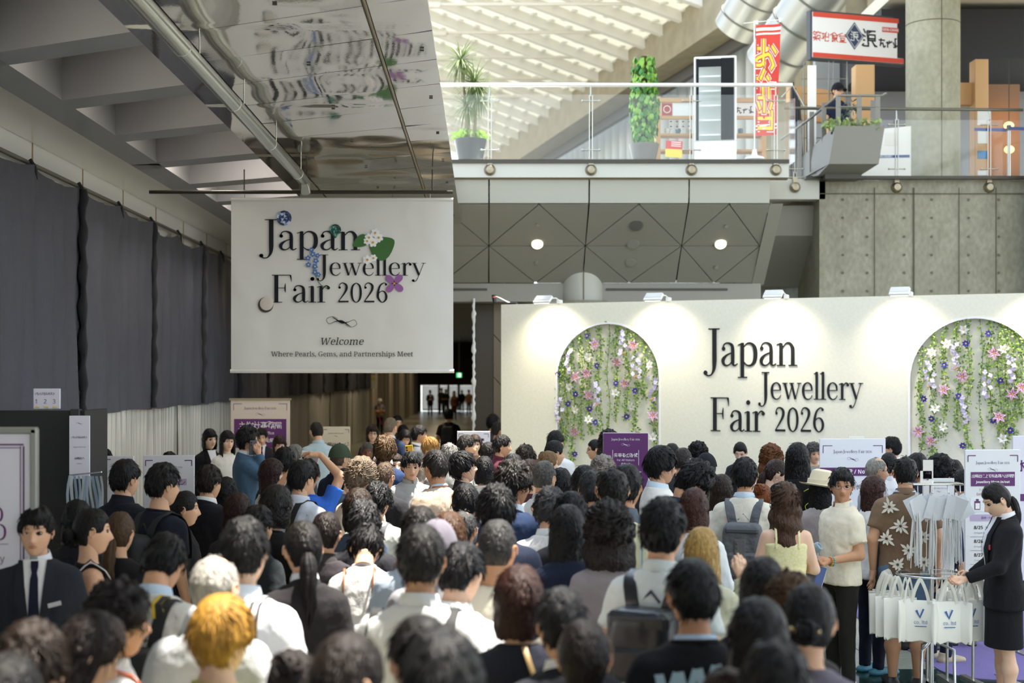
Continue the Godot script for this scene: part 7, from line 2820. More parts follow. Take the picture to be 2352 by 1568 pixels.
func flower_wall() -> void:
	var cream := mat("cream laminate", "e9e5d2", .55)
	cream.albedo_texture = noise_tex("laminate", .05, Color(.965, .965, .96), Color.WHITE, 3)
	tri_tex(cream, V(1.5, 1.5, 1.5))
	var trim := mat("white rim", "f1eff2", .4)
	var at := Transform3D(Basis(Vector3.UP, -0.4096), V(0.245, 0, -20.75))
	var L := 10.4
	var hgt := 3.385
	var a1 := arch_outline(.846, .768, 3.104)
	var a2 := arch_outline(5.682, .808, 3.101)
	var poly := PackedVector2Array([Vector2(0, 0), Vector2(.846, 0)])
	poly.append_array(a1)
	poly.append_array([Vector2(2.382, 0), Vector2(5.682, 0)])
	poly.append_array(a2)
	poly.append_array([Vector2(7.298, 0), Vector2(L, 0), Vector2(L, hgt), Vector2(0, hgt)])
	var m := MB.new()
	m.prism(poly, -.085, 0.0)
	var w := struct("wall_cream", m, cream)
	w.transform = at
	m = MB.new()
	m.box(V(L / 2, hgt / 2, -.15), V(L, hgt, .10))
	put("niche_back", m, cream, w)
	for a in [a1, a2]:
		var u0: float = a[0].x
		var u1: float = a[-1].x
		var pts: Array = [Vector2(u0, 0)] + a + [Vector2(u1, 0)]
		m = MB.new()
		for q in pts.size() - 1:
			var p: Vector2 = pts[q]
			var n: Vector2 = pts[q + 1]
			var c := Vector2((u0 + u1) / 2, minf((p.y + n.y) / 2, a[0].y))
			var ip: Vector2 = p + (Vector2((u0 + u1) / 2, minf(p.y, a[0].y)) - p).normalized() * .022
			var iq: Vector2 = n + (Vector2((u0 + u1) / 2, minf(n.y, a[0].y)) - n).normalized() * .022
			m.quad(V(p.x, p.y, .008), V(n.x, n.y, .008), V(iq.x, iq.y, .008), V(ip.x, ip.y, .008), Vector3.BACK)
			m.quad(V(ip.x, ip.y, .008), V(iq.x, iq.y, .008), V(iq.x, iq.y, -.095), V(ip.x, ip.y, -.095), V(c.x - p.x, c.y - p.y, 0))
			m.quad(V(p.x, p.y, .008), V(n.x, n.y, .008), V(n.x, n.y, -.01), V(p.x, p.y, -.01), V(p.x - c.x, p.y - c.y, 0))
		put("arch_rim", m, trim, w)
	# raised black letters
	var t := thing("wall_lettering", "large raised black letters reading the fair's name on the cream wall", "lettering", Vector3.ZERO)
	t.transform = at
	fair_title(t, Transform3D(Basis(), V(0, 0, .001)), 1.0, .013, mat("letter black", "1d1e20", .35), [["Japan", 3.05, 2.488, .0622, .845], ["Jewellery", 3.78, 2.042, .0444, .80], ["Fair", 3.086, 1.607, .0556, .83], ["2026", 3.952, 1.614, .0535, .745]])
	# arm floodlights clipped on the top edge
	var lw := mat("lamp white", "e9e9e6", .35)
	for k in 6:
		var u: float = [.83, 2.43, 4.05, 5.65, 7.25, 8.85][k]
		var o := thing("arm_floodlight", ["first", "second", "third", "fourth", "fifth", "sixth"][k] + " white floodlight from the left on an arm over the cream wall", "floodlight", Vector3.ZERO, 0, "floodlights along the cream wall")
		o.transform = at * Transform3D(Basis(), V(u, hgt, 0))
		part_box("clamp", V(.06, .02, -.03), V(.05, .06, .13), lw, o, .006)
		part_tube("arm", [V(.06, .04, -.02), V(.05, .07, .10), V(-.0, .05, .34)], .009, lw, o, 6)
		m = MB.new()
		var hb := Basis(Vector3.RIGHT, .50)
		m.box(V(-.02, .03, .42), V(.25, .035, .17), hb, .008)
		put("head", m, lw, o)
		for q in 5:
			m = MB.new()
			m.box(V(-.02, .055, .42) + hb * V(0, 0, -.06 + .03 * q), V(.23, .02, .004), hb)
			put("fin", m, lw, o)
		m = MB.new()
		m.box(V(-.02, .008, .412), V(.21, .006, .13), hb)
		put("glass", m, lamp_mat("flood glow", "fff6e2", 3.0), o)
		var l := SpotLight3D.new()
		l.name = "flood_beam"
		l.light_color = hexc("fff3dc")
		l.light_energy = 1.5
		l.spot_angle = 58.0
		l.spot_angle_attenuation = 1.0
		l.light_size = .07
		l.spot_range = 8.0
		l.spot_attenuation = 2.0
		l.shadow_enabled = true
		o.add_child(l)
		l.position = V(-.02, -.012, .408)
		l.look_at_from_position(l.global_position, o.global_transform * V(0, -.60, .0), V(.3, 1, .2))
	# small gimbal camera at the wall's left corner
	var gc := thing("small_camera", "little black camera on a bent stalk at the cream wall's top left corner", "camera", Vector3.ZERO)
	gc.transform = at * Transform3D(Basis(), V(.0, hgt, -.05))
	part_tube("stalk", [V(.20, .0, 0), V(.10, .03, .03), V(-.04, .10, .04), V(-.10, .12, .04)], .008, mat("brushed steel", "b9bab4", .28, .8), gc, 6)
	part_box("base", V(.16, .015, 0), V(.14, .03, .07), mat("camera black", "1d1d20", .35), gc, .006)
	part_tube("barrel", [V(-.12, .14, .04), V(-.10, .03, .05)], [.032, .028], mat("camera black", "1d1d20", .35), gc, 12)
	part_tube("red_ring", [V(-.117, .115, .042), V(-.113, .095, .044)], .034, mat("red print", "b4483e", .7), gc, 12)
	vines(at)

func petal_mesh(kind: String) -> ArrayMesh:
	var key := "petal " + kind
	if T.has(key):
		return T[key]
	var m := MB.new()
	var d: Array = {"b": [.050, .036, .4], "l": [.095, .036, .8], "w": [.072, .040, .55], "o": [.036, .036, .35]}[kind]
	for s in [0.0, -.0012]:
		var rows := []
		for r in 6:
			var t := r / 5.0
			var e := sin(PI * pow(t, .7)) * float(d[1]) * .5 + .0006
			var z := float(d[0]) * (sin(t * 1.4) * .35 - t * t * .45) * float(d[2]) * 1.4
			rows.append(PackedVector3Array([V(-e, float(d[0]) * t, z + e * .3 + s), V(0, float(d[0]) * t, z + s), V(e, float(d[0]) * t, z + e * .3 + s)]))
		m.grid(rows)
	T[key] = m.mesh()
	return T[key]

# one bloom under a garland: eye with its petals
func bloom(parent: Node, kind: String, at: Vector3) -> void:
	var pm := {"b": mat("blue petal", "3a3499", .6), "l": mat("pink petal", "e2b6d2", .6), "w": mat("white petal", "f2f0ea", .6), "o": mat("orchid petal", "ddd3ea", .6)}
	var nm := {"b": "blue_flower", "l": "pink_lily", "w": "white_flower", "o": "orchid_spray"}
	var n: int = {"b": 7, "l": 6, "w": 6, "o": 0}[kind]
	var m := MB.new()
	if kind == "o":
		m.tube([V(0, .17, -.01), V(.0, .0, .0), V(-.01, -.17, .01)], .004, 5)
		var o := put(nm[kind], m, leafy("spray stem", "7f9a55"), parent)
		o.position = at
		for k in 9:
			var c := V(rng.randf_range(-.055, .055), .15 - .038 * k, .02 + rng.randf_range(.0, .04))
			var b := Basis.from_euler(V(rng.randf_range(-.5, .5), rng.randf_range(-.7, .7), rng.randf() * TAU))
			for q in 4:
				var g := put("petal", petal_mesh("o"), pm[kind], o)
				g.transform = Transform3D(b * Basis(Vector3.BACK, TAU * q / 4.0), c)
		m = MB.new()
		for k in 3:
			m.ball(V(.02 * (k - 1), -.16 + .01 * k, .03), V(.014, .012, .012), 8, 6)
		put("orange_buds", m, mat("bud orange", "dca268", .6), o)
		return
	m.ball(V(0, 0, .012), V(.012, .012, .01), 10, 6)
	if kind == "l":
		for k in 5:
			m.tube([Vector3.ZERO, V(.03 * cos(k * 1.26), .03 * sin(k * 1.26), .05)], .0022, 4)
	var o := put(nm[kind], m, mat("flower eye", "d8bf58", .7), parent)
	o.transform = Transform3D(Basis.from_euler(V(rng.randf_range(-.35, .35), rng.randf_range(-.5, .5), rng.randf() * TAU)), at)
	for q in n:
		var g := put("petal", petal_mesh(kind), pm[kind], o)
		g.transform = Transform3D(Basis(Vector3.BACK, TAU * q / n) * Basis(Vector3.RIGHT, .25), V(0, 0, .004 * (q % 2)))
		if kind == "l":
			var mm := MB.new()
			var rows := []
			for r in 4:
				var t := .08 + r / 3.0 * .62
				var z := .095 * (sin(t * 1.4) * .35 - t * t * .45) * 1.12 + .0022
				var e := .006 * (1.0 - t * .6)
				rows.append(PackedVector3Array([V(-e, .095 * t, z + e * .3), V(e, .095 * t, z + e * .3)]))
			mm.grid(rows)
			var s := put("petal_stripe", mm, mat("lily stripe", "a8467f", .6), o)
			s.transform = g.transform

func vines(at: Transform3D) -> void:
	var greens := [leafy("vine green", "7f9d4a"), leafy("vine light", "a9c25c"), leafy("vine dark", "5a7a3c")]
	var leaf := leaf_mesh(.021, .034, .006)
	var n := 0
	for v in VINES:
		n += 1
		var arch := int(v[0])
		var c: float = [1.614, 6.490][arch]
		var r: float = [.768, .808][arch]
		var du: float = clampf(absf(float(v[1]) - c), 0.0, r - .02)
		var top: float = [3.104, 3.101][arch] - r + sqrt(r * r - du * du) - .01
		var bottom: float = v[2]
		var where: String = ["left", "right"][arch]
		var g := thing("flower_garland", "", "garland", Vector3.ZERO, 0, "hanging garlands in the " + where + " arch")
		g.set_meta("label", "%s artificial garland from the left in the %s arch of the cream wall" % [["first", "second", "third", "fourth", "fifth", "sixth", "seventh", "eighth", "ninth", "tenth", "eleventh", "twelfth"][n - 1 if arch == 0 else n - 13], where])
		g.transform = at * Transform3D(Basis(), V(float(v[1]), top, -.075))
		var len := top - bottom
		var pts := []
		for q in 14:
			var t := q / 13.0
			pts.append(V(.02 * sin(t * 9.0 + n), -len * t, .02 + .01 * sin(t * 13.0 + n * 2.0)))
		var m := MB.new()
		m.tube(pts, .004, 5)
		put("stem", m, greens[2], g)
		var single: bool = n == 7 or n == 18
		var spread := .03 if single else .055
		for tone in 3:
			var lv := []
			for k in int(len * (26.0 if single else 72.0)):
				var t := rng.randf()
				var p := V(.02 * sin(t * 9.0 + n), -len * t, .025)
				# small side sprigs carry the leaves
				var out := spread * (.35 + .65 * absf(sin(t * len * 16.0 + n * 1.7)))
				p += V(rng.randf_range(-out, out), rng.randf_range(-.02, .02), rng.randf_range(-.0, .05))
				lv.append(Transform3D(Basis.from_euler(V(rng.randf_range(-.8, .8), rng.randf_range(-1.2, 1.2), rng.randf() * TAU)).scaled_local(Vector3.ONE * rng.randf_range(.7, 1.25)), p))
			foliage(g, "leaves", leaf, lv, greens[tone])
		for f in String(v[3]).split(" ", false):
			var w := f.split(":")
			bloom(g, w[0], V(float(w[1]), float(w[2]) - top, .065))

# ------------------------------------------------------------------ sign boards
const VIOLET := "5f2a68"

func board(called: String, label: String, at: Vector3, w: float, h: float, turn: float, face: Material, feet := true) -> Node3D:
	var b := thing(called, label, "sign", at, turn)
	part_box("panel", V(0, h * .5, 0), V(w, h, .02), face, b, .003)
	if feet:
		for x in [-w * .32, w * .32]:
			part_tube("leg", [V(x, h * .3, -.02), V(x, -at.y + .012, -.03)], .012, mat("brushed steel", "b9bab4", .28, .8), b, 8)
			part_box("foot", V(x, -at.y + .01, -.03), V(.05, .02, .36), mat("brushed steel", "b9bab4", .28, .8), b)
	return b

func fair_head(b: Node, w: float, y: float, ink: Material) -> void:
	var m := MB.new()
	var u := w / 185.0
	var full := pen_width("Japan Jewellery Fair 2026") * u
	pen_text(m, "Japan Jewellery Fair 2026", Transform3D(Basis(), V(-full * .5, y, .0125)), u)
	put("lettering", m, ink, b)
	scroll(b, w * .16, V(0, y - w * .085, .0125), ink)

func pen_width(s: String) -> float:
	var x := 0.0
	for ch in s:
		x += pen[ch][0]
	return x

func corner_marks(b: Node, w: float, y: float, ink: Material) -> void:
	var m := MB.new()
	for s in [-1.0, 1.0]:
		m.box(V(s * w * .38, y, .0115), V(w * .14, .007, .002))
		m.box(V(s * w * .45, y - w * .055, .0115), V(.007, w * .11, .002))
	put("corner_rule", m, ink, b)

func block(b: Node, x: float, y: float, w: float, h: float, m: Material) -> void:
	part_box("colour_block", V(x, y, .0115), V(w, h, .003), m, b)

func boards() -> void:
	var paper := mat("board white", "dcdbe2", .5)
	var beige := mat("board beige", "d2c5b8", .55)
	var violet := mat("violet print", VIOLET, .6)
	var vink := mat("violet ink", "5d3f6a", .6)
	var white := mat("white print", "f2f0f2", .6)
	var gink := mat("grey ink", "6c6a72", .7)
	var black := mat("panel black", "1b1b1d", .6)
	# office sign by the hoarding
	var b := board("office_sign", "beige sign with a violet block lettered for the organiser's office by the hoarding", V(-3.253, .30, -20.886), .86, 1.71, .0, beige)
	part_box("top_rail", V(0, 1.715, 0), V(.90, .03, .04), mat("tan rail", "9a8b6c", .5), b)
	corner_marks(b, .86, 1.65, vink)
	fair_head(b, .86, 1.57, vink)
	block(b, 0, 1.22, .76, .42, violet)
	brush_on(b, "主催社事務局", .10, .0085, V(.0, 1.34, .0135), white, 1.06)
	type_fit(b, "Organiser Office", .40, V(.0, 1.225, .0135), white, false)
	brush_on(b, "主事会局", .06, .007, V(.06, 1.12, .0135), white, 1.2)
	# badge centre sign
	b = board("badge_sign", "beige sign for the badge centre right of the man in the pale grey-blue shirt", V(-2.086, .25, -20.245), .40, 1.39, .0, mat("board sand", "cfc4b0", .55))
	corner_marks(b, .40, 1.35, vink)
	fair_head(b, .40, 1.29, vink)
	brush_on(b, "出展社バッジ", .058, .006, V(0, 1.14, .0125), mat("dark ink", "35302f", .7), 1.02)
	brush_on(b, "センター", .058, .008, V(.02, 1.05, .0125), mat("dark ink", "35302f", .7), 1.1)
	# entrance boards in shade on the left
	b = board("entrance_board", "lilac-white board with violet characters for an entrance behind the left row of heads", V(-2.479, .3, -11.301), .40, 1.42, .04, paper)
	corner_marks(b, .40, 1.38, vink)
	fair_head(b, .40, 1.32, vink)
	block(b, .06, 1.21, .16, .05, mat("lilac block", "b9a9c9", .6))
	brush_on(b, "タセン", .036, .005, V(.07, 1.21, .0135), vink, 1.1)
	brush_on(b, "主入館口", .075, .008, V(.02, 1.10, .0125), vink, 1.05)
	type_fit(b, "Entrance Office", .26, V(.0, 1.02, .0125), vink, false)
	b = board("plain_board", "plain lilac-white board half hidden behind the spiky-haired man", V(-3.123, .3, -12.313), .24, 1.36, .04, paper)
	corner_marks(b, .24, 1.33, vink)
	# white sign at the back
	b = board("route_sign", "white sign with violet characters behind the man with slicked hair", V(-0.140, .3, -19.186), .44, 1.315, .0, mat("bright board", "e6e5ea", .5))
	corner_marks(b, .44, 1.28, vink)
	for q in 3:
		brush_on(b, ["登録", "来場", "ス"][q].replace("登録", "様"), .075, .010, V(.10, 1.18 - .10 * q, .0125), vink)
	# violet sign before the flower arch
	b = board("visitor_sign", "violet sign for all visitors with white lettering before the left arch", V(1.401, .72, -14.224), .44, 1.06, -.10, violet)
	part_box("edge", V(0, .53, -.012), V(.446, 1.07, .008), white, b)
	fair_head(b, .52, .99, white)
	m_lines(b, white)
	brush_on(b, "来場者の皆様", .038, .0036, V(0, .845, .0125), white, 1.04)
	type_fit(b, "For All Visitors", .17, V(0, .795, .0125), white, false)
	brush_on(b, "各位参観者".replace("各位参観", "来場入"), .022, .0028, V(0, .757, .0125), white, 1.06)
	brush_on(b, "受付必要です", .034, .0034, V(.05, .67, .0125), white, 1.04)
	type_fit(b, "Required for entry", .28, V(.02, .625, .0125), white, false)
	# notice board
	b = board("notice_board", "white notice board with a violet stripe lettered Notice behind the cream-shirted man", V(3.743, .42, -14.602), .68, 1.29, .06, mat("board cool white", "dfe1e6", .5))
	corner_marks(b, .68, 1.22, vink)
	fair_head(b, .74, 1.145, vink)
	block(b, 0, .955, .68, .085, violet)
	brush_on(b, "注意", .056, .0055, V(-.06, .955, .0135), white)
	type_fit(b, "/ Notice", .21, V(.12, .955, .0135), white, false, true)
	brush_on(b, "出展者受付時間", .05, .006, V(-.02, .80, .0125), gink)
	part_box("sheet_behind", V(.05, 1.305, -.03), V(.16, .02, .01), mat("paper", "e4e2da", .8), b)
	# timetable board
	b = board("timetable_board", "tall white timetable board with a violet heading beside the young woman in black", V(3.890, .74, -11.000), .44, 1.04, .10, mat("board cool white", "dfe1e6", .5))
	corner_marks(b, .44, .995, vink)
	fair_head(b, .50, .93, vink)
	block(b, .0, .815, .35, .108, violet)
	brush_on(b, "出展社による製品搬入出時間", .025, .0024, V(0, .84, .0135), white, 1.04)
	type_fit(b, "Jewellery Move-in/out", .27, V(0, .793, .0135), white, false, true)
	brush_on(b, "※入館には必要です".replace("※", "ト"), .02, .002, V(-.02, .735, .0125), gink, 1.05)
	type_fit(b, "Exhibitor badge only", .24, V(-.01, .70, .0125), mat("red print", "b4483e", .7), false)
	block(b, 0, .62, .36, .105, mat("pale frame", "e9eaef", .5))
	var ic := MB.new()
	ic.box(V(-.125, .615, .015), V(.045, .065, .003))
	ic.box(V(-.125, .655, .015), V(.02, .018, .003))
	put("badge_symbol", ic, vink, b)
	part_box("badge_symbol_face", V(-.125, .610, .017), V(.034, .044, .003), white, b)
	brush_on(b, "出展者バッジ必要", .028, .004, V(.05, .62, .0145), mat("red print", "b4483e", .7), 1.0)
	block(b, 0, .52, .36, .05, mat("lilac block", "b9a9c9", .6))
	brush_on(b, "日付", .02, .0025, V(-.075, .52, .0145), vink)
	type_fit(b, "/ Date", .05, V(-.02, .52, .0145), vink, false)
	for k in 3:
		type_fit(b, ["8/25", "8/26", "8/27"][k], .07, V(-.115, .445 - .105 * k, .0125), mat("dark ink", "35302f", .7), false, true)
		brush_on(b, ["火", "水", "木".replace("木", "水")][k], .03, .004, V(-.045, .445 - .105 * k, .0125), mat("dark ink", "35302f", .7))
		type_fit(b, ["25 August (Tue)", "26 August (Wed)", "27 August (Thu)"][k], .10, V(-.10, .405 - .105 * k, .0125), gink, false)
		part_box("rule", V(0, .375 - .105 * k, .0115), V(.36, .002, .002), gink, b)
	# board cut by the right edge, and the security sign behind the rack
	b = board("timetable_board", "white board at the right edge of the view behind the ponytailed woman", V(4.632, .62, -12.132), .36, 1.22, .10, mat("board lilac", "dcdae6", .5))
	block(b, .0, .70, .30, .06, violet)
	brush_on(b, "水来", .09, .012, V(-.06, .97, .0125), violet)
	b = board("security_sign", "white sign with violet characters hung behind the lanyard rack", V(3.477, .80, -11.000), .24, .76, .0, mat("board cool white", "dfe1e6", .5))
	corner_marks(b, .24, .73, vink)
	fair_head(b, .24, .68, vink)
	brush_on(b, "出展社バッジ", .036, .005, V(0, .48, .0125), vink, 1.02)
	brush_on(b, "セキュリティ".replace("ティ", "タ"), .036, .005, V(0, .42, .0125), vink, 1.02)
	# black booth panel with its own signs at the left edge
	var bp := thing("black_panel", "tall black booth panel at the left edge with signs fixed to it", "panel", V(-3.55, 0, -10.55))
	part_box("front", V(.0, 1.045, 0), V(1.06, 2.09, .06), black, bp, .005)
	part_box("side", V(.60, 1.045, -.28), V(.06, 2.09, .62), black, bp, .005)
	part_box("side_post", V(.56, 1.05, .02), V(.07, 2.1, .08), mat("panel edge", "2c2c2e", .5), bp, .006)
	b = board("lanyard_sign", "narrow white sign with violet characters on the end of the black panel", V(-2.921, 1.60, -10.377), .145, .455, .12, mat("board lilac", "dcdae6", .5), false)
	scroll(b, .05, V(0, .40, .0125), vink)
	brush_on(b, "バッジホルタースト".replace("ホルター", "ホルタ"), .014, .0022, V(0, .30, .0125), vink, .98)
	type_fit(b, "Badge Holder Strap", .085, V(0, .23, .0125), vink, false)
	brush_on(b, "出展社入", .016, .002, V(.0, .15, .0125), vink)
	type_fit(b, "Exhibitor", .04, V(0, .11, .0125), vink, false)
	b = board("small_sign", "small lilac sign with three numbers standing on top of the black panel", V(-3.218, 2.10, -10.577), .195, .15, .03, mat("board lilac", "dcdae6", .5), false)
	brush_on(b, "バッジホルタスト", .018, .0026, V(-.01, .112, .0125), violet, 1.0)
	for k in 3:
		type_on(b, ["1", "2", "3"][k], .045, V(-.075 + .065 * k, .055, .0125), vink, false)
		part_box("foot_print", V(-.07 + .065 * k, .012, .0118), V(.035, .01, .002), mat("yellow print", "e2c63a", .7), b)
	# framed white board at the left edge
	b = board("framed_board", "large white board in a silver frame with violet serif capitals at the left edge", V(-2.80, .45, -7.35), 1.0, 1.60, .0, mat("board lilac", "dcdae6", .5))
	var fr := mat("silver frame", "8f918c", .4, .5)
	part_box("frame_side", V(.50, .80, .0), V(.035, 1.64, .05), fr, b, .006)
	part_box("frame_top", V(0, 1.61, .0), V(1.03, .035, .05), fr, b, .006)
	part_box("frame_side", V(-.50, .80, .0), V(.035, 1.64, .05), fr, b, .006)
	for q in [[.448, .008], [.432, .004]]:
		var g := MB.new()
		g.box(V(q[0], .78, .012), V(q[1], 1.5, .002))
		g.box(V(0, 1.09 + float(q[0]), .012), V(float(q[0]) * 2.0, q[1], .002))
		put("violet_rule", g, violet, b)
	type_fit(b, "REFINED", .49, V(.10, 1.18, .0125), violet)
	type_fit(b, "SPEED", .36, V(.18, 1.09, .0125), violet)
	part_box("rule", V(.12, 1.03, .0115), V(.5, .003, .002), gink, b)
	type_fit(b, "open to the society", .44, V(.13, .955, .0125), vink, false)
	type_fit(b, "of the trade and Co.", .40, V(.11, .925, .0125), vink, false)
	block(b, .06, .87, .56, .045, violet)
	block(b, .02, .80, .60, .07, violet)

func m_lines(b: Node, m: Material) -> void:
	for x in [-.128, .128]:
		part_box("rule", V(x, .82, .0125), V(.004, .15, .002), m, b)

# ------------------------------------------------------------------ rack of bags and lanyards
func tote_mesh(k: int) -> ArrayMesh:
	var m := MB.new()
	var rows := []
	for r in 9:
		var t := r / 8.0
		var row := PackedVector3Array()
		for q in 20:
			var a := TAU * q / 20.0
			var w := .118 * (1.0 - .05 * t)
			var d := .012 + .016 * sin(PI * t) + .006 * sin(a * 3.0 + k)
			row.append(V(signf(cos(a)) * pow(absf(cos(a)), .5) * w, -.29 * t + .012 * sin(q * 2.5 + k) * t, sin(a) * d))
		rows.append(row)
	m.grid(rows, true, true)
	return m.mesh()

func rack() -> void:
	var steel := mat("chrome tube", "c9cbcd", .18, .9)
	var R := thing("display_rack", "chrome round display rack carrying white bags and lanyards", "rack", V(3.292, 0, -10.577))
	part_tube("pole", [V(0, .86, 0), V(0, 1.58, 0)], .015, steel, R, 12)
	part_tube("pole", [V(0, .02, 0), V(0, .88, 0)], .019, steel, R, 12)
	for a in [.5, 2.3, 4.6]:
		part_tube("leg", [V(0, .40, 0), V(cos(a) * .16, .34, sin(a) * .16), V(cos(a) * .17, .012, sin(a) * .17)], .012, steel, R, 8)
	var ring := []
	for q in 33:
		ring.append(V(cos(TAU * q / 32.0) * .245, .885, sin(TAU * q / 32.0) * .245))
	part_tube("ring", ring, .010, steel, R, 8)
	for a in 4:
		part_tube("spoke", [V(0, .885, 0), V(cos(a * PI / 2) * .245, .885, sin(a * PI / 2) * .245)], .007, steel, R, 6)
	part_box("glass_tray", V(0, .898, 0), V(.30, .006, .30), glass_mat(), R)
	part_box("top_bar", V(.03, 1.55, 0), V(.37, .016, .14), steel, R, .004)
	for x in [-.12, -.02, .10, .19]:
		part_tube("hook", [V(x, 1.545, .06), V(x, 1.49, .07), V(x, 1.485, .10)], .004, steel, R, 5)
	var at := R.position
	var cotton := mat("cotton", "fbf9f0", .9)
	var strap := mat("strap cotton", "e9e7dc", .9)
	var blue := mat("bag print blue", "3f6aa8", .7)
	for k in 22:
		var a := TAU * k / 22.0 + .1
		var out := V(cos(a), 0, sin(a))
		var t := thing("tote_bag", "white cotton tote bag hung on the chrome rack", "bag", at + V(0, .87, 0) + out * .335, 0, "white tote bags on the rack")
		# bags hang edge-on round the ring, a few turned flat
		var flat: bool = k in [3, 5, 7, 16]
		t.rotation.y = -a + (PI / 2 + .3 * (k - 5) * .5 if flat else .12 * sin(k * 2.0))
		t.set_meta("label", ["white cotton tote bag with folded sides on the chrome rack", "white tote bag turned flat on the rack, blue check mark printed on it"][1 if flat else 0])
		var body := put("bag", tote_mesh(k % 3) if not T.has("tote %d" % (k % 3)) else T["tote %d" % (k % 3)], cotton, t)
		T["tote %d" % (k % 3)] = body.mesh
		body.position = V(0, -.135, 0)
		for s in [-1.0, 1.0]:
			var pts := []
			var ups := []
			for q in 11:
				var v := q / 10.0
				pts.append(V(lerpf(-.06, .06, v) * (1.0 - .5 * sin(PI * v)), -.15 + .165 * pow(sin(PI * v), .6), s * (.012 + .004 * sin(PI * v))))
				ups.append(V(0, .2, s))
			var m := MB.new()
			m.band(pts, ups, .022, .003)
			put("strap", m, strap, t)
		if flat:
			var m := MB.new()
			stroke(m, [V(-.03, -.20, .018), V(-.005, -.25, .018), V(.02, -.19, .012)], 0.0, Transform3D(Basis(), V(0, 0, .036)))
			put("check_mark", m, blue, t)
			var ty := type_fit(t, "co. ltd", .09, V(.0, -.285, .036), blue, false)
			part_box("print_line", V(.0, -.315, .036), V(.08, .006, .002), blue, t)
	# bunches of white lanyards with clear holders
	for q in [[-.13, 14, .52], [.09, 12, .56], [.16, 16, .50], [-.02, 8, .56]]:
		var t := thing("lanyard_bunch", "", "lanyards", at + V(float(q[0]), 1.49, .07), 0, "lanyard bunches on the rack")
		t.set_meta("label", {"-0.13": "thick bunch of white lanyards hung at the left end of the rack's top bar", "0.09": "bunch of white lanyards right of the rack's pole", "0.16": "bunch of white lanyards at the right end of the rack's top bar", "-0.02": "thin bunch of white lanyards beside the rack's pole"}[str(q[0])])
		for k in int(q[1]) * 2:
			var x := rng.randf_range(-.04, .04)
			var z := rng.randf_range(-.03, .03)
			var b := float(q[2]) + rng.randf_range(-.06, .04)
			part_tube("cord", [V(x * .2, 0, 0), V(x * .6, -.15, z), V(x, -.30, z), V(x * 1.15 + rng.randf_range(-.012, .012), -b, z)], .0027, mat("white cord", "e6e6e4", .7), t, 5)
		for k in 3:
			var m := MB.new()
			m.box(V(rng.randf_range(-.05, .05), -.11, .02 * k - .01), V(.13, .17, .002), Basis.from_euler(V(.1 * k, rng.randf_range(-.6, .6), rng.randf_range(-.8, .8))))
			put("card_holder", m, mat("clear holder", "dfe3e8", .15), t)
	for q in [[-.03, 1.60, .075, .14, "upper"], [-.045, 1.555, .085, .10, "lower"]]:
		var t := thing("paper_card", "small white printed card standing on top of the lanyard rack, the " + String(q[4]) + " one", "card", at + V(q[0], q[1], .02))
		part_box("sheet", V(0, float(q[3]) * .4, 0), V(q[2], q[3], .003), mat("paper", "e4e2da", .8), t)
		brush_on(t, "入場", .018, .002, V(.0, .03, .003), mat("violet ink", "4d2c58", .6))
	# pale blue lanyards hanging at the black panel on the left
	var hb := thing("lanyard_bar", "short bar with pale blue patterned lanyards beside the black panel", "bar", V(-2.929, 1.64, -10.154), -.3)
	part_tube("rod", [V(0, 0, 0), V(.27, .03, .02)], .006, steel, hb, 6)
	for k in 11:
		var pts := []
		var ups := []
		for v in 6:
			pts.append(V(.012 + .024 * k + .012 * v / 5.0 * (k - 4) * .5, .0 - .064 * v - .01 * sin(k * 2.0) * v / 5.0, .012 + .02 * sin(v * .9 + k)))
			ups.append(V(.25 * sin(k * 1.7), 0, 1))
		var m := MB.new()
		m.band(pts, ups, .022, .0015)
		var lb := tag(put("hanging_lanyard", m, cloth(["b7c9dc", "cfd8e0", "9fb8d2"][k % 3])), "pale blue lanyard strap hanging in a row beside the black panel", "lanyard", "blue lanyards by the black panel")
		lb.transform = hb.transform

# ------------------------------------------------------------------ bags, phones and straps that people carry
func who(part_of_label: String) -> Node3D:
	for p in folk:
		if String(p.get_meta("label")).contains(part_of_label):
			return p
	push_error("nobody: " + part_of_label)
	return folk[0]

# an object that hangs on or is held by somebody: placed in that person's own axes
func worn(p: Node3D, called: String, label: String, category: String) -> Node3D:
	var t := thing(called, label, category)
	t.transform = p.transform
	return t

func strap_over(t: Node3D, called: String, m: Material, woman: bool, from: Vector2, to: Vector2, width: float) -> void:
	# from: where it starts on the back (x, y); to: where it ends on the chest
	var pts := []
	var ups := []
	var top := (from.x * .45 + to.x * .55)
	for q in 9:
		var v := q / 8.0
		var x := lerpf(from.x, top, v)
		var y := lerpf(from.y, 1.455 - absf(top) * .30, v)
		pts.append(V(x, y, skin_z(x, y, 1.0, woman, .020)))
		ups.append(V(0, v * v * 1.2, 1.0))
	pts.append(V(top, 1.478 - absf(top) * .32, .02))
	ups.append(V(0, 1, 0))
	for q in 9:
		var v := q / 8.0
		var x := lerpf(top, to.x, v)
		var y := lerpf(1.455 - absf(top) * .30, to.y, v)
		pts.append(V(x, y, skin_z(x, y, -1.0, woman, .020)))
		ups.append(V(0, (1.0 - v) * (1.0 - v) * 1.2, -1.0))
	var g := MB.new()
	g.band(pts, ups, width, .006)
	put(called, g, m, t)

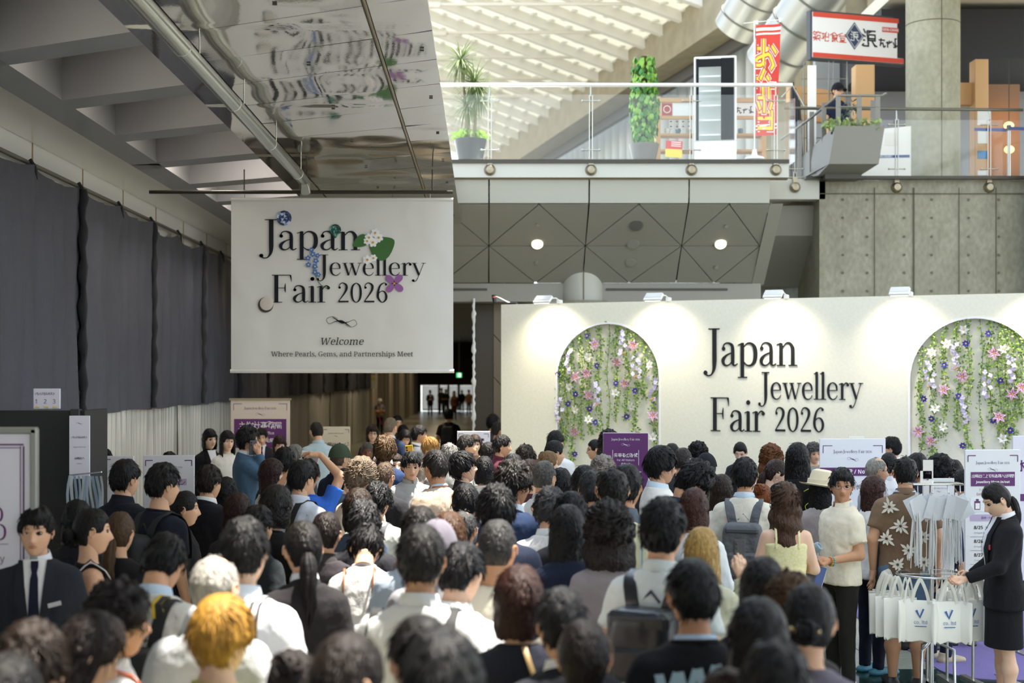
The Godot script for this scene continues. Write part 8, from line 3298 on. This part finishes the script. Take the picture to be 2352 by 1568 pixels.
func pack(p: Node3D, called: String, label: String, m: Material, woman: bool, low: float, high: float, wide: float, deep: float, strap_w := .055) -> Node3D:
	var t := worn(p, called, label, "backpack")
	var c := V(0, (low + high) * .5, .155 + deep * .5)
	var body := nets(V(-wide * .7, low - .06, .08), V(wide * .7, high + .06, .26 + deep * 1.6), .016, func(q: Vector3) -> float:
		var d := (q - c).abs() - V(wide * .5 - .05, (high - low) * .5 - .06, deep * .5 - .035)
		d.x += (q.y - c.y) * .10
		var e := V(maxf(d.x, 0), maxf(d.y, 0), maxf(d.z, 0)).length() + minf(maxf(d.x, maxf(d.y, d.z)), 0.0) - .05
		return e + noise.get_noise_3d(q.x * 70.0, q.y * 50.0, q.z * 70.0) * .008)
	put("bag", body, m, t)
	var pk := MB.new()
	pk.box(V(0, low + (high - low) * .30, .165 + deep), V(wide * .72, (high - low) * .42, .05), Basis(), .02)
	put("front_pocket", pk, m, t)
	part_tube("top_handle", [V(-.04, high + .0, .13), V(0, high + .045, .13), V(.04, high + .0, .13)], .008, m, t, 6)
	for s in [-1.0, 1.0]:
		strap_over(t, "strap", m, woman, Vector2(s * .075, high - .03), Vector2(s * .135, 1.15), strap_w)
	return t

func phone(p: Node3D, label: String, at: Vector3, b: Basis, hex := "1c1d20") -> void:
	var t := worn(p, "mobile_phone", label, "phone")
	t.transform = p.transform * Transform3D(b, at)
	part_box("case", Vector3.ZERO, V(.076, .156, .011), mat("phone " + hex, hex, .3), t, .004)
	part_box("screen", V(0, 0, -.0065), V(.069, .148, .001), mat("phone screen", "14161a", .08), t)
	for k in 2:
		var g := MB.new()
		g.ball(V(-.022, .055 - .026 * k, .006), V(.009, .009, .003), 12, 6)
		put("lens", g, mat("lens black", "0d0e10", .1), t)

func carried() -> void:
	var black := mat("bag black", "202124", .7)
	var leather := mat("black leather", "232529", .32)
	var grey := mat("bag grey", "5a5d62", .75)
	grey.normal_enabled = true
	grey.normal_texture = noise_tex("folds", 0.012, Color.BLACK, Color.WHITE, 3, 9.0)
	tri_tex(grey, V(3, 3, 3))
	# rucksacks
	var p := who("wearing a grey rucksack")
	var t := pack(p, "rucksack", "grey rucksack with a drink bottle in its side pocket, on the cream-shirted man", grey, false, .86, 1.30, .30, .15, .065)
	part_box("flap", V(0, 1.24, .30), V(.24, .05, .06), mat("bag grey dark", "46494e", .7), t, .015)
	var bo := worn(p, "drink_bottle", "clear drink bottle with a blue cap in the grey rucksack's side pocket", "bottle")
	var g := MB.new()
	g.lathe([Vector2(.0, 0), Vector2(.03, .0), Vector2(.032, .10), Vector2(.028, .14), Vector2(.014, .17), Vector2(.014, .185), Vector2(.0, .185)], V(.185, .93, .22), 14)
	put("bottle", g, mat("bottle plastic", "b9c6d2", .1), bo)
	put("cap", MB.new_disc(V(.185, 1.125, .22), .019, Basis(), .03), mat("cap blue", "2f7fd8", .4), bo)
	p = who("black leather rucksack")
	t = pack(p, "leather_rucksack", "black leather rucksack on the tall man with spiky hair", leather, false, 1.0, 1.33, .29, .13, .06)
	part_box("flap", V(0, 1.27, .235), V(.27, .08, .13), leather, t, .02)
	p = who("black rucksack walking away")
	pack(p, "rucksack", "small black rucksack on the man walking into the corridor", mat("bag charcoal", "2b2c30", .6), false, 1.02, 1.40, .28, .12)
	p = who("navy T-shirt with a dark rucksack")
	pack(p, "rucksack", "dark rucksack on the tall man in the navy T-shirt", mat("bag dark", "1d1f24", .7), false, .95, 1.33, .30, .14, .07)
	p = who("yellow-edged camera strap")
	t = pack(p, "rucksack", "black rucksack with a pale diamond patch on the bowed man in cream", black, false, .84, 1.28, .32, .16, .06)
	g = MB.new()
	g.prism(PackedVector2Array([Vector2(0, -.055), Vector2(.055, 0), Vector2(0, .055), Vector2(-.055, 0)]), 0, .004, Transform3D(Basis(), V(0, 1.06, .372)))
	put("diamond_patch", g, mat("patch", "b5b39d", .8), t)
	var cs := worn(p, "camera_strap", "broad black camera strap with yellow edges across the bowed man's back", "strap")
	for k in 3:
		strap_over(cs, ["yellow_edge", "black_band", "yellow_edge"][k], [mat("strap yellow", "d8b62e", .8), black, mat("strap yellow", "d8b62e", .8)][k], false, Vector2(-.16 + [-.026, 0, .026][k] - .02, 1.20), Vector2(-.05, 1.2), [.014, .046, .014][k])
		strap_over(cs, ["yellow_edge", "black_band", "yellow_edge"][k], [mat("strap yellow", "d8b62e", .8), black, mat("strap yellow", "d8b62e", .8)][k], false, Vector2(.10 + [-.026, 0, .026][k], 1.38), Vector2(.05, 1.2), [.014, .046, .014][k])
	# single straps across backs
	var S := [
		["pale grey polo shirt with black", "shoulder_bag_straps", "two black shoulder-bag straps on the man in the pale grey polo", black, false, [[-.20, 1.05, -.13, 1.15, .055], [.13, 1.30, .13, 1.15, .055]]],
		["two thin black straps", "bag_straps", "two thin black bag cords down the back of the white shirt", black, false, [[.065, .95, .10, 1.2, .012], [.12, .95, .10, 1.2, .012]]],
		["black bag strap across his back", "bag_strap", "broad black bag strap slanting across the pale blue shirt", black, false, [[-.02, 1.15, .13, 1.25, .06]]],
		["brown straps on her back", "bag_straps", "two tan leather bag straps on the fringed white top", mat("tan leather", "8a5a34", .5), true, [[-.10, 1.15, -.10, 1.2, .014], [.06, 1.2, .08, 1.2, .014]]],
		["navy top with a tan strap", "bag_strap", "tan leather strap slanting down the navy top", mat("pale tan leather", "b79b6c", .5), true, [[.18, 1.02, -.10, 1.2, .020]]],
		["white and green T-shirt", "bag_strap", "grey strap over the white and green T-shirt", mat("strap grey", "55565c", .8), false, [[.05, 1.1, .12, 1.2, .04]]],
		["over a white shirt with a dark strap", "bag_strap", "dark brown strap across the white shirt, below the silver-black head", mat("strap brown", "4a3c3e", .7), false, [[-.02, 1.0, .12, 1.2, .07]]],
		["long black bowl cut", "rucksack_strap", "black padded strap on the man with the black bowl cut", black, false, [[-.10, 1.15, -.11, 1.1, .07]]],
		["white bag strap", "bag_strap", "white bag strap on a bare shoulder in the shade", mat("strap white", "d9d9dc", .7), true, [[.11, 1.05, .11, 1.15, .018]]],
		["orange strap on white", "bag_strap", "bright orange bag strap over a white shirt at bottom left", mat("strap orange", "d8603a", .7), true, [[.08, 1.15, .11, 1.15, .045]]],
	]
	for s in S:
		t = worn(who(s[0]), s[1], s[2], "strap")
		for q in s[5]:
			strap_over(t, "strap", s[3], s[4], Vector2(q[0], q[1]), Vector2(q[2], q[3]), q[4])
	# black tote of the woman with the bob
	p = who("carrying a black tote")
	t = worn(p, "tote_bag", "big black leather tote on the shoulder of the woman with the brown bob", "bag")
	g = MB.new()
	var rows := []
	for r in 8:
		var v := r / 7.0
		var row := PackedVector3Array()
		for q in 20:
			var a := TAU * q / 20.0
			row.append(V(.235 + sin(a) * (.03 + .045 * v), 1.15 - .36 * v, .03 + signf(cos(a)) * pow(absf(cos(a)), .5) * (.11 + .06 * v)))
		rows.append(row)
	g.grid(rows, true, true)
	put("bag", g, leather, t)
	for s in [-.022, .022]:
		part_tube("handle", [V(.235 + s, 1.13, -.05), V(.20 + s * .5, 1.33, -.01), V(.16, 1.43, .02), V(.20 + s * .5, 1.33, .05), V(.235 + s, 1.13, .11)], .009, leather, t, 6)
	part_tube("clip", [V(.300, 1.10, -.02), V(.312, 1.02, .0), V(.300, 1.0, .04), V(.300, 1.10, -.02)], .005, mat("brushed steel", "b9bab4", .28, .8), t, 6)
	# phones
	phone(who("phone to his ear"), "grey phone held to the ear of the man in the blue blazer", V(.112, 1.535, -.045), Basis(Vector3.UP, PI / 2 + .2) * Basis(Vector3.RIGHT, .2), "565a60")
	phone(who("bright blue T-shirt"), "white phone held up by the man in the bright blue T-shirt", V(-.03, 1.76, -.19), Basis(Vector3.BACK, PI / 2 - .2), "e3e4e4")
	phone(who("phone in a yellow case"), "black phone in a yellow case held up in the sunlit crowd", V(.19, 1.575, -.31), Basis(Vector3.BACK, .12), "caa32e")
	phone(who("straight blonde hair"), "phone held up by the blonde woman", V(.19, 1.575, -.31), Basis(Vector3.UP, .6), "2a2c30")
	phone(who("phone in hand"), "dark phone held low by the person with the red-brown bob", V(.10, 1.165, -.31), Basis(Vector3.RIGHT, -.9), "2a2c34")
	phone(who("strappy pale yellow"), "phone in the hands of the woman in the yellow dress", V(.05, 1.165, -.30), Basis(Vector3.RIGHT, -.9), "8f959c")
	# what the man in the cream shirt holds
	p = who("cream short-sleeved shirt, glasses")
	t = worn(p, "hand_fan", "grey-blue hand-held electric fan in the fist of the man in cream", "fan")
	var fan := mat("fan blue grey", "8fa0ac", .35)
	part_tube("grip", [V(-.175, 1.0, -.34), V(-.175, 1.12, -.345)], .013, fan, t, 12)
	g = MB.new()
	g.lathe([Vector2(.0, -.03), Vector2(.034, -.03), Vector2(.040, .0), Vector2(.034, .03), Vector2(.022, .03), Vector2(.02, .02), Vector2(.0, .02)], V(-.175, 1.155, -.345), 18, Basis(Vector3.BACK, .9) * Basis(Vector3.RIGHT, .4))
	put("head", g, fan, t)
	t = worn(p, "folded_booklet", "folded blue and white booklet hanging from the hand of the man in cream", "booklet")
	g = MB.new()
	g.box(V(-.185, .925, -.325), V(.012, .17, .075), Basis(Vector3.RIGHT, .35), .003)
	put("cover", g, mat("booklet blue", "44588a", .5), t)
	g = MB.new()
	g.box(V(-.172, .915, -.312), V(.012, .16, .07), Basis(Vector3.RIGHT, .35), .003)
	put("pages", g, mat("paper", "e4e2da", .8), t)
	g = MB.new()
	for k in 14:
		var a := TAU * k / 14.0
		g.ball(V(-.178 + cos(a) * .034, 1.042 + sin(a) * .032, -.205), V(.0075, .0075, .0085), 8, 6)
	put("turquoise_bracelet", g, mat("turquoise bead", "5fa8a2", .3), p)
	g = MB.new()
	for k in 14:
		var a := TAU * k / 14.0
		g.ball(V(-.178 + cos(a) * .034, 1.044 + sin(a) * .032, -.222), V(.0075, .0075, .0085), 8, 6)
	put("amber_bracelet", g, mat("amber bead", "c98a3a", .3), p)
	# guard's helmet, harness and baton
	p = who("security guard")
	g = MB.new()
	g.lathe([Vector2(.0, .155), Vector2(.05, .150), Vector2(.09, .12), Vector2(.112, .06), Vector2(.115, .035), Vector2(.135, .03), Vector2(.135, .022), Vector2(.10, .022)], V(0, 1.59, -.015), 24)
	put("helmet", g, mat("helmet white", "dcd9cc", .3), p)
	for s in [-1.0, 1.0]:
		g = MB.new()
		var pts := []
		var ups := []
		for q in 8:
			var y := lerpf(1.42, 1.0, q / 7.0)
			pts.append(V(s * lerpf(.10, .05, q / 7.0), y, skin_z(.08, y, -1.0, false, .022)))
			ups.append(V(0, 0, -1))
		g.band(pts, ups, .05, .004)
		put("harness_strap", g, mat("safety orange", "d9912c", .6), p)
	part_tube("harness_belt", [V(-.17, .98, -.02), V(-.12, .98, -.115), V(0, .98, -.145), V(.12, .98, -.115), V(.17, .98, -.02)], .028, mat("safety orange", "d9912c", .6), p, 6)
	t = worn(p, "red_baton", "red traffic baton held by the security guard", "baton")
	part_tube("stick", [V(.05, .93, -.20), V(-.10, .50, -.24)], .022, mat("baton red", "c8363a", .4), t, 10)
	part_tube("grip", [V(.05, .93, -.20), V(.09, 1.05, -.19)], .018, mat("camera black", "1d1d20", .35), t, 10)
	# hat of the woman in mauve
	p = who("cream bowler hat")
	var ht := 1.475 + .112 * 1.06
	var straw := mat("straw", "e3d6b8", .85)
	g = MB.new()
	g.lathe([Vector2(.0, .205), Vector2(.06, .203), Vector2(.098, .185), Vector2(.112, .14), Vector2(.118, .075), Vector2(.124, .06), Vector2(.175, .045), Vector2(.20, .055), Vector2(.202, .060), Vector2(.175, .053), Vector2(.12, .066)], V(0, ht, -.008), 36, Basis(Vector3.BACK, -.14) * Basis(Vector3.RIGHT, -.08))
	put("hat", g, straw, p)
	g = MB.new()
	g.tube([V(0, ht + .074, -.008), V(.003, ht + .112, -.008)], [.1195, .1165], 36)
	put("hat_band", g, cloth("cfc6b0"), p)
	# print and trims on clothes
	badge(who("tie and name badge"))
	garment_prints()
	p = who("young woman in a black skirt suit")
	g = MB.new()
	g.box(V(-.10, 1.235, -.135), V(.022, .04, .012), Basis(), .004)
	put("red_badge", g, mat("badge red", "c23a3e", .5), p)
	p = who("glittering barrette")
	g = MB.new()
	for k in 7:
		g.ball(V(-.055 + .018 * k, 1.60 + .004 * (k % 2), .135 - .004 * absf(k - 3)), V(.010, .009, .008), 8, 6)
	put("barrette", g, mat("barrette gold", "b7a074", .25, .7), p)
	p = who("brown hairband")
	g = MB.new()
	var hp := []
	for q in 13:
		var a := PI * q / 12.0
		hp.append(V(cos(a) * .096, 1.60 + sin(a) * .135, -.03))
	g.tube(hp, .011, 6, .5)
	put("hairband", g, mat("hairband brown", "6a4a30", .7), p)
	p = who("ponytail, hair clip and mask")
	g = MB.new()
	g.box(V(.08, 1.64, -.02), V(.012, .03, .05), Basis(), .004)
	put("hair_clip", g, mat("clip tortoise", "3f2c20", .3), p)

func badge(p: Node3D) -> void:
	var g := MB.new()
	g.box(V(-.105, 1.235, skin_z(.105, 1.235, -1.0, false, .040)), V(.072, .024, .006), Basis(Vector3.BACK, -.18) * Basis(Vector3.UP, .35), .002)
	put("name_badge", g, mat("badge silver", "b9b6ba", .4, .3), p)

# flat print that follows a back: strokes in metres on the cloth
func back_print(p: Node3D, called: String, lines: Array, m: Material, woman := false) -> void:
	var g := MB.new()
	for l in lines:
		var pts: Array = curve(l, 6) if l.size() > 2 else l
		stroke(g, pts, 0.0, Transform3D())
	for q in g.v.size():
		var v := g.v[q]
		g.v[q] = V(v.x, v.y, skin_z(v.x, v.y if v.y > 1.25 else 1.25 + (v.y - 1.25) * .25, 1.0, woman, .030) + .008)
	put(called, g, m, p)

func garment_prints() -> void:
	# large pale blue lettering on the black T-shirt
	var p := who("large pale blue print")
	var pale := mat("print pale blue", "a9c6d2", .8)
	var lines := []
	for k in 5:
		var x := -.15 + .068 * k
		lines.append([V(x, 1.22 + .012 * k, .030), V(x + .022, 1.14 + .012 * k, .030), V(x + .058, 1.23 + .012 * k, .022)])
		if k % 2 == 0:
			lines.append([V(x + .03, 1.16 + .012 * k, .028), V(x + .012, 1.07 + .012 * k, .028), V(x - .02, 1.06, .02)])
	for k in 6:
		lines.append([V(-.17 + .06 * k, 1.035, .018), V(-.14 + .06 * k, 1.0, .022), V(-.12 + .06 * k, 1.04, .016)])
	lines.append([V(-.16, 1.075, .010), V(.0, 1.06, .012), V(.18, 1.10, .010)])
	for l in lines:
		for q in l.size():
			l[q].y += .135
	back_print(p, "back_print", lines, pale)
	back_print(p, "back_print", [[V(.03, 1.12, .05), V(.05, 1.11, .06), V(.07, 1.12, .05)]], mat("print yellow", "d6b23c", .8))
	# neon line drawing on the long-haired person's T-shirt
	p = who("neon line print")
	back_print(p, "neon_print", [[V(.02, 1.36, .006), V(.07, 1.38, .006), V(.09, 1.33, .006), V(.07, 1.28, .006), V(.03, 1.24, .006), V(.05, 1.18, .006), V(.02, 1.14, .006)], [V(.09, 1.33, .006), V(.06, 1.30, .006), V(.075, 1.26, .006)]], mat("neon yellow", "d3dc3f", .7))
	# white flowers and leaves on the brown shirt
	p = who("brown shirt with white flowers")
	var ivory := mat("ivory print", "e3ddcf", .85)
	for c in [[-.12, 1.36, .05], [.10, 1.33, .045], [-.04, 1.22, .055], [.12, 1.14, .05], [-.14, 1.12, .05], [.02, 1.04, .05], [-.06, .93, .045], [.13, .95, .045]]:
		lines = []
		for k in 9:
			var a := TAU * k / 9.0 + float(c[0]) * 20.0
			var d := Vector2.from_angle(a)
			var L: float = float(c[2]) * (1.0 if k % 3 else 1.5)
			lines.append([V(c[0] + d.x * .010, c[1] + d.y * .010, .004), V(c[0] + d.x * L * .6, c[1] + d.y * L * .6, .020), V(c[0] + d.x * L, c[1] + d.y * L, .003)])
		back_print(p, "flower_print", lines, ivory)
	# checks on the pale shirt
	p = who("thinning crown and a pale checked")
	lines = []
	for k in 7:
		lines.append([V(-.16 + .053 * k, 1.40, .010), V(-.16 + .053 * k, 1.25, .010), V(-.16 + .053 * k, 1.0, .010)])
	back_print(p, "check_stripes", lines, mat("check blue", "8fb0bf", .85))
	# white lettering on the black cap
	p = who("black cap with white lettering")
	g_cap(p)

func g_cap(p: Node3D) -> void:
	var t := type_text("RITY", .045, false, true)
	var cap: Node3D = p.get_node("cap")
	var o := put("cap_lettering", t, mat("white print", "f2f0f2", .6), cap)
	o.transform = Transform3D(Basis(Vector3.UP, PI * .5 + .9 + PI), V(-.108, .07, -.045))
